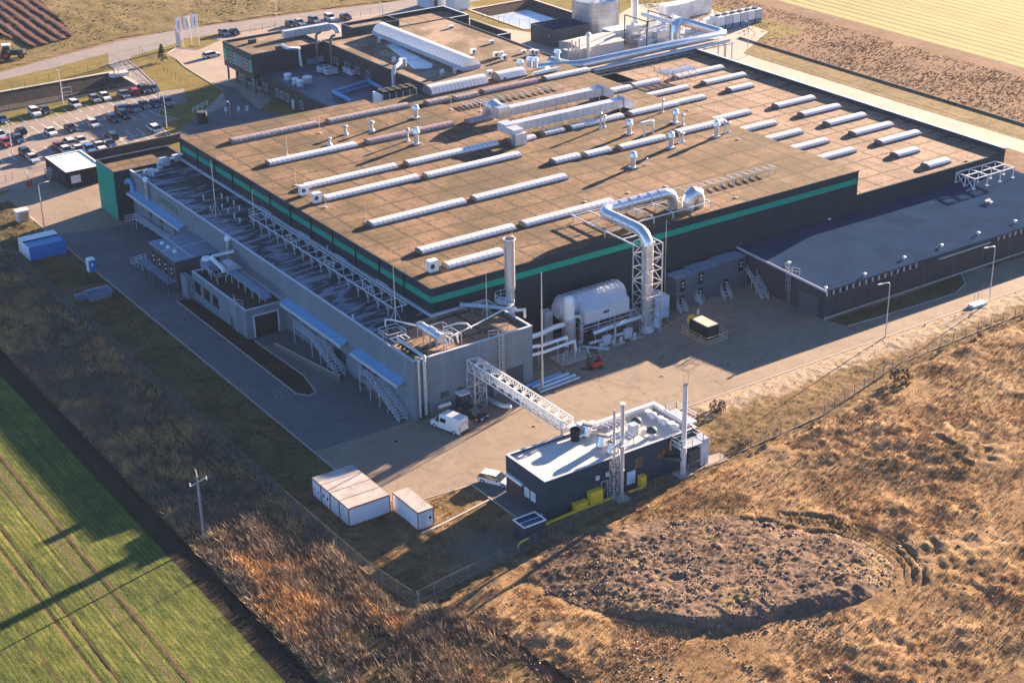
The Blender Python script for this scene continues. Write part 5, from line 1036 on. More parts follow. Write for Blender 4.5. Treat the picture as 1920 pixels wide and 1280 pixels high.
# forklift
def forklift():
    T=thing('forklift','red and black forklift parked at the edge of the hall shadow','forklift',(0,0,0))
    m=MB(); m._a([(-1.3,-.55,.35),(.9,-.55,.35),(.9,.55,.35),(-1.3,.55,.35),(-1.35,-.5,1.25),(-.5,-.5,1.15),(.9,-.5,.75),(.9,.5,.75),(-.5,.5,1.15),(-1.35,.5,1.25)],[(3,2,1,0),(0,1,6,5,4),(2,3,9,8,7),(1,2,7,6),(3,0,4,9),(4,5,8,9),(5,6,7,8)]); m.build('body',REDP,T,smooth=False)
    m=MB()
    for s in (-.48,.48): m.bar((-.9,s,1.2),(-.6,s,2.25),.06); m.bar((.8,s,.8),(.45,s,2.25),.06); m.bar((-.6,s,2.25),(.45,s,2.25),.06)
    for x in (-.5,-.2,.1,.4): m.bar((x,-.48,2.25),(x,.48,2.25),.05)
    m.build('roll_cage',BLACK,T,smooth=False)
    m=MB()
    for s in (-.3,.3): m.box(.95,1.07,s-.07,s+.07,.1,2.7)
    m.bar((1,-.3,2.65),(1,.3,2.65),.06); m.bar((1,-.3,1.2),(1,.3,1.2),.06); m.build('mast',DGREY,T,smooth=False)
    for s in (-.25,.25): MB().box(1.1,2.2,s-.06,s+.06,.1,.16).build('fork',DGREY,T,smooth=False)
    MB().box(-.5,-.1,-.25,.25,1.0,1.15).box(-.6,-.5,-.25,.25,1.15,1.7).build('seat',BLACK,T,smooth=False)
    for x,y in ((.6,-.55),(.6,.55),(-.9,-.5),(-.9,.5)): MB().cyl((x,y-.12,.33),(x,y+.12,.33),.33,n=14).build('wheel',BLACK,T)
    return T
T=forklift(); c=G(1114,690); T.location=c; T.rotation_euler=(0,0,R(160))
# pipes in the yard
T=None
for k,(x0,x1,y,r,mt) in enumerate(((123.6,130.2,180.0,.30,CANOPY),(124.0,131.0,179.2,.32,STEEL),(124.4,131.6,178.3,.30,STEEL),(124.2,131.8,177.5,.22,GALV))):
    T=thing('steel_pipe',('bluish loose pipe on the yard nearest the annex wall','thick silver loose pipe second from the annex wall','silver loose pipe third from the annex wall','thinnest loose pipe lying outermost by the pipe bridge')[k],'pipe',(x0,y,0),'loose pipes lying in the yard'); m=MB(); m.cyl((x0,y,r+.1),(x1,y+.5,r+.1),r,n=14); m.build('pipe',mt,T); m=MB(); m.box(x0+1,x0+1.15,y-.3,y+.6,0.03,.13); m.box(x1-1.2,x1-1.05,y-.2,y+.9,.03,.13); m.build('timber_bearer',WOODT,T,smooth=False)
T=thing('duct_piece','single bent silver duct piece lying before the annex front','pipe',(117,178,0)); m=MB(); m.tube([(116.6,179.9,.5),(116.9,177.2,.5),(117.2,176.6,.5),(117.8,176.2,.5),(117.9,176.1,.2)],.42,12); m.build('duct',STEEL,T)
T=thing('switch_cabinet','dark cabinet with pale lid between van and bridge tower','cabinet',(112.3,179.6,0)); MB().box(111.7,113.2,179.4,180.7,.05,2.7).build('casing',DGREY,T,smooth=False); MB().box(111.5,113.3,179.2,180.75,2.7,2.85).build('lid',WHITE,T,smooth=False)
# ---------------------------------------------------------------- pipe bridge
T=thing('pipe_bridge','white lattice truss bridge carrying pipes from annex to boiler house','pipe bridge',(114.6,168,0))
x0,x1,z0,z1=113.7,115.5,5.8,7.4; ya,yb=180.6,157.3
m=MB(); lattice(m,113.6,115.6,178.6,180.6,0,z0-.1,4,.11,.07); m.build('tower',GALV,T,smooth=False)
m=MB(); n=12
for x in (x0,x1):
    for z in (z0,z1): m.bar((x,ya,z),(x,yb,z),.10)
for k in range(n+1):
    y=ya+(yb-ya)*k/n
    m.bar((x0,y,z1),(x1,y,z1),.07); m.bar((x0,y,z0),(x1,y,z0),.07)
    for x in (x0,x1): m.bar((x,y,z0),(x,y,z1),.06)
    if k<n:
        y2=ya+(yb-ya)*(k+1)/n; ym=(y+y2)/2
        m.bar((x0,y,z1),(x1,ym,z1),.05); m.bar((x1,ym,z1),(x0,y2,z1),.05)
        for x in (x0,x1): m.bar((x,y,z0),(x,ym,z1),.05); m.bar((x,ym,z1),(x,y2,z0),.05)
m.build('truss',WHITE,T,smooth=False)
m=MB()
for x in (114.1,114.6,115.1): m.cyl((x,ya-.1,z0+.35),(x,yb,z0+.35),.16,n=8)
m.build('pipes',STEEL,T)
for x in (x0,x1): MB().bar((x,yb+.2,0),(x,yb+.2,z1),.14).build('end_column',GALV,T,smooth=False)
T=thing('roof_header_duct','white stepped duct running along the rear edge of the boiler house roof','air duct',(117,156.2,5.8))
m=MB(); m.box(114.0,115.3,155.4,157.2,6.3,6.75); m.box(115.3,116.6,155.4,156.4,6.3,7.1); m.box(116.6,118.0,155.4,156.3,6.0,6.7); m.box(118.0,128.4,155.6,156.2,5.85,6.4); m.box(127.9,128.5,148.6,155.6,5.85,6.35); m.build('duct_run',WHITE,T,smooth=False)
for k in range(6): MB().bar((118.6+1.8*k,155.5,5.5),(118.6+1.8*k,155.5,5.9),.06).build('stand',GALV,T,smooth=False)
z=5.5
for (px,py),lab in (((1101,818),'left of three tilted steel drums on the boiler house roof'),((1129,838),'middle of three tilted steel drums on the boiler house roof'),((1149,850),'right of three tilted steel drums on the boiler house roof')):
    c=G(px,py,z); T=thing('silencer_drum',lab,'silencer',c,'silencer drums on the boiler house'); MB().box(c.x-.6,c.x+.6,c.y-.6,c.y+.6,z,z+.25).build('base',CONC,T,smooth=False); MB().cyl((c.x-.35,c.y-.1,z+.3),(c.x+.1,c.y+.1,z+1.7),.62,n=16).build('drum',STEEL,T); MB().cyl((c.x+.08,c.y+.1,z+1.62),(c.x+.14,c.y+.12,z+1.82),.7,n=16).build('band',DGREY,T); MB().cyl((c.x+.1,c.y+.1,z+.8),(c.x+1.3,c.y-.3,z+.6),.2,n=8).build('outlet',GALV,T)
c=G(1078,825,z); T=thing('black_tank','black open top vessel at the rear edge of the boiler house roof','tank',c); m=MB(); m.cyl((c.x,c.y,z),(c.x,c.y,z+1.7),.55,.7,16,cap=False); m.cyl((c.x,c.y,z+1.7),(c.x,c.y,z+.5),.6,.5,16,cap=False); m.cyl((c.x,c.y,z+.45),(c.x,c.y,z+.5),.5,n=16); m.build('vessel',BLACK,T); MB().tube([(c.x+.6,c.y-.2,z+.5),(c.x+1.1,c.y-.5,z+.8),(c.x+1.7,c.y-.6,z+.6)],.2,8).build('pipe',STEEL,T)
for (px,py),lab in (((1193,800),'rear mushroom fan in the middle of the boiler house roof'),((1222,818),'front mushroom fan in the middle of the boiler house roof')):
    c=G(px,py,z); T=thing('mushroom_fan',lab,'roof fan',c,'mushroom fans on the boiler house'); MB().cyl((c.x,c.y,z),(c.x,c.y,z+.9),.42,n=14).build('shaft',WHITE,T); MB().cyl((c.x,c.y,z+.75),(c.x,c.y,z+1.0),.75,.7,16).dome((c.x,c.y,z+1.0),.7,.45,16,3).build('hood',DGREY,T)
for k,((px,py),lab) in enumerate((((1224,783),'far left white dome vent at the right end of the boiler roof'),((1246,795),'middle white dome vent at the right end of the boiler roof'),((1267,805),'near right white dome vent at the right end of the boiler roof'))):
    c=G(px,py,z); T=thing('dome_vent',lab,'roof vent',c,'dome vents on the boiler house')
    MB().cyl((c.x,c.y,z),(c.x,c.y,z+.5),.4,n=12).dome((c.x,c.y,z+.5),.55,.3,12,3).build('lower_vent',WHITE,T); MB().cyl((c.x-.2,c.y+.7,z),(c.x-.2,c.y+.7,z+.7),.2,n=8).cyl((c.x-.2,c.y+.7,z+.7),(c.x-.2,c.y+.7,z+.85),.5,n=12).build('upper_vent',WHITE,T)
c=G(1165,792,z); 
T=thing('roof_pipe_cluster','tangle of silver pipes and valves along the middle of the boiler roof','pipes',G(1140,815,z)); b=G(1135,812,z)
m=MB()
for k in range(5): m.tube([(b.x+.7*k,b.y+.9,z+.3),(b.x+.7*k,b.y+.9,z+.9),(b.x+.7*k+.3,b.y-.2,z+.9),(b.x+.7*k+.3,b.y-.6,z+.3)],.13,7)
m.tube([(b.x-1,b.y+1.1,z+.7),(b.x+4,b.y+1.1,z+.7)],.2,8); m.build('pipe_run',GALV,T)
c=G(1163,800,z); MB().box(c.x-.5,c.x+.6,c.y-3.2,c.y-2.2,z,z+1.6).build('instrument_box',GREYM,T,smooth=False)
# stacks of the boiler house
c=G(1165,938); T=thing('boiler_stack','slim double steel stack with ladder in front of the boiler house','chimney',c)
MB().box(c.x-.9,c.x+.9,c.y-.8,c.y+.8,.02,.45).build('plinth',CONC,T,smooth=False); MB().cyl((c.x,c.y,.45),(c.x,c.y,14.0),.29,n=16).build('shaft',GALV,T); MB().cyl((c.x,c.y,14.0),(c.x,c.y,14.2),.36,n=16).build('rim',WHITE,T)
for z_ in (4.5,8.6,10): MB().cyl((c.x,c.y,z_),(c.x,c.y,z_+.12),.35,n=16).build('flange',GREYM,T)
MB().cyl((c.x-1.0,c.y+.4,8.5),(c.x-1.0,c.y+.4,13.4),.18,n=12).build('second_flue',GALV,T)
m=MB(); m.cyl((c.x,c.y,8.4),(c.x,c.y,8.5),1.1,n=12); m.build('platform',GALV,T)
m=MB(); railbox(m,c.x-1.1,c.x+1.1,c.y-1.0,c.y+1.0,8.5,1.1,.04); m.build('platform_railing',GALV,T,smooth=False)
m=MB(); lattice(m,c.x-1.45,c.x-.65,c.y-.1,c.y+.7,.1,8.4,9,.05,.035); m.build('ladder_tower',GALV,T,smooth=False)
m=MB()
for x in (c.x-2.6,c.x-1.6): m.bar((x,147.2,0),(x,147.2,3.2),.06)
m.bar((c.x-2.6,147.2,3.2),(c.x-1.6,147.2,3.2),.06); m.bar((c.x-2.6,147.2,0),(c.x-1.6,147.2,3.2),.04); m.build('brace_frame',GALV,T,smooth=False)
c=G(1280,892); T=thing('boiler_stack','taller grey stack with two antenna rods right of the boiler house','chimney',c)
MB().box(c.x-1.1,c.x+1.1,c.y-.9,c.y+.9,.02,.4).build('plinth',CONC,T,smooth=False); MB().cyl((c.x,c.y,.4),(c.x,c.y,4.6),.42,n=16).build('lower_shaft',GREYM,T); MB().cyl((c.x,c.y,4.6),(c.x,c.y,13.6),.34,.30,16).build('upper_shaft',GREYM,T); MB().cyl((c.x,c.y,13.6),(c.x,c.y,13.7),.34,n=14).build('rim',DGREY,T)
for s in (-.38,.38): MB().bar((c.x+s,c.y,13.0),(c.x+s,c.y,15.2),.035).build('antenna',GALV,T,smooth=False)
m=MB(); m.box(c.x-1.3,c.x+2.4,c.y-1.1,c.y+1.1,4.7,4.8); m.build('platform',GALV,T,smooth=False); m=MB(); railbox(m,c.x-1.3,c.x+2.4,c.y-1.1,c.y+1.1,4.8,1.3,.05); m.build('platform_railing',GREYM,T,smooth=False)
m=MB(); m.tube([(c.x-.4,c.y,2.6),(c.x-1.6,c.y+.6,2.9),(c.x-2.0,c.y+1.2,2.9)],.3,10); m.build('flue_pipe',DGREY,T)
T=thing('burner_cabinet','pale blue and dark plant cabinet at the right end of the boiler house','cabinet',(129.2,147.5,0)); MB().box(129.05,130.4,146.9,148.6,.05,4.2).build('casing',bpy.data.materials['pale_blue_metal'],T,smooth=False); MB().box(127.0,129.0,147.0,147.75,.6,3.0).build('dark_casing',DGREY,T,smooth=False)
a=MB(); 
struct('concrete_pad',[(127.2,146.2),(133.4,146.0),(133.6,148.2),(129.1,148.6),(129.1,147.7),(127.2,147.7)],.30,APRON)
T=thing('rooftop_rack','small railed pipe rack at the far right corner of the boiler roof','railing',(129,151,5.8)); m=MB(); railbox(m,128.3,130.2,149.2,153.6,5.9,1.0,.05); m.build('railing',GALV,T,smooth=False); MB().box(129.0,130.2,149.2,153.6,5.5,5.8).build('bracket',GREYM,T,smooth=False)
# gas regulator boxes
for x0,x1,z0_,z1_,y,lab in ((108.1,110.1,.5,1.5,147.3,'low yellow gas cabinet on legs at the boiler house wall'),(110.5,112.5,.8,2.4,147.3,'taller yellow gas cabinet with a white vent at the wall'),(118.7,119.6,.6,2.0,147.2,'small yellow gas cabinet right of the slim double stack')):
    T=thing('gas_cabinet',lab,'gas cabinet',(x0,y,0),'yellow gas cabinets'); MB().box(x0,x1,y-.55,y+.2,z0_,z1_).build('casing',YEL,T,smooth=False); m=MB(); m.box(x0-.05,x1+.05,y-.62,y+.25,z1_,z1_+.07); m.build('lid',YEL,T,smooth=False)
    for xx in (x0+.1,x1-.1):
        for yy in (y-.45,y+.1): MB().bar((xx,yy,0),(xx,yy,z0_),.05).build('leg',YEL,T,smooth=False)
MB()
T=thing('gas_pipe','yellow gas pipe running along the ground before the boiler house','pipe',(104,147,0)); m=MB(); m.tube([(103.4,146.9,.3),(108.6,147.0,.5),(114.2,146.9,.5)],.2,8); m.tube([(116.8,146.8,.5),(119.2,146.7,.5),(119.2,146.7,1.0)],.15,8); m.build('pipe',YEL,T)
for x in (105.5,108.5,111.5,114): MB().bar((x,146.95,0),(x,146.95,.35),.07).build('stand',GALV,T,smooth=False)
T=thing('vent_pipe_stub','short yellow bent vent pipe beside the dark bin shed','pipe',(98.1,144.4,0)); m=MB(); m.tube([(97.6,144.4,0),(97.6,144.4,.7),(98.0,144.4,.95),(99.2,144.5,1.0)],.12,8); m.build('pipe',YEL,T); T=thing('marker_posts','two tan posts between the dark shed and the boiler house corner','posts',(102.6,147,0))
for x in (101.7,102.9): MB().box(x,x+.22,147.0,147.2,0,1.9).build('post',WOODT,T,smooth=False)
T=thing('bin_shed','small dark blue shed with sunken blue roof and white rim','shed',(98.7,144.6,0)); MB().box(98.7,102.0,144.7,144.8,.05,2.5).box(98.7,102.0,147.0,147.1,.05,2.5).box(98.7,98.8,144.8,147.0,.05,2.5).box(101.9,102.0,144.8,147.0,.05,2.5).build('wall',M('navy_cladding',(.03,.042,.058),.5),T,smooth=False); MB().box(98.8,101.9,144.8,147.0,2.18,2.24).build('roof_glazing',M('blue_roof_sheet',(.015,.07,.17),.4,spec=.2),T,smooth=False)
m=MB(); m.box(98.64,102.06,144.64,144.78,2.5,2.66); m.box(98.64,102.06,147.02,147.16,2.5,2.66); m.box(98.64,98.78,144.78,147.02,2.5,2.66); m.box(101.92,102.06,144.78,147.02,2.5,2.66); m.box(98.78,101.92,145.87,145.93,2.5,2.56); m.build('roof_rim',WHITE,T,smooth=False)
# ---------------------------------------------------------------- white office containers
def office_cont(x0,y0,lx,ly,label,win,group=None,h=2.55):
    T=thing('office_container',label,'container',(x0,y0,0),group)
    z=.12; x1,y1=x0+lx,y0+ly
    MB().box(x0+.05,x1-.05,y0+.05,y1-.05,z,z+h).build('body',M('container_white',(.60,.62,.66),.6,var=.05) if 'container_white' not in bpy.data.materials else bpy.data.materials['container_white'],T,smooth=False)
    m=MB(); t=.11
    for x in (x0,x1-t):
        for y in (y0,y1-t): m.box(x,x+t,y,y+t,z-.1,z+h+.05)
    for z_ in (z-.05,z+h-.1):
        m.box(x0+t,x1-t,y0,y0+t,z_,z_+t); m.box(x0+t,x1-t,y1-t,y1,z_,z_+t); m.box(x0,x0+t,y0+t,y1-t,z_,z_+t); m.box(x1-t,x1,y0+t,y1-t,z_,z_+t)
    m.build('frame',RUSTR,T,smooth=False)
    MB().box(x0+.06,x1-.06,y0+.06,y1-.06,z+h-.02,z+h+.1).build('roof',M('container_roof',(.42,.385,.36),.8,var=.12,scale=.5,dirt=(.24,.195,.165),dscale=.45,damt=.8) if 'container_roof' not in bpy.data.materials else bpy.data.materials['container_roof'],T,smooth=False)
    for f,pos,a0,a1,z0,z1,kind in win:
        if kind=='d': panel(T,'door',GREYM,f,pos+(.05 if f=='L' else .05),a0,a1,z+z0,z+z1,.06)
        else: window(T,f,pos+.05,a0,a1,z+z0,z+z1,1,1,WHITE)
    return T
for k in range(4):
    y0=161.2+2.46*k
    w_=[[('L',83.1,y0+.3,y0+.95,.1,2.1,'d'),('L',83.1,y0+1.2,y0+1.95,.1,2.1,'d')],[('L',83.1,y0+.4,y0+1.3,.1,2.1,'d')],[('L',83.1,y0+.3,y0+1.0,1.0,1.8,'w'),('L',83.1,y0+1.4,y0+2.1,1.0,1.8,'w')],[('L',83.1,y0+.3,y0+.9,1.0,1.5,'w'),('L',83.1,y0+1.5,y0+2.1,1.0,1.5,'w')]][k]
    office_cont(83.1,y0,6.1,2.44,('white red framed container nearest the camera, first of four abreast','white red framed container second of four abreast, one plain door','white red framed container third of four abreast, two square windows','white red framed container rearmost of four abreast, by the reeds')[k],w_,'white office containers')
office_cont(89.7,155.2,2.4,6.3,'single white office container standing apart beside the dry grass',[('F',155.2,90.2,91.0,.1,2.1,'d'),('F',155.2,91.2,91.8,1.1,1.7,'w')],'white office containers')
# blue container, toilet, skips
T=thing('blue_container','long open blue container with white end by the left road','container',(81.1,272.7,0)); m=MB(); x0,x1,y0,y1=81.2,87.8,272.8,278.6
m.box(x0,x1,y0,y0+.12,.1,2.7); m.box(x0,x1,y1-.12,y1,.1,2.7); m.box(x1-.12,x1,y0+.12,y1-.12,.1,2.7); m.box(x0+.12,x1-.12,y0+.12,y1-.12,.1,.3); m.build('body',BLUEC,T,smooth=False); MB().box(x0-.1,x0,y0+.1,y1,.1,2.7).build('end_wall',WHITE,T,smooth=False); MB().box(x0,x1,y1-2.2,y1+.1,2.7,2.8).build('white_lid',WHITE,T,smooth=False); MB().box(x0+.12,x1-.12,y0+.12,y1-2.2,2.3,2.5).build('tarpaulin',M('blue_tarp',(.06,.24,.50),.5,var=.2,scale=2),T)
T=thing('portable_toilet','blue portable toilet with white roof at the road edge','toilet',(88.3,261.8,0)); MB().box(87.75,88.95,261.6,262.8,.05,2.3).build('cabin',BLUEC,T,smooth=False); MB().box(87.66,87.75,261.6,262.8,.05,2.3).build('white_side',WHITE,T,smooth=False); m=MB(); m._a([(87.65,261.5,2.3),(89.05,261.5,2.3),(89.05,262.9,2.3),(87.65,262.9,2.3),(87.85,261.7,2.55),(88.85,261.7,2.55),(88.85,262.7,2.55),(87.85,262.7,2.55)],[(4,5,6,7),(0,1,5,4),(1,2,6,5),(2,3,7,6),(3,0,4,7),(3,2,1,0)]); m.build('roof',WHITE,T,smooth=False); panel(T,'door_sign',WHITE,'F',261.6,88.2,88.5,1.2,1.7,.03)
for x0,y0,lx,ly,h,lab in ((82.7,249.0,4.3,2.2,1.5,'larger grey blue open skip on the shaded grass strip'),(81.2,250.3,2.2,1.6,.9,'small low skip left of the larger open skip')):
    T=thing('skip',lab,'skip',(x0,y0,0),'open skips on the grass strip'); m=MB(); b=[(x0+.3,y0+.2),(x0+lx-.3,y0+.2),(x0+lx-.3,y0+ly-.2),(x0+.3,y0+ly-.2)]; t=[(x0,y0),(x0+lx,y0),(x0+lx,y0+ly),(x0,y0+ly)]
    V=[(*q,.1) for q in b]+[(*q,h) for q in t]+[(q[0]+(.1 if q[0]<x0+lx/2 else -.1),q[1]+(.1 if q[1]<y0+ly/2 else -.1),h) for q in t]+[(q[0]+(.1 if q[0]<x0+lx/2 else -.1),q[1]+(.1 if q[1]<y0+ly/2 else -.1),.2) for q in b]
    m._a(V,[(3,2,1,0)]+[(i,(i+1)%4,4+(i+1)%4,4+i) for i in range(4)]+[(4+i,4+(i+1)%4,8+(i+1)%4,8+i) for i in range(4)]+[(8+i,8+(i+1)%4,12+(i+1)%4,12+i) for i in range(4)]+[(12,13,14,15)]); m.build('tub',BLUEG,T,smooth=False); m=MB(); m.bar((x0,y0+ly,h),(x0+lx,y0+ly,h),.08); m.build('rim_bar',GREYM,T,smooth=False)
c=G(43,415); T=thing('electric_cabinet','small sunlit concrete cabinet at the yard entry on the left','cabinet',c); MB().box(c.x-1.1,c.x+1.1,c.y-.8,c.y+.9,.03,2.2).build('casing',PALER,T,smooth=False); m=MB(); m.box(c.x-1.25,c.x+1.25,c.y-.95,c.y+1.05,2.2,2.35); m.build('roof',PALER,T,smooth=False); panel(T,'door',WOODT,'F',c.y-.8,c.x-.7,c.x+.8,.3,1.9)
# steel grid frame on the warehouse roof
T=thing('roof_frame','empty white steel grid frame standing on the tiled warehouse roof','steel frame',(229,190,5.9)); x0,x1,y0,y1,z0,z1=229.2,239.8,188.6,193.0,5.85,7.9
m=MB()
for x in (x0,x0+3.5,x0+7,x1): m.bar((x,y0,z1),(x,y1,z1),.13)
for y in (y0,(y0+y1)/2,y1): m.bar((x0,y,z1),(x1,y,z1),.13)
m.build('top_grid',WHITE,T,smooth=False)
for x in (x0,x0+3.5,x0+7,x1):
    for y in (y0,(y0+y1)/2,y1):
        m=MB(); m.bar((x,y,z0),(x,y,z1),.10); m.box(x-.3,x+.3,y-.2,y+.2,z0-.05,z0+.12); m.build('leg',WHITE,T,smooth=False)
m=MB()
for y in (y0,(y0+y1)/2): m.bar((x0,y,z0),(x0,y+2.1,z1),.07); m.bar((x0,y+2.1,z0),(x0,y,z1),.07)
m.build('cross_brace',WHITE,T,smooth=False)
# ---------------------------------------------------------------- plant behind the hall
T=thing('storage_tank','large banded steel storage tank behind the hall','storage tank',(250.5,331.5,0)); c=G(1118,72); cx,cy,r=c.x+3.2,c.y+4.6,6.1
def mk_tank():
    t=NT('tank_steel'); x,y,z=t.xyz(); n=t.noise(.4,5); return t.done(t.mix(t.math('MULTIPLY',t.line(z,1.75,.12),.6),t.ramp(n,[(.3,(.40,.41,.43)),(.7,(.58,.59,.61))]),(.2,.2,.22)),.35,.5)
MB().cyl((cx,cy,.05),(cx,cy,9.2),r,n=40).build('shell',mk_tank(),T); MB().cyl((cx,cy,9.2),(cx,cy,9.9),r+.1,.5,40).build('roof',GREYM,T)
m=MB()
for s in (-.25,.25): m.bar((cx+3.6+s,cy-5.0,0),(cx+3.6+s,cy-5.0,10.6),.05)
for k in range(20): m.bar((cx+3.35,cy-5.0,.5*k+.3),(cx+3.85,cy-5.0,.5*k+.3),.03)
m.build('ladder',DGREY,T,smooth=False); m=MB(); railbox(m,cx+2.4,cx+4.2,cy-3.6,cy-1.6,9.6,1.1,.05); m.build('roof_railing',GREYM,T,smooth=False)
c=G(1206,58); T=thing('white_column','tall white cylinder column right of the banded tank','column',c); MB().cyl((c.x,c.y-4,0),(c.x,c.y-4,4.5),1.3,n=16).build('shaft',WHITE,T); MB().cyl((c.x,c.y-4,4.5),(c.x,c.y-4,4.8),1.5,n=16).build('cap',GREYM,T)
c=G(1189,54); T=thing('rear_stack','tall pale stack leaving the picture at the top','chimney',c); MB().cyl((c.x,c.y,0),(c.x,c.y,16),.95,n=16).build('shaft',GREYM,T); MB().box(c.x-1.6,c.x+1.6,c.y-1.6,c.y+1.6,.02,.5).build('plinth',CONC,T,smooth=False)
for a,b,top,lab in (((1249,43),(1289,33),20,'left long white box container behind the silver pipes'),((1291,33),(1329,23),8,'right long white box container behind the silver pipes')):
    A=G(*a);B=G(*b); h=HT(a,top+5,0); T=thing('box_container',lab,'container',A,'long white boxes behind the plant'); MB().box(A.x,B.x,A.y,A.y+3.4,.1,4.2).build('body',M('box_white',(.62,.64,.67),.5) if 'box_white' not in bpy.data.materials else bpy.data.materials['box_white'],T,smooth=False); MB().box(A.x-.05,B.x+.05,A.y-.05,A.y+3.45,4.2,4.32).build('lid',WHITE,T,smooth=False)
c=G(1372,50); T=thing('cooler_array','long bank of white cooling units with dark pipework right of the boxes','cooler',c)
for k in range(6):
    x=c.x-6+2.6*k; MB().box(x,x+2.3,c.y-1.5,c.y+2.0,1.3,3.6).build('cooler_box',GREYM if k%2 else WHITE,T,smooth=False); MB().box(x+.1,x+2.2,c.y-1.4,c.y+1.9,.1,1.3).build('pipe_bay',BLUEG,T,smooth=False); MB().cyl((x+1.1,c.y+.2,3.6),(x+1.1,c.y+.2,3.9),.8,n=12).build('fan',DGREY,T)
MB().box(c.x-9.2,c.x-7,c.y-.5,c.y+1,.05,3.4).build('cabinet',WHITE,T,smooth=False)
c=G(1158,78); T=thing('plant_cabin','pale blue plant cabin at the foot of the banded tank','cabin',c); MB().box(c.x-3,c.x+3.6,c.y-1.5,c.y+2.5,.05,3.2).build('casing',bpy.data.materials['pale_blue_metal'],T,smooth=False); MB().box(c.x-3.1,c.x+3.7,c.y-1.6,c.y+2.6,3.2,3.35).build('roof',WHITE,T,smooth=False)
c=G(1120,105); T=thing('plant_shed','low white roofed plant shed with a mushroom flue','shed',c); MB().box(c.x-6,c.x+7.5,c.y-1,c.y+8,.05,2.9).build('wall',PALER,T,smooth=False)
m=MB(); m._a([(c.x-6.2,c.y-1.2,2.95),(c.x+7.7,c.y-1.2,2.95),(c.x+7.7,c.y+3.5,3.9),(c.x-6.2,c.y+3.5,3.9),(c.x-6.2,c.y+8.2,2.95),(c.x+7.7,c.y+8.2,2.95)],[(0,1,2,3),(3,2,5,4),(0,3,4),(1,5,2),(0,4,5,1)]); m.build('roof',PALER,T,smooth=False)
MB().cyl((c.x-4.2,c.y-1.8,0),(c.x-4.2,c.y-1.8,6.3),.45,n=12).dome((c.x-4.2,c.y-1.8,6.2),.75,.8,12,4).build('flue',WHITE,T)
for k in range(4): MB().cyl((c.x-10+1.1*k,c.y-1.5,0),(c.x-10+1.1*k,c.y-1.5,5.2+.6*(k%2)),.22,n=8).build('riser_pipe',GALV,T)
MB().box(c.x-9.6,c.x-6.4,c.y-.8,c.y+1.5,.05,3.0).build('pump_unit',GREYM,T,smooth=False)
c=G(1245,78); T=thing('process_skid','crowded process skid of pipes boxes and dark portal frames behind the hall','process plant',c)
for k in range(9):
    x=c.x-9+(k%5)*4.4; y=c.y-3+(k//5)*5; h=2.2+1.3*((k*7)%3); MB().box(x,x+3.0,y,y+2.4,.1,h).build('plant_box',(GREYM,STEEL,WHITE,GALV)[k%4],T,smooth=False); MB().cyl((x+1,y+1,h),(x+1,y+1,h+.9),.45,n=10).build('vessel',STEEL,T)
for k in range(5): MB().tube([(c.x-10,c.y-4.4+1.9*k,1.2+.5*k),(c.x+4,c.y-4.4+1.9*k,1.2+.5*k),(c.x+8,c.y-3.4+1.9*k,1.6+.5*k),(c.x+12,c.y-3.4+1.9*k,1.6)],.24,8).build('pipe',GALV if k%2 else STEEL,T)
for x,y in ((c.x-9.5,c.y-4.8),(c.x-2,c.y-4.8)):
    m=MB(); m.bar((x,y,0),(x,y,7.5),.16); m.bar((x,y+9,0),(x,y+9,7.5),.16); m.bar((x,y,7.5),(x,y+9,7.5),.16); m.build('portal_frame',DGREY,T,smooth=False)
MB().bar((c.x-9.5,c.y-4.8,7.5),(c.x-2,c.y-4.8,7.5),.14).build('portal_beam',DGREY,T,smooth=False)
T=thing('process_pipeline','long fat silver pipeline crossing the rear roof edge on a pipe bridge','pipeline',(206,284,9)); z=11.2
q=[G(1012,127,z-1.5),G(1045,124,z-.5),G(1092,121,z),G(1348,66,z)]; e=q[-1]; d=G(1272,43,z+1); dn=G(1268,80,4)
pts=[v for v in q]+[e+Vector((1.6,.6,0)),e+Vector((2.0,2.0,0))]+[d+Vector((1.5,0,0)),d+Vector((-.5,-.3,0)),d+Vector((-1.6,-.8,-.6)),d+Vector((-2.0,-1.0,-2.0)),(d.x-2.0,d.y-1.0,1.0)]
m=MB(); m.tube(pts,.95,14); m.build('main_pipe',STEEL,T)
m=MB(); m.cyl(q[2]+Vector((2,-1.6,-1.3)),e+Vector((2,-1.4,-1.3)),.42,n=10); m.cyl(q[2]+Vector((2,-.6,-1.5)),e+Vector((2,-.4,-1.5)),.35,n=10); m.build('lower_pipes',GALV,T)
m=MB(); a=q[2]+Vector((0,-2,-1.9)); b=e+Vector((3,-2,-1.9)); 
for s in (0,2.6): m.bar(a+Vector((0,s,0)),b+Vector((0,s,0)),.14)
for k in range(16): m.bar(a+(b-a)*k/15,a+(b-a)*k/15+Vector((0,2.6,0)),.1)
m.build('tray',GALV,T,smooth=False)
for f,zz in ((.1,LZR),(.4,LZR),(.7,LZR)):
    v=a+(b-a)*f
    for s in (0,2.6): MB().bar((v.x,v.y+s,zz if v.y+s<284 else 0),(v.x,v.y+s,v.z),.13).build('trestle',GALV,T,smooth=False)
for x in (b.x-2.5,b.x-.6):
    for s in (0,2.6): MB().bar((x,b.y+s,0),(x,b.y+s,b.z),.13).build('trestle',GALV,T,smooth=False)
m=MB(); m.cyl(d+Vector((-1.6,.2,.2)),G(1205,27,z+1),.5,n=10); m.build('side_pipe',WHITE,T)
c=G(1020,125,HZ-.5); T=thing('rear_duct_bundle','silver ribbed duct piece slanting at the rear roof edge','air duct',c); m=MB(); A=G(1032,116,10.5);B=G(1078,127,10.5); m.cyl(A,B,1.2,n=14); m.build('duct',STEEL,T)
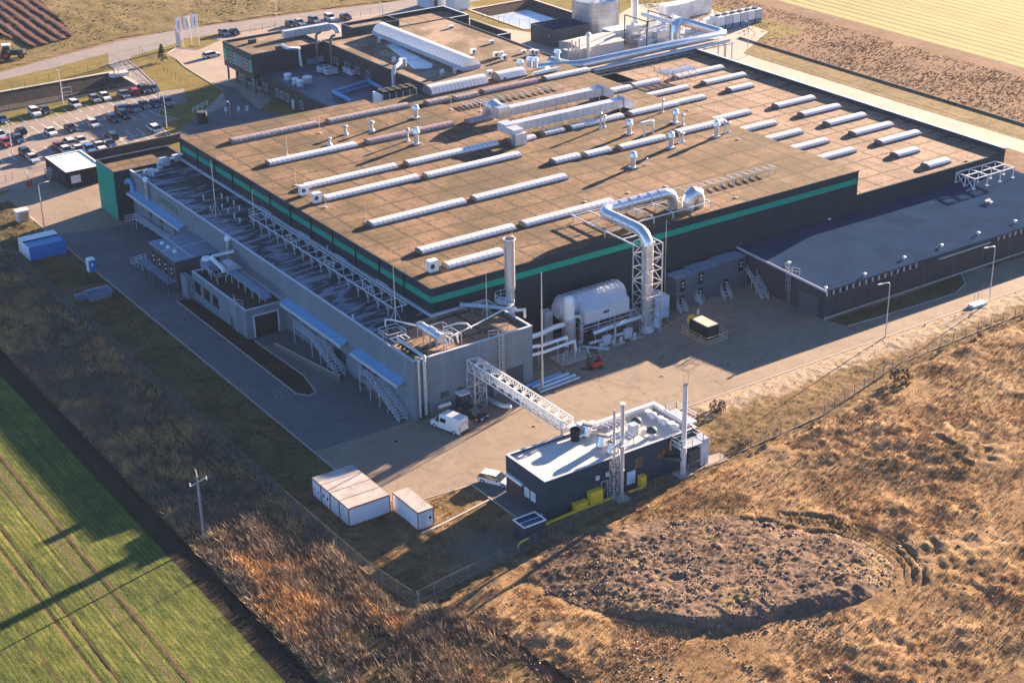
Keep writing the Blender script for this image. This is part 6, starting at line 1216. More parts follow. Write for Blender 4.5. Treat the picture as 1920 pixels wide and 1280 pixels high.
c=G(1000,132,HZ); T=thing('tee_pipe','white tee shaped pipe lying by the rear roof edge','pipe',c); m=MB(); m.cyl(G(1000,139,HZ+.4),G(1046,129,HZ+.4),.42,n=10); m.cyl(G(1022,132,HZ+.5),G(1026,128,HZ+.5),.5,n=10); m.build('pipe',WHITE,T)
for px,py,lab in ((975,131,'flat grey hood stack at the rear roof edge, left'),(993,126,'twin grey hood vents at the rear roof edge, middle'),(1003,127,'twin grey hood vents at the rear roof edge, right'),(1045,112,'tan hood vent by the start of the silver pipeline')):
    c=G(px,py,HZ-2 if py<120 else HZ); T=thing('hood_vent',lab,'roof vent',c,'hood vents at the rear roof edge'); MB().cyl((c.x,c.y,c.z),(c.x,c.y,c.z+1.6),.55,n=12).build('shaft',GREYM,T); MB().cyl((c.x,c.y,c.z+1.6),(c.x,c.y,c.z+2.2),.85,.7,12).build('hood',STEEL,T)
# ---------------------------------------------------------------- lamps, poles, flags
def lamp(px,py,top,label,arm=(-1,0),al=1.4,r=.11,h=None):
    c=G(px,py); h=h or HT((px,py),top); T=thing('street_lamp',label,'street lamp',c,'lamp posts around the site')
    MB().cyl((c.x,c.y,0),(c.x,c.y,h-.3),r,r*.6,10).build('pole',GALV,T); a=Vector((arm[0],arm[1],0)).normalized()*al; e=Vector((c.x,c.y,h))
    MB().tube([(c.x,c.y,h-.35),e+a*.1+Vector((0,0,-.1)),e+a*.35,e+a],.06,7).build('arm',GALV,T); d=a.normalized(); n=Vector((-d.y,d.x,0))*.16
    m=MB(); p=e+a; m._a([p+n+Vector((0,0,-.08)),p-n+Vector((0,0,-.08)),p-n+d*.8+Vector((0,0,-.05)),p+n+d*.8+Vector((0,0,-.05)),p+n+Vector((0,0,.08)),p-n+Vector((0,0,.08)),p-n+d*.8+Vector((0,0,.03)),p+n+d*.8+Vector((0,0,.03))],[(0,3,2,1),(4,5,6,7),(0,1,5,4),(1,2,6,5),(2,3,7,6),(3,0,4,7)]); m.build('lamp_head',GREYM,T,smooth=False)
lamp(1660,632,529,'nearer of two curved lamp posts beside the right hand road',(-1,.2)); lamp(1854,569,461,'farther of two curved lamp posts beside the right hand road',(-1,.2)); lamp(85,440,345,'lamp post with a bent arm at the left yard entry',(1,.1)); lamp(313,240,178,'lamp post at the lower right corner of the car park',(0,1),.7); lamp(25,300,232,'lamp post at the lower left of the car park',(0,1),.7); lamp(118,193,133,'white lamp post between basin and first car row',(0,1),.5,.14); lamp(520,46,3,'lamp post behind the office by the approach road',(0,1),.6); lamp(718,31,6,'lamp post right of the parked cars behind the office',(0,1),.6); lamp(478,170,150,'lamp post in the shaded road beside the courtyard wing',(0,1),.4); lamp(297,190,152,'short lamp post at the right end of the first car row',(0,1),.4); lamp(1401,105,42,'thin lamp post beside the rear road under the dry grass',(0,1),.5); lamp(432,217,192,'thin lamp post standing in the shaded drive',(0,1),.4)
c=G(383,1018); T=thing('utility_pole','concrete utility pole with crossarm in the reed strip','utility pole',c); h=10.6; MB().box(c.x-.13,c.x+.13,c.y-.1,c.y+.1,0,h-1.0).build('pole',M('pole_concrete',(.27,.27,.27),.8),T,smooth=False); m=MB(); m.bar((c.x-1.0,c.y,h-2.1),(c.x+1.2,c.y+.3,h-1.7),.05); m.build('crossarm',GREYM,T,smooth=False); MB().cyl((c.x,c.y,h-1.0),(c.x-.1,c.y,h),.09,n=8).build('top_pin',GREYM,T)
for s in (-1.0,1.2): MB().cyl((c.x+s,c.y,h-1.95+.1*s),(c.x+s,c.y,h-1.55+.1*s),.09,n=8).build('insulator',WHITE,T)
for px,py,top,lab in ((344,88,31,'left of three white flags at the site entrance'),(360,86,28,'middle of three white flags at the site entrance'),(374,85,25,'right of three white flags at the site entrance')):
    c=G(px,py); h=HT((px,py),top); T=thing('flag',lab,'flag',c,'white flags at the entrance'); MB().cyl((c.x,c.y,0),(c.x,c.y,h),.10,.05,8).build('pole',WHITE,T); m=MB(); V=[];Fa=[]
    for i in range(7):
        for j in range(5): V.append((c.x-.05-1.5*j/4,c.y+.12*math.sin(i*.9+j*1.3),h-.1-3.7*i/6))
    for i in range(6):
        for j in range(4): Fa.append((i*5+j,i*5+j+1,i*5+j+6,i*5+j+5))
    m._a(V,Fa); fl=m.build('banner',M('flag_white',(.85,.85,.86),.8,var=.03) if 'flag_white' not in bpy.data.materials else bpy.data.materials['flag_white'],T); MB().box(c.x-.85,c.x-.7,c.y-.19,c.y-.15,h-3.0,h-1.0).build('lettering_band',DGREY,fl,smooth=False)
c=G(335,88); T=thing('entrance_pillar','slim grey pillar left of the three flags','pillar',c); MB().box(c.x-.45,c.x+.45,c.y-.3,c.y+.3,0,5.2).build('pillar',GREYM,T,smooth=False); MB().box(c.x-.5,c.x+.5,c.y-.35,c.y+.35,0,.3).build('base',CONC,T,smooth=False)
for k,(px,py) in enumerate(((424,216),(448,215),(464,214))):
    c=G(px,py); T=thing('oval_sign',('leftmost white oval sign in the shaded drive','middle white oval sign in the shaded drive','right white oval sign in the shaded drive')[k],'sign',c,'white oval signs in the drive'); MB().bar((c.x,c.y,0),(c.x,c.y,1.0),.06).build('post',GALV,T,smooth=False); MB().box(c.x-.35,c.x+.35,c.y-.06,c.y-.0,.8,1.9).build('plate',WHITE,T,smooth=False); 
c=G(55,348); T=thing('traffic_post','red and white barrier post on the small shaded lawn','barrier',c); MB().box(c.x-.5,c.x+.5,c.y-.4,c.y+.4,.02,1.1).build('base',REDP,T,smooth=False); MB().cyl((c.x,c.y,1.1),(c.x-.2,c.y,3.4),.12,n=8).build('boom',WHITE,T)
for k,(px,py,h) in enumerate(((94,337,2.2),(100,335,2.0),(106,334,1.8))):
    c=G(px,py); T=thing('turnstile',('left grey turnstile frame beside the gatehouse','middle grey turnstile frame beside the gatehouse','right grey turnstile frame beside the gatehouse')[k],'turnstile',c,'turnstiles by the gatehouse'); m=MB(); railbox(m,c.x-.5,c.x+.5,c.y-.9,c.y+.9,0,h,.07); m.build('frame',GREYM,T,smooth=False); MB().cyl((c.x,c.y,.1),(c.x,c.y,h-.1),.12,n=8).build('rotor',GALV,T)
c=G(1833,573); T=thing('scrap_pallet','white slab with thin rods beside the far right lamp post','pallet',c); MB().box(c.x-1.6,c.x+1.6,c.y-.7,c.y+.7,.05,.5).build('slab',WHITE,T)
for x,y in ((-1.5,-.4),(-.6,-.5),(.3,.4),(1.4,.5)): MB().bar((c.x+x,c.y+y,.4),(c.x+x,c.y+y,2.6),.04).build('rod',GALV,T,smooth=False)
c=G(392,200); 
T=thing('drive_guardrail','white handrail beside the shaded lawn at the drive bend','railing',G(380,205)); m=MB(); A=G(362,212);B=G(389,198); 
for hh in (.5,1.1): m.bar(A+Vector((0,0,hh)),B+Vector((0,0,hh)),.07)
for k in range(4): v=A+(B-A)*k/3; m.bar(v,v+Vector((0,0,1.1)),.08)
m.build('rail',WHITE,T,smooth=False)
T=thing('waste_cage','dark netted stack between drive and main roof','stack',G(380,232)); c=G(380,230); MB().cyl((c.x,c.y,0),(c.x,c.y,2.4),1.3,1.1,14).build('bin',BLACK,T); MB().cyl((c.x,c.y,2.4),(c.x,c.y,2.55),1.15,n=14).build('lid',DGREY,T)
T=thing('retaining_wall','low mossy concrete wall along the sunken loading ramp','wall',(101,207,0)); a=[G(q[0],q[1]).to_2d() for q in ((516,653),(638,716))]; d=(a[1]-a[0]).normalized(); n=Vector((-d.y,d.x))*.11
m=MB(); m.prism([(a[0]+n)[:],(a[1]+n)[:],(a[1]-n)[:],(a[0]-n)[:]],0,.9); m.build('wall_body',M('mossy_concrete',(.13,.125,.11),.9,var=.3,scale=1.5),T,smooth=False); MB().prism([(a[0]+n*1.2)[:],(a[1]+n*1.2)[:],(a[1]-n*1.2)[:],(a[0]-n*1.2)[:]],.9,.95).build('coping',CONC,T,smooth=False)
# ---------------------------------------------------------------- fences
def mk_mesh():
    t=NT('chain_link'); x,y,z=t.xyz(); t.m.blend_method='HASHED' if hasattr(t.m,'blend_method') else None
    a=t.math('ADD',x,y); g=t.math('MAXIMUM',t.line(t.math('ADD',a,z),.26,.014),t.line(t.math('SUBTRACT',a,z),.26,.014)); t.l(g,t.b.inputs['Alpha']); return t.done((.20,.22,.24),.6,.2)
CHAIN=mk_mesh(); PALEP=M('fence_post',(.15,.165,.18),.7); RAILB=M('fence_base',(.17,.15,.125),.9)
def fence(name,label,pts,h,step,base=True,mesh=True,post=PALEP,z=.15,pr=.06):
    T=thing(name,label,'fence',(pts[0][0],pts[0][1],0)); n=0
    for a,b in zip(pts[:-1],pts[1:]):
        A=Vector((a[0],a[1],0));B=Vector((b[0],b[1],0)); L_=(B-A).length; k=max(1,round(L_/step)); d=(B-A).normalized(); q=Vector((-d.y,d.x,0))
        for i in range(k):
            v=A+(B-A)*i/k; n+=1
            if n<=100: MB().bar((v.x,v.y,0),(v.x,v.y,h+z),pr*.8).build('post',post,T,smooth=False)
        if mesh:
            m=MB(); m._a([A+q*.01+Vector((0,0,z)),B+q*.01+Vector((0,0,z)),B+q*.01+Vector((0,0,h+z)),A+q*.01+Vector((0,0,h+z))],[(0,1,2,3)]); m.build('mesh_panel',CHAIN,T,smooth=False)
        m=MB(); m.bar(A+Vector((0,0,h+z-.04)),B+Vector((0,0,h+z-.04)),.02); m.build('top_wire',post,T,smooth=False)
        if base: m=MB(); m.prism([(A+q*.08).to_2d()[:],(B+q*.08).to_2d()[:],(B-q*.08).to_2d()[:],(A-q*.08).to_2d()[:]],0,.34); m.build('base_board',RAILB,T,smooth=False)
    return T
fence('chain_link_fence','long chain link fence between reed strip and shaded grass',[(79.1,300),(79.15,240),(79.2,184),(79.2,168),(79.5,150),(80.6,141.6)],2.0,2.6)
fence('chain_link_fence','chain link fence along the dry heath in front of the boiler house',[(81.0,140.8)]+[q for q in FEN],1.6,2.9,z=.3)
fence('wire_fence','thin post fence crossing the yellow lawn behind the basin',P((-30,193),(0,176),(115,148),(215,128)),1.8,3.4,False,False,DGREY,pr=.05)
fence('wire_fence','thin post fence along the approach road behind the office',P((470,62),(560,48),(640,38),(730,24)),1.8,3.2,False,False,DGREY,pr=.05)
fence('wire_fence','thin post fence in front of the pale frozen basin',P((905,34),(955,50),(1012,52),(1075,32)),1.8,2.6,False,False,DGREY,pr=.06)
fence('wire_fence','dark wire fence along the far side of the rear road',[(281.8,150),(281.8,312)],1.4,4.5,True,False,DGREY,pr=.05)
fence('mesh_fence','grey mesh fence along the car side of the dark basin',[(97,365.2),(141.5,365.2)],1.3,3.0,True,True,z=.05)
fence('mesh_fence','low fence between forecourt lawn and drive by the flags',P((262,98),(300,130),(345,160)),1.4,2.6,False,False,DGREY,pr=.05)
fence('yard_gate','sliding bar gate at the lower left car park exit',P((-20,352),(12,342),(36,332)),1.5,2.2,False,False,DGREY,z=.0)
c=G(126,180); T=thing('goal_frame','small pale square frame standing at the basin fence','frame',c); m=MB(); m.bar((c.x-1.2,c.y,0),(c.x-1.2,c.y,2.0),.09); m.bar((c.x+1.2,c.y,0),(c.x+1.2,c.y,2.0),.09); m.bar((c.x-1.2,c.y,2.0),(c.x+1.2,c.y,2.0),.09); m.bar((c.x-1.2,c.y,.9),(c.x+1.2,c.y,.9),.06); m.build('frame',GREYM,T,smooth=False)
c=G(222,143); T=thing('pump_block','white concrete block with upright pipes at the basin corner','pump',c); MB().box(c.x-2,c.x+2.4,c.y-1,c.y+1.2,.05,.9).build('block',PALER,T,smooth=False)
for k in range(3): MB().cyl((c.x-1+k*1.1,c.y,.9),(c.x-1+k*1.1,c.y,3.2),.16,n=8).build('riser',GALV,T)

for px,py,lab in ((1240,706,'small dark drain cover in the sunlit yard before the tyre marks'),(524,744,'dark drain cover on the shaded road by the planting bed tip'),(347,600,'dark drain cover on the shaded road beside the low grey block'),(742,828,'dark drain cover at the shadow edge in front of the white van'),(1000,800,'dark drain cover in the yard beside the pipe bridge')):
    c=G(px,py); T=thing('drain_cover',lab,'drain cover',(c.x,c.y,.03),'drain covers in the paving'); MB().box(c.x-.42,c.x+.42,c.y-.42,c.y+.42,.03,.05).build('frame',CONC,T,smooth=False); MB().cyl((c.x,c.y,.05),(c.x,c.y,.058),.36,n=14).build('lid',BLACK,T)
# ---------------------------------------------------------------- vehicles
def paint(name,c,rough=.3): return M(name,c,rough,.0,var=.03,spec=.5)
PT=dict(white=paint('car_white',(.75,.75,.74)),black=paint('car_black',(.022,.025,.030),.2),silver=paint('car_silver',(.48,.50,.53)),grey=paint('car_grey',(.17,.19,.22)),navy=paint('car_navy',(.035,.07,.14)),blue=paint('car_blue',(.06,.22,.48)),red=paint('car_red',(.36,.03,.04)),maroon=paint('car_maroon',(.12,.035,.04)),skyblue=paint('car_pale_blue',(.30,.45,.62)))
LIGHT=M('lamp_glass',(.8,.8,.78),.15,spec=.6); TAIL=M('tail_lamp',(.35,.02,.02),.3)
def car(kind,label='car',pt=None,detail=False):
    # stations: x, half width, z low, z belt, z top (roof), top half width
    L_,W,Hh={'hatch':(4.1,1.76,1.50),'sedan':(4.6,1.80,1.44),'suv':(4.55,1.86,1.68),'estate':(4.75,1.82,1.50)}[kind]
    f=L_/2; w=W/2; b=.92 if kind=='suv' else .84; hd=.80 if kind=='suv' else .70
    rear={'hatch':[(-f+.42,b,Hh*.93),(-f+.06,b,b+.02)],'sedan':[(-f+1.35,b,Hh*.95),(-f+.62,b,b+.04),(-f+.05,b-.06,b-.04)],'suv':[(-f+.35,b,Hh*.95),(-f+.05,b,b+.03)],'estate':[(-f+.50,b,Hh*.94),(-f+.06,b,b+.02)]}[kind]
    st=[(f,hd-.22,hd-.2),(f-.12,hd-.05,hd-.03),(f-1.15,b,b+.03),(f-1.95,b,Hh*.97),(f-2.6,b,Hh)]+[(x,a,c) for x,a,c in rear]
    T=thing('parked_car' if not detail else 'car',label,'car',(0,0,0)); V=[];B=[];Wn=[]
    for x,zb,zt in st:
        tap=1-.10*max(0,(abs(x)-f+.6)/.6); ww=w*tap; wt=ww*(.97 if zt-zb<.2 else .80)
        V+= [(x,-ww*.93,.22),(x,-ww,.48),(x,-ww*.985,zb),(x,-wt,zt),(x,wt,zt),(x,ww*.985,zb),(x,ww,.48),(x,ww*.93,.22)]
    n=8
    for k in range(len(st)-1):
        o=k*n;p=o+n; tall=max(st[k][2]-st[k][1],st[k+1][2]-st[k+1][1])>.25
        for i in range(n):
            q=(o+i,p+i,p+(i+1)%n,o+(i+1)%n)
            if i in (2,4) and tall: Wn.append(q)
            elif i==3 and tall and (st[k+1][2]-st[k][2]>.35 or st[k][2]-st[k+1][2]>.3): Wn.append(q)
            else: B.append(q)
    B.append(tuple(range(n-1,-1,-1))); e=(len(st)-1)*n; B.append(tuple(range(e,e+n)))
    m=MB(); m._a(V,B); bd=m.build('body',pt or PT['silver'],T); m=MB(); m._a(V,Wn); m.build('windows',GLASS,T,smooth=False)
    for x in (f-.85,-f+.85):
        for s in (-1,1):
            wh=MB().cyl((x,s*(w-.20),.33),(x,s*(w+.01),.33),.33,n=14).build('wheel',BLACK,T); 
            if detail: MB().cyl((x,s*(w-.0),.33),(x,s*(w+.02),.33),.2,n=12).build('rim',GALV,wh)
    for s in (-1,1): MB().box(f-.16,f+.005,s*w*.72-.2,s*w*.72+.2,hd-.22,hd-.07).build('headlight',LIGHT,T,smooth=False)
    if detail:
        for s in (-1,1): MB().box(-f-.005,-f+.1,s*w*.72-.15,s*w*.72+.15,b-.3,b-.05).build('tail_light',TAIL,T,smooth=False); MB().box(f-1.75,f-1.6,s*(w+.1)-.1,s*(w+.1)+.1,b,b+.15).build('mirror',BLACK,T,smooth=False)
    return T
PROTO={}
def put(kind,col,px,py,ang,label,name=None,group='cars in the car park',z=.03):
    c=G(px,py,.55)
    if kind not in PROTO:
        T=car(kind,label); PROTO[kind]=T; T['group']=group; T.location=(c.x,c.y,z); T.rotation_euler=(0,0,R(ang))
        b=[k for k in T.children if k.name.startswith('body')][0]; b.material_slots[0].link='OBJECT'; b.material_slots[0].material=PT[col]
    else: T=dup(PROTO[kind],(c.x,c.y,z),R(ang),label,group,PT[col])
    return T
D=-90; U=90
for q in (('sedan','navy',4,224,D,'dark blue car at the left picture edge in the basin side row'),
('suv','white',65,211,D,'white SUV in the basin side row, left of a black car'),('hatch','black',85,208,D,'black hatchback right of the white SUV in the basin side row'),
('estate','silver',140,195,D,'silver car alone in the middle of the basin side row'),('hatch','grey',178,186,D,'dark grey hatchback left of a white one near the basin gate frame'),
('hatch','white',197,182,D,'white hatchback right of the dark grey one in the basin side row'),('sedan','grey',231,177,D,'blue grey car left of the red car in the basin side row'),
('hatch','red',250,172,U,'red car in the basin side row between two dark cars'),('suv','black',270,169,D,'black car right of the red car in the basin side row'),('sedan','navy',287,166,D,'dark blue car at the right end of the basin side row'),
('hatch','red',237,205,D,'bright red car in the shaded middle row'),('sedan','grey',252,203,D,'grey car just right of the bright red car in shade'),('hatch','grey',271,198,D,'grey hatchback third from the right end of the shaded row'),
('hatch','navy',292,195,D,'dark blue hatchback second from the right end of the shaded row'),('suv','grey',313,192,D,'grey car with pale roof at the right end of the shaded row'),
('hatch','black',212,223,D,'small black car in front of a black SUV in the middle row'),('suv','black',232,216,D,'black SUV behind the small black car in the middle row'),('hatch','maroon',226,207,D,'maroon car hidden behind the black SUV and beside the red car'),
('estate','silver',174,232,D,'silver estate in the middle row between empty bays'),('sedan','black',132,240,D,'rounded black car in the middle row right of a white saloon'),('sedan','white',95,247,D,'white saloon alone in the sunny middle row'),
('hatch','black',39,246,U,'black hatchback facing away at the left end of the middle row'),('hatch','navy',35,261,D,'dark blue hatchback right of the red car at left'),('hatch','red',11,268,D,'red car at the left picture edge in the middle row'),('hatch','skyblue',1,254,D,'pale blue car cut by the left picture edge'),
('estate','white',288,240,U,'white estate alone at the right end of the nearest car row'),('suv','black',209,256,U,'black SUV facing away behind a dark blue car in the nearest rows'),('sedan','navy',206,270,D,'dark blue saloon at the right end of the front row'),
('sedan','white',186,274,D,'white saloon left of the dark blue saloon in the front row'),('hatch','blue',169,280,D,'bright blue hatchback in the front row behind the gatehouse'),('sedan','white',147,280,D,'white saloon behind the gatehouse roof, left of the blue hatchback'),
('estate','silver',129,266,U,'silver estate facing away in the row behind the gatehouse'),('sedan','silver',152,264,D,'silver white saloon behind the bright blue hatchback'),('hatch','maroon',111,276,D,'dark maroon car left of the gatehouse roof'),('hatch','white',125,283,D,'white car mostly hidden behind the gatehouse roof'),
('suv','black',48,288,D,'black SUV beside the small yellow lawn left of the gatehouse'),('hatch','silver',62,298,D,'silver hatchback nearest the gatehouse wall on the left')): put(*q)
for q in (('hatch','grey',420,62,D,'grey car left of a pair in the lay-by left of the office'),('sedan','black',439,60,D,'black car right of a pair in the lay-by left of the office'),('hatch','black',545,46,D,'black car at the left of five parked behind the office'),('hatch','silver',562,43,D,'silver car second of five parked behind the office'),('suv','grey',589,39,D,'grey SUV third of five parked behind the office'),('suv','white',619,34,D,'white SUV fourth of five parked behind the office'),('sedan','black',648,32,D,'black saloon fifth of five parked behind the office')): put(*q,group='cars behind the office')
T=car('estate','grey car moving across the sunny office forecourt',PT['silver']); T.location=G(397,107,.03); T.rotation_euler=(0,0,R(5))
T=car('estate','white estate car parked in front of the boiler house',PT['white'],True); T.location=(104.2,160.1,.30); T.location=G(929,898,.75); T.location.z=.2; T.rotation_euler=(0,0,R(-62))
T=car('estate','black car in shade between the white van and the annex wall',PT['black'],True); c=G(884,776,.5); T.location=(c.x,c.y,.03); T.rotation_euler=(0,0,R(-68))
def van():
    T=thing('delivery_van','white high roof delivery van parked at the annex corner','van',(0,0,0)); f=2.8; w=1.0
    st=[(f,.62,.64,.80),(f-.15,.98,1.0,.95),(f-1.0,1.18,1.24,1.0),(f-1.75,1.25,2.35,1.0),(f-2.2,1.25,2.55,1.0),(-f+.1,1.25,2.55,1.0),(-f,1.25,2.45,.98)]
    V=[];B=[];Wn=[]
    for x,zb,zt,t in st: V+=[(x,-w*t*.97,.3),(x,-w*t,.6),(x,-w*t,zb),(x,-w*t*(.97 if zt-zb<.2 else .86),zt),(x,w*t*(.97 if zt-zb<.2 else .86),zt),(x,w*t,zb),(x,w*t,.6),(x,w*t*.97,.3)]
    for k in range(len(st)-1):
        for i in range(8):
            q=(8*k+i,8*k+8+i,8*k+8+(i+1)%8,8*k+(i+1)%8)
            (Wn if (k==2 and i in (2,3,4)) else B).append(q)
    B.append(tuple(range(7,-1,-1))); B.append(tuple(range(48,56)))
    m=MB(); m._a(V,B); m.build('body',PT['white'],T); m=MB(); m._a(V,Wn); m.build('windscreen',GLASS,T,smooth=False)
    for s in (-1,1):
        m=MB(); y=s*.985; m._a([(f-3.2,y,1.35),(f-2.05,y,1.35),(f-2.05,s*.925,2.0),(f-3.2,s*.925,2.0)],[(0,1,2,3) if s<0 else (3,2,1,0)]); 
        m=MB(); m.T=None; m._a([(f-3.0,s*1.0,1.32),(f-1.95,s*1.0,1.32),(f-2.05,s*.955,1.95),(f-3.0,s*.955,1.95),(f-3.0,s*.9,1.32),(f-1.95,s*.9,1.32),(f-2.05,s*.85,1.95),(f-3.0,s*.85,1.95)],[(0,1,2,3),(7,6,5,4),(0,4,5,1),(1,5,6,2),(2,6,7,3),(3,7,4,0)]); m.build('side_window',GLASS,T,smooth=False)
        MB().box(f-1.75,f-1.6,s*1.12-.14,s*1.12+.14,1.3,1.65).build('mirror',BLACK,T,smooth=False); MB().box(f-.25,f-.02,s*.62-.2,s*.62+.2,.72,.92).build('headlight',LIGHT,T,smooth=False); MB().box(-f-.01,-f+.06,s*.9-.08,s*.9+.08,.9,1.5).build('tail_light',TAIL,T,smooth=False); MB().box(-f-.012,-f+.05,s*.45-.32,s*.45+.32,1.5,2.1).build('rear_window',M('van_rear_panel',(.5,.5,.52),.3) if 'van_rear_panel' not in bpy.data.materials else bpy.data.materials['van_rear_panel'],T,smooth=False)
        for x in (f-.95,-f+1.05):
            wh=MB().cyl((x,s*.76,.36),(x,s*1.0,.36),.36,n=16).build('wheel',BLACK,T); MB().cyl((x,s*1.0,.36),(x,s*1.02,.36),.2,n=12).build('rim',GREYM,wh)
    MB().box(-f-.08,-f,-.9,.9,.35,.6).build('bumper',BLACK,T,smooth=False)
    return T
T=van(); c=G(842,797,.6); T.location=(c.x,c.y,.03); T.rotation_euler=(0,0,R(107))
def tractor():
    T=thing('tractor','dark green tractor with white cab roof and red hubs in the stubble','tractor',(0,0,0)); GR=M('tractor_green',(.02,.05,.04),.4)
    m=MB(); m._a([(-.4,-.45,.8),(2.4,-.38,.8),(2.4,.38,.8),(-.4,.45,.8),(-.4,-.45,1.75),(2.3,-.34,1.6),(2.3,.34,1.6),(-.4,.45,1.75)],[(3,2,1,0),(4,5,6,7),(0,1,5,4),(1,2,6,5),(2,3,7,6),(3,0,4,7)]); m.build('bonnet',GR,T,smooth=False); MB().box(-2.0,2.3,-.3,.3,.6,.95).build('chassis',DGREY,T,smooth=False)
    MB().box(-1.7,-.35,-.75,.75,1.1,2.7).build('cab',GLASS,T,smooth=False); MB().box(-1.85,-.2,-.85,.85,2.7,2.92).build('cab_roof',WHITE,T,smooth=False); MB().cyl((.3,.5,1.7),(.3,.5,2.6),.07,n=8).build('exhaust',DGREY,T); MB().box(2.4,3.0,-.6,.6,.7,1.0).build('front_weight',DGREY,T,smooth=False)
    for x,r,y,wd in ((-1.2,.95,.75,.5),(1.75,.68,.7,.4)):
        for s in (-1,1):
            wh=MB().cyl((x,s*y,r),(x,s*(y+wd),r),r,n=20).build('wheel',BLACK,T); MB().cyl((x,s*(y+wd-.02),r),(x,s*(y+wd+.02),r),r*.5,n=14).build('hub',REDP,wh)
            MB().box(x-r*.8,x+r*.8,s*y-.02 if s>0 else s*(y+wd),s*(y+wd) if s>0 else s*y+.02,2*r,2*r+.08).build('mudguard',GR,T,smooth=False)
    MB().box(-3.4,-2.0,-1.2,1.2,.4,.9).build('implement',REDP,T,smooth=False)
    return T
T=tractor(); c=G(24,110); T.location=(c.x,c.y,.1); T.rotation_euler=(0,0,R(-22)); T.scale=(1.25,1.25,1.25)
# ---------------------------------------------------------------- small trees, plants, grass
def mk_leaf(name,stops,trans=.0,noise=.12,alt=None,ascale=.07,lo=.5,hi=.6):
    t=NT(name); a=t.n('ShaderNodeAttribute',attribute_name='tone'); n=t.noise(noise,4,.65)
    k=t.math('ADD',t.math('MULTIPLY',a.outputs['Fac'],.55),t.math('MULTIPLY',n,.45)); L_=len(stops)
    c=t.ramp(k,[(.18+.55*i/(L_-1),q) for i,q in enumerate(stops)])
    if alt: c=t.mix(t.step(t.noise(ascale,5,.7,dist=.6),lo,hi),c,t.ramp(k,[(.18+.55*i/(len(alt)-1),q) for i,q in enumerate(alt)]))
    return t.done(c,.8,spec=.15)
def tufts(name,x0,x1,y0,y1,dens,hf,poly,hr,wr,nb,lean,mat,seed,dfn=None,bias=(0,0)):
    g=np.random.default_rng(seed); n=int((x1-x0)*(y1-y0)*dens); x=g.uniform(x0,x1,n);y=g.uniform(y0,y1,n); k=np.ones(n,bool) if poly is None else inpoly(x,y,poly)
    if dfn is not None: k&=g.uniform(0,1,n)<dfn(x,y)
    x=x[k];y=y[k]; z=hf(x,y) if hf else np.zeros_like(x); n=len(x); tone=np.clip(g.normal(.5,.25,n),0,1)
    sz=g.uniform(.55,1.0,n)**1.5
    x=np.repeat(x,nb);y=np.repeat(y,nb);z=np.repeat(z,nb);tone=np.clip(np.repeat(tone,nb)+g.normal(0,.08,n*nb),0,1);sz=np.repeat(sz,nb); N=n*nb
    a=g.uniform(0,2*np.pi,N); h=g.uniform(hr[0],hr[1],N)*sz; wd=g.uniform(wr[0],wr[1],N); l=g.uniform(.1,lean,N)*h; b=g.uniform(0,2*np.pi,N); rr=g.uniform(0,.22,N)*(hr[1]/.6)**.5
    bx=x+rr*np.cos(b);by=y+rr*np.sin(b); tx=bx+l*np.cos(b)+bias[0]*h; ty=by+l*np.sin(b)+bias[1]*h
    V=np.empty((N,3,3)); V[:,0]=np.stack([bx-wd*np.cos(a),by-wd*np.sin(a),z-.05],1); V[:,1]=np.stack([bx+wd*np.cos(a),by+wd*np.sin(a),z-.05],1); V[:,2]=np.stack([tx,ty,z+h],1)
    me=bpy.data.meshes.new(name); me.vertices.add(N*3); me.vertices.foreach_set('co',V.ravel().astype(np.float32)); me.loops.add(N*3); me.loops.foreach_set('vertex_index',np.arange(N*3,dtype=np.int32)); me.polygons.add(N); me.polygons.foreach_set('loop_start',np.arange(0,N*3,3,dtype=np.int32))
    at=me.attributes.new('tone','FLOAT','POINT'); at.data.foreach_set('value',np.repeat(tone,3).astype(np.float32)); me.materials.append(mat); me.update(calc_edges=True)
    o=bpy.data.objects.new(name,me); sc.collection.objects.link(o); return o
REED=mk_leaf('dry_reed_leaves',[(.06,.048,.040),(.145,.115,.092),(.27,.205,.155),(.40,.30,.21)],noise=.22,alt=[(.12,.075,.045),(.32,.19,.095),(.60,.36,.16),(.80,.52,.25)],ascale=.11,lo=.50,hi=.58)  # sunlit patches painted in as orange, the shade between them as grey brown
HG=mk_leaf('heath_grass_leaves',[(.13,.075,.040),(.30,.175,.080),(.50,.30,.135),(.66,.43,.21)],noise=.10,alt=[(.09,.060,.038),(.19,.125,.075),(.30,.21,.12),(.42,.31,.17)],ascale=.06,lo=.47,hi=.60)
GG=mk_leaf('patchy_grass_leaves',[(.03,.028,.012),(.075,.062,.026),(.15,.108,.05),(.24,.17,.085)],noise=.2)
VG=mk_leaf('verge_grass_leaves',[(.06,.045,.018),(.14,.095,.04),(.27,.175,.075),(.38,.25,.12)],noise=.2)
CG=mk_leaf('crop_plant_leaves',[(.045,.068,.014),(.10,.128,.026),(.18,.19,.04),(.26,.25,.06)],noise=.3)
rp=[(64.8,104),(86.0,104),(85.4,128),(83.2,138.5),(78.9,141),(78.7,290),(64.8,290)]
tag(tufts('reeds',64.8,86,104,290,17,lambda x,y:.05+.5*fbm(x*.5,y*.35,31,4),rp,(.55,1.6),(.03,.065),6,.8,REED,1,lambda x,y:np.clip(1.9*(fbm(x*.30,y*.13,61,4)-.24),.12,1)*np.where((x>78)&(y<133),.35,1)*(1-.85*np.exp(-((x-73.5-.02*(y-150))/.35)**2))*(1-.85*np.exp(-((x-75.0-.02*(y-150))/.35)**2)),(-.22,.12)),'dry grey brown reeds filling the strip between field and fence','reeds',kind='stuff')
hf=heathh
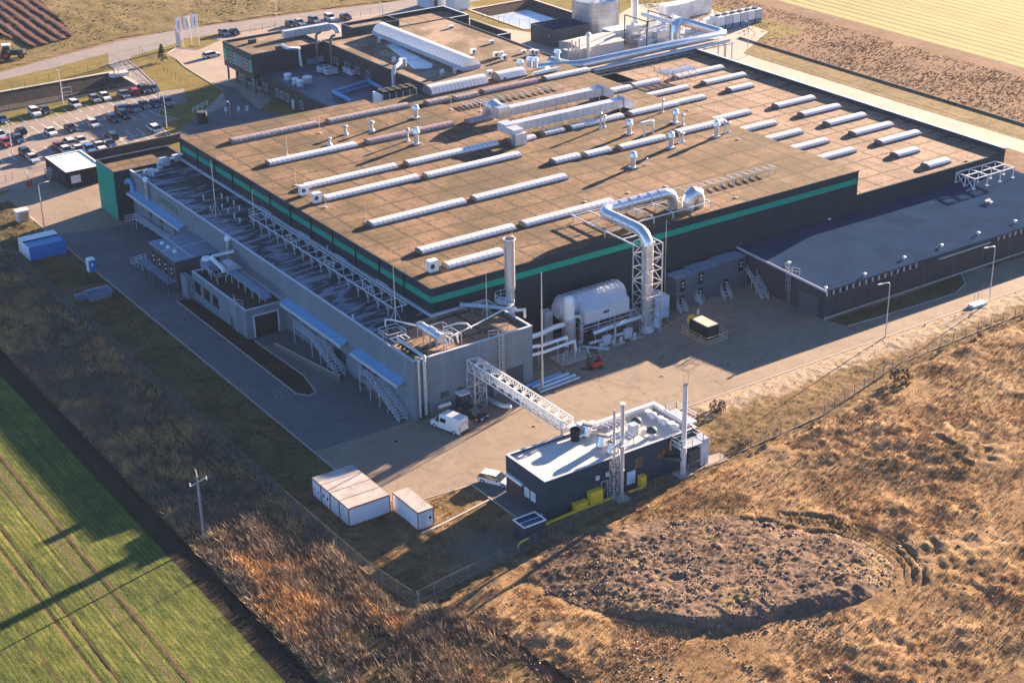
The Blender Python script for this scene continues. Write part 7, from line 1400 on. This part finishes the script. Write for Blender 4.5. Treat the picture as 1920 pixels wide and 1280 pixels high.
tag(tufts('heath_grass',82,216,92,160,12,hf,hp,(.18,.60),(.025,.06),5,1.2,HG,2,lambda x,y:np.clip(1.5*(fbm(x*.16,y*.16,71,4)-.22),.03,1)*(1-.8*tracks(x,y))*np.where(mr(x,y)<1.05,0,1)*np.clip(np.abs(fenced(x,y)-2.0)/1.2,.1,1),(-.25,-.05)),'orange brown dry grass tufts covering the heath','grass',kind='stuff')
tag(tufts('verge_grass',79.6,216,139.5,161.4,9,lambda x,y:.12+.0*x,lotp,(.12,.42),(.04,.08),4,.9,VG,3,lambda x,y:np.clip(1.6*(fbm(x*.22,y*.22,81,4)-.25),.05,1)*np.where((y>155.5)&(x>135),.12,1)*np.where((y<161)&((x<83)|(x>92)|(y<155)|(y>171)),1,.05)),'patchy yellow brown grass around the boiler house','grass',kind='stuff')
tag(tufts('strip_grass',79.4,88.5,170.8,306,9,lambda x,y:.1+0*x,None,(.12,.40),(.04,.08),4,.9,GG,4,lambda x,y:np.clip(1.7*(fbm(x*.25,y*.25,91,4)-.25),.05,1)),'shaded tufty grass strip beside the service road','grass',kind='stuff')
tag(tufts('crop_plants',30,61.3,118,240,20,lambda x,y:.05+0*x,None,(.08,.20),(.03,.06),4,.9,CG,5,lambda x,y:np.where((np.abs(x-51.3)<1.2)|(np.abs(x-46.6)<.35)|(np.abs(x-44.9)<.35)|(np.abs(x-53.0)<.3),.06,1)*(np.abs(np.sin(x*math.pi/.55))>.35)),'rows of young green crop plants in the near field','crop',kind='stuff')
fp=[(283,150),(310,150),(310,420),(283,420)]
tag(tufts('far_heath_grass',262,312,150,420,3.4,None,fp,(.12,.42),(.08,.18),4,1.6,HG,6,lambda x,y:np.clip(1.6*(fbm(x*.06,y*.06,101,4)-.25),.05,1),(-.2,0)),'rust coloured rough grass beyond the rear road','grass',kind='stuff')
tag(tufts('stubble_tufts',60,330,398,560,1.1,None,P((-200,180),(-200,-90),(850,-90),(780,-6),(640,8),(480,28),(225,66),(0,122)),(.25,.6),(.12,.28),4,1.3,mk_leaf('stubble_leaves',[(.11,.095,.035),(.21,.17,.065),(.32,.25,.11)],noise=.08),8,lambda x,y:np.clip(1.5*(fbm(x*.1,y*.04,111,4)-.22),.05,1)*~inpoly(x,y,TFP)),'ochre stubble clumps in the far field','stubble',kind='stuff')
def rocks(name,label,cat,x0,x1,y0,y1,n,hf,dfn,sz,mat,seed):
    g=np.random.default_rng(seed); x=g.uniform(x0,x1,n);y=g.uniform(y0,y1,n); k=g.uniform(0,1,n)<dfn(x,y); x=x[k];y=y[k];z=hf(x,y);n=len(x); s=g.uniform(0,1,n)**2.5*(sz[1]-sz[0])+sz[0]
    base=np.array([(1,0,0),(0,1,0),(-1,0,0),(0,-1,0),(0,0,1),(0,0,-1)],float); F_=np.array([(0,1,4),(1,2,4),(2,3,4),(3,0,4),(1,0,5),(2,1,5),(3,2,5),(0,3,5)])
    a=g.uniform(0,6.28,n); V=base[None]*g.uniform(.55,1.3,(n,6,1))*s[:,None,None]; V=V+g.normal(0,.18,(n,6,3))*s[:,None,None]; c,si=np.cos(a)[:,None],np.sin(a)[:,None]
    V=np.stack([V[:,:,0]*c-V[:,:,1]*si+x[:,None],V[:,:,0]*si+V[:,:,1]*c+y[:,None],V[:,:,2]*.8+z[:,None]],2).reshape(-1,3); Fa=(F_[None]+6*np.arange(n)[:,None,None]).reshape(-1,3)
    me=bpy.data.meshes.new(name); me.vertices.add(len(V)); me.vertices.foreach_set('co',V.ravel().astype(np.float32)); me.loops.add(Fa.size); me.loops.foreach_set('vertex_index',Fa.ravel().astype(np.int32)); me.polygons.add(len(Fa)); me.polygons.foreach_set('loop_start',np.arange(0,Fa.size,3,dtype=np.int32))
    at=me.attributes.new('tone','FLOAT','POINT'); at.data.foreach_set('value',np.repeat(np.clip(g.normal(.45,.25,n),0,1),6).astype(np.float32)); me.materials.append(mat); me.update(calc_edges=True); o=bpy.data.objects.new(name,me); sc.collection.objects.link(o); tag(o,label,cat,kind='stuff')
CLOD=mk_leaf('soil_clods',[(.045,.03,.026),(.12,.08,.065),(.22,.155,.125),(.38,.31,.26)],noise=.3)
mh=lambda x,y:np.where(mr(x,y)<1.06,.5+moundh(x,y)*(1+.25*(fbm(x*.3,y*.3,19)-.5))+np.clip((1.06-mr(x,y))/.1,0,1)*clods(x,y),heathh(x,y))
rocks('soil_clods','broken soil clods and stones on the earth mound and heath','clods',84,150,95,143,60000,mh,lambda x,y:np.where(mr(x,y)<1.03,.05+.40*(fbm(x*.3,y*.3,23)>.50),np.where((y<121)&(x<118),.55*(fbm(x*.2,y*.2,29)>.47),.035)),(.05,.26),CLOD,21)
tag(tufts('mound_weeds',90,136,108,145,9,mh,None,(.12,.35),(.03,.06),4,1.2,mk_leaf('mound_weed_leaves',[(.06,.055,.02),(.16,.13,.045),(.30,.22,.08)],noise=.2),12,lambda x,y:np.where(mr(x,y)<1.0,np.clip(2.4*(fbm(x*.15,y*.15,131,3)-.38)+.7*np.clip((110-x)/10,0,1),0,1),0)),'olive weeds growing on the earth mound','weeds',kind='stuff')
def conifer(px,py,h,label):
    c=G(px,py); T=thing('conifer_tree',label,'tree',c); MB().cyl((c.x,c.y,0),(c.x,c.y,h*.9),.16,.03,8).build('trunk',BROWNW,T)
    g=np.random.default_rng(3); m=MB()
    for k in range(420):
        f=g.uniform(.08,1)**.8; r=(1-f)*h*.30*g.uniform(.5,1.1)+.08; a=g.uniform(0,6.28); p=Vector((c.x+r*math.cos(a),c.y+r*math.sin(a),f*h)); s=g.uniform(.18,.38); d=Vector((math.cos(a),math.sin(a),-.35))*s; n=Vector((-math.sin(a),math.cos(a),g.uniform(-.4,.4)))*s*.5
        m._a([p-d*.3+n,p+d,p-d*.3-n,p+Vector((0,0,s*.6))],[(0,1,3),(1,2,3),(2,0,3)])
    m.build('crown',M('conifer_needles',(.035,.05,.02),.8,var=.4,scale=2),T,smooth=False)
conifer(305,116,4.4,'single dark conifer on the lawn before the office forecourt')
def shrub(px,py,r,label,mat):
    c=G(px,py); T=thing('shrub',label,'shrub',c,'dry shrubs on the site edges'); g=np.random.default_rng(int(px)); MB().cyl((c.x,c.y,0),(c.x,c.y,r*.7),.08,.04,6).build('stem',BROWNW,T); m=MB()
    for k in range(260):
        v=g.normal(0,1,3); v/=np.linalg.norm(v); v*=r*g.uniform(.3,1)**.5; p=Vector((c.x+v[0],c.y+v[1],max(.1,r*.7+v[2]*.7))); s=r*g.uniform(.10,.22); a=Vector(g.normal(0,1,3)).normalized()*s; b=Vector(g.normal(0,1,3)).normalized()*s; m._a([p+a,p+b,p-a*.6-b*.6],[(0,1,2)])
    m.build('foliage',mat,T,smooth=False)
DB=M('dry_shrub_leaves',(.13,.075,.04),.9,var=.5,scale=2); 
for q in ((1345,772,1.3,'small dark shrub by the pale gravel strip right of the boiler house'),(1688,722,1.8,'dark brown bush in the middle of the dry heath'),(1392,838,.9,'little bush on the heath right of the grey stack')): shrub(q[0],q[1],q[2],q[3],DB)
# ---------------------------------------------------------------- air
m=MB(); m.box(-250,1300,-200,1500,-3.5,125); hz=m.build('haze',[],kind='stuff',smooth=False)
hm=bpy.data.materials.new('haze_air'); hm.use_nodes=True; nt=hm.node_tree; nt.nodes.remove(nt.nodes['Principled BSDF']); pv=nt.nodes.new('ShaderNodeVolumePrincipled'); nt.links.new(pv.outputs[0],nt.nodes['Material Output'].inputs['Volume'])
pv.inputs['Color'].default_value=(.62,.76,1.0,1); pv.inputs['Density'].default_value=.00004; pv.inputs['Anisotropy'].default_value=.1
hz.data.materials.append(hm); hz.display_type='WIRE'
sc.cycles.volume_bounces=0
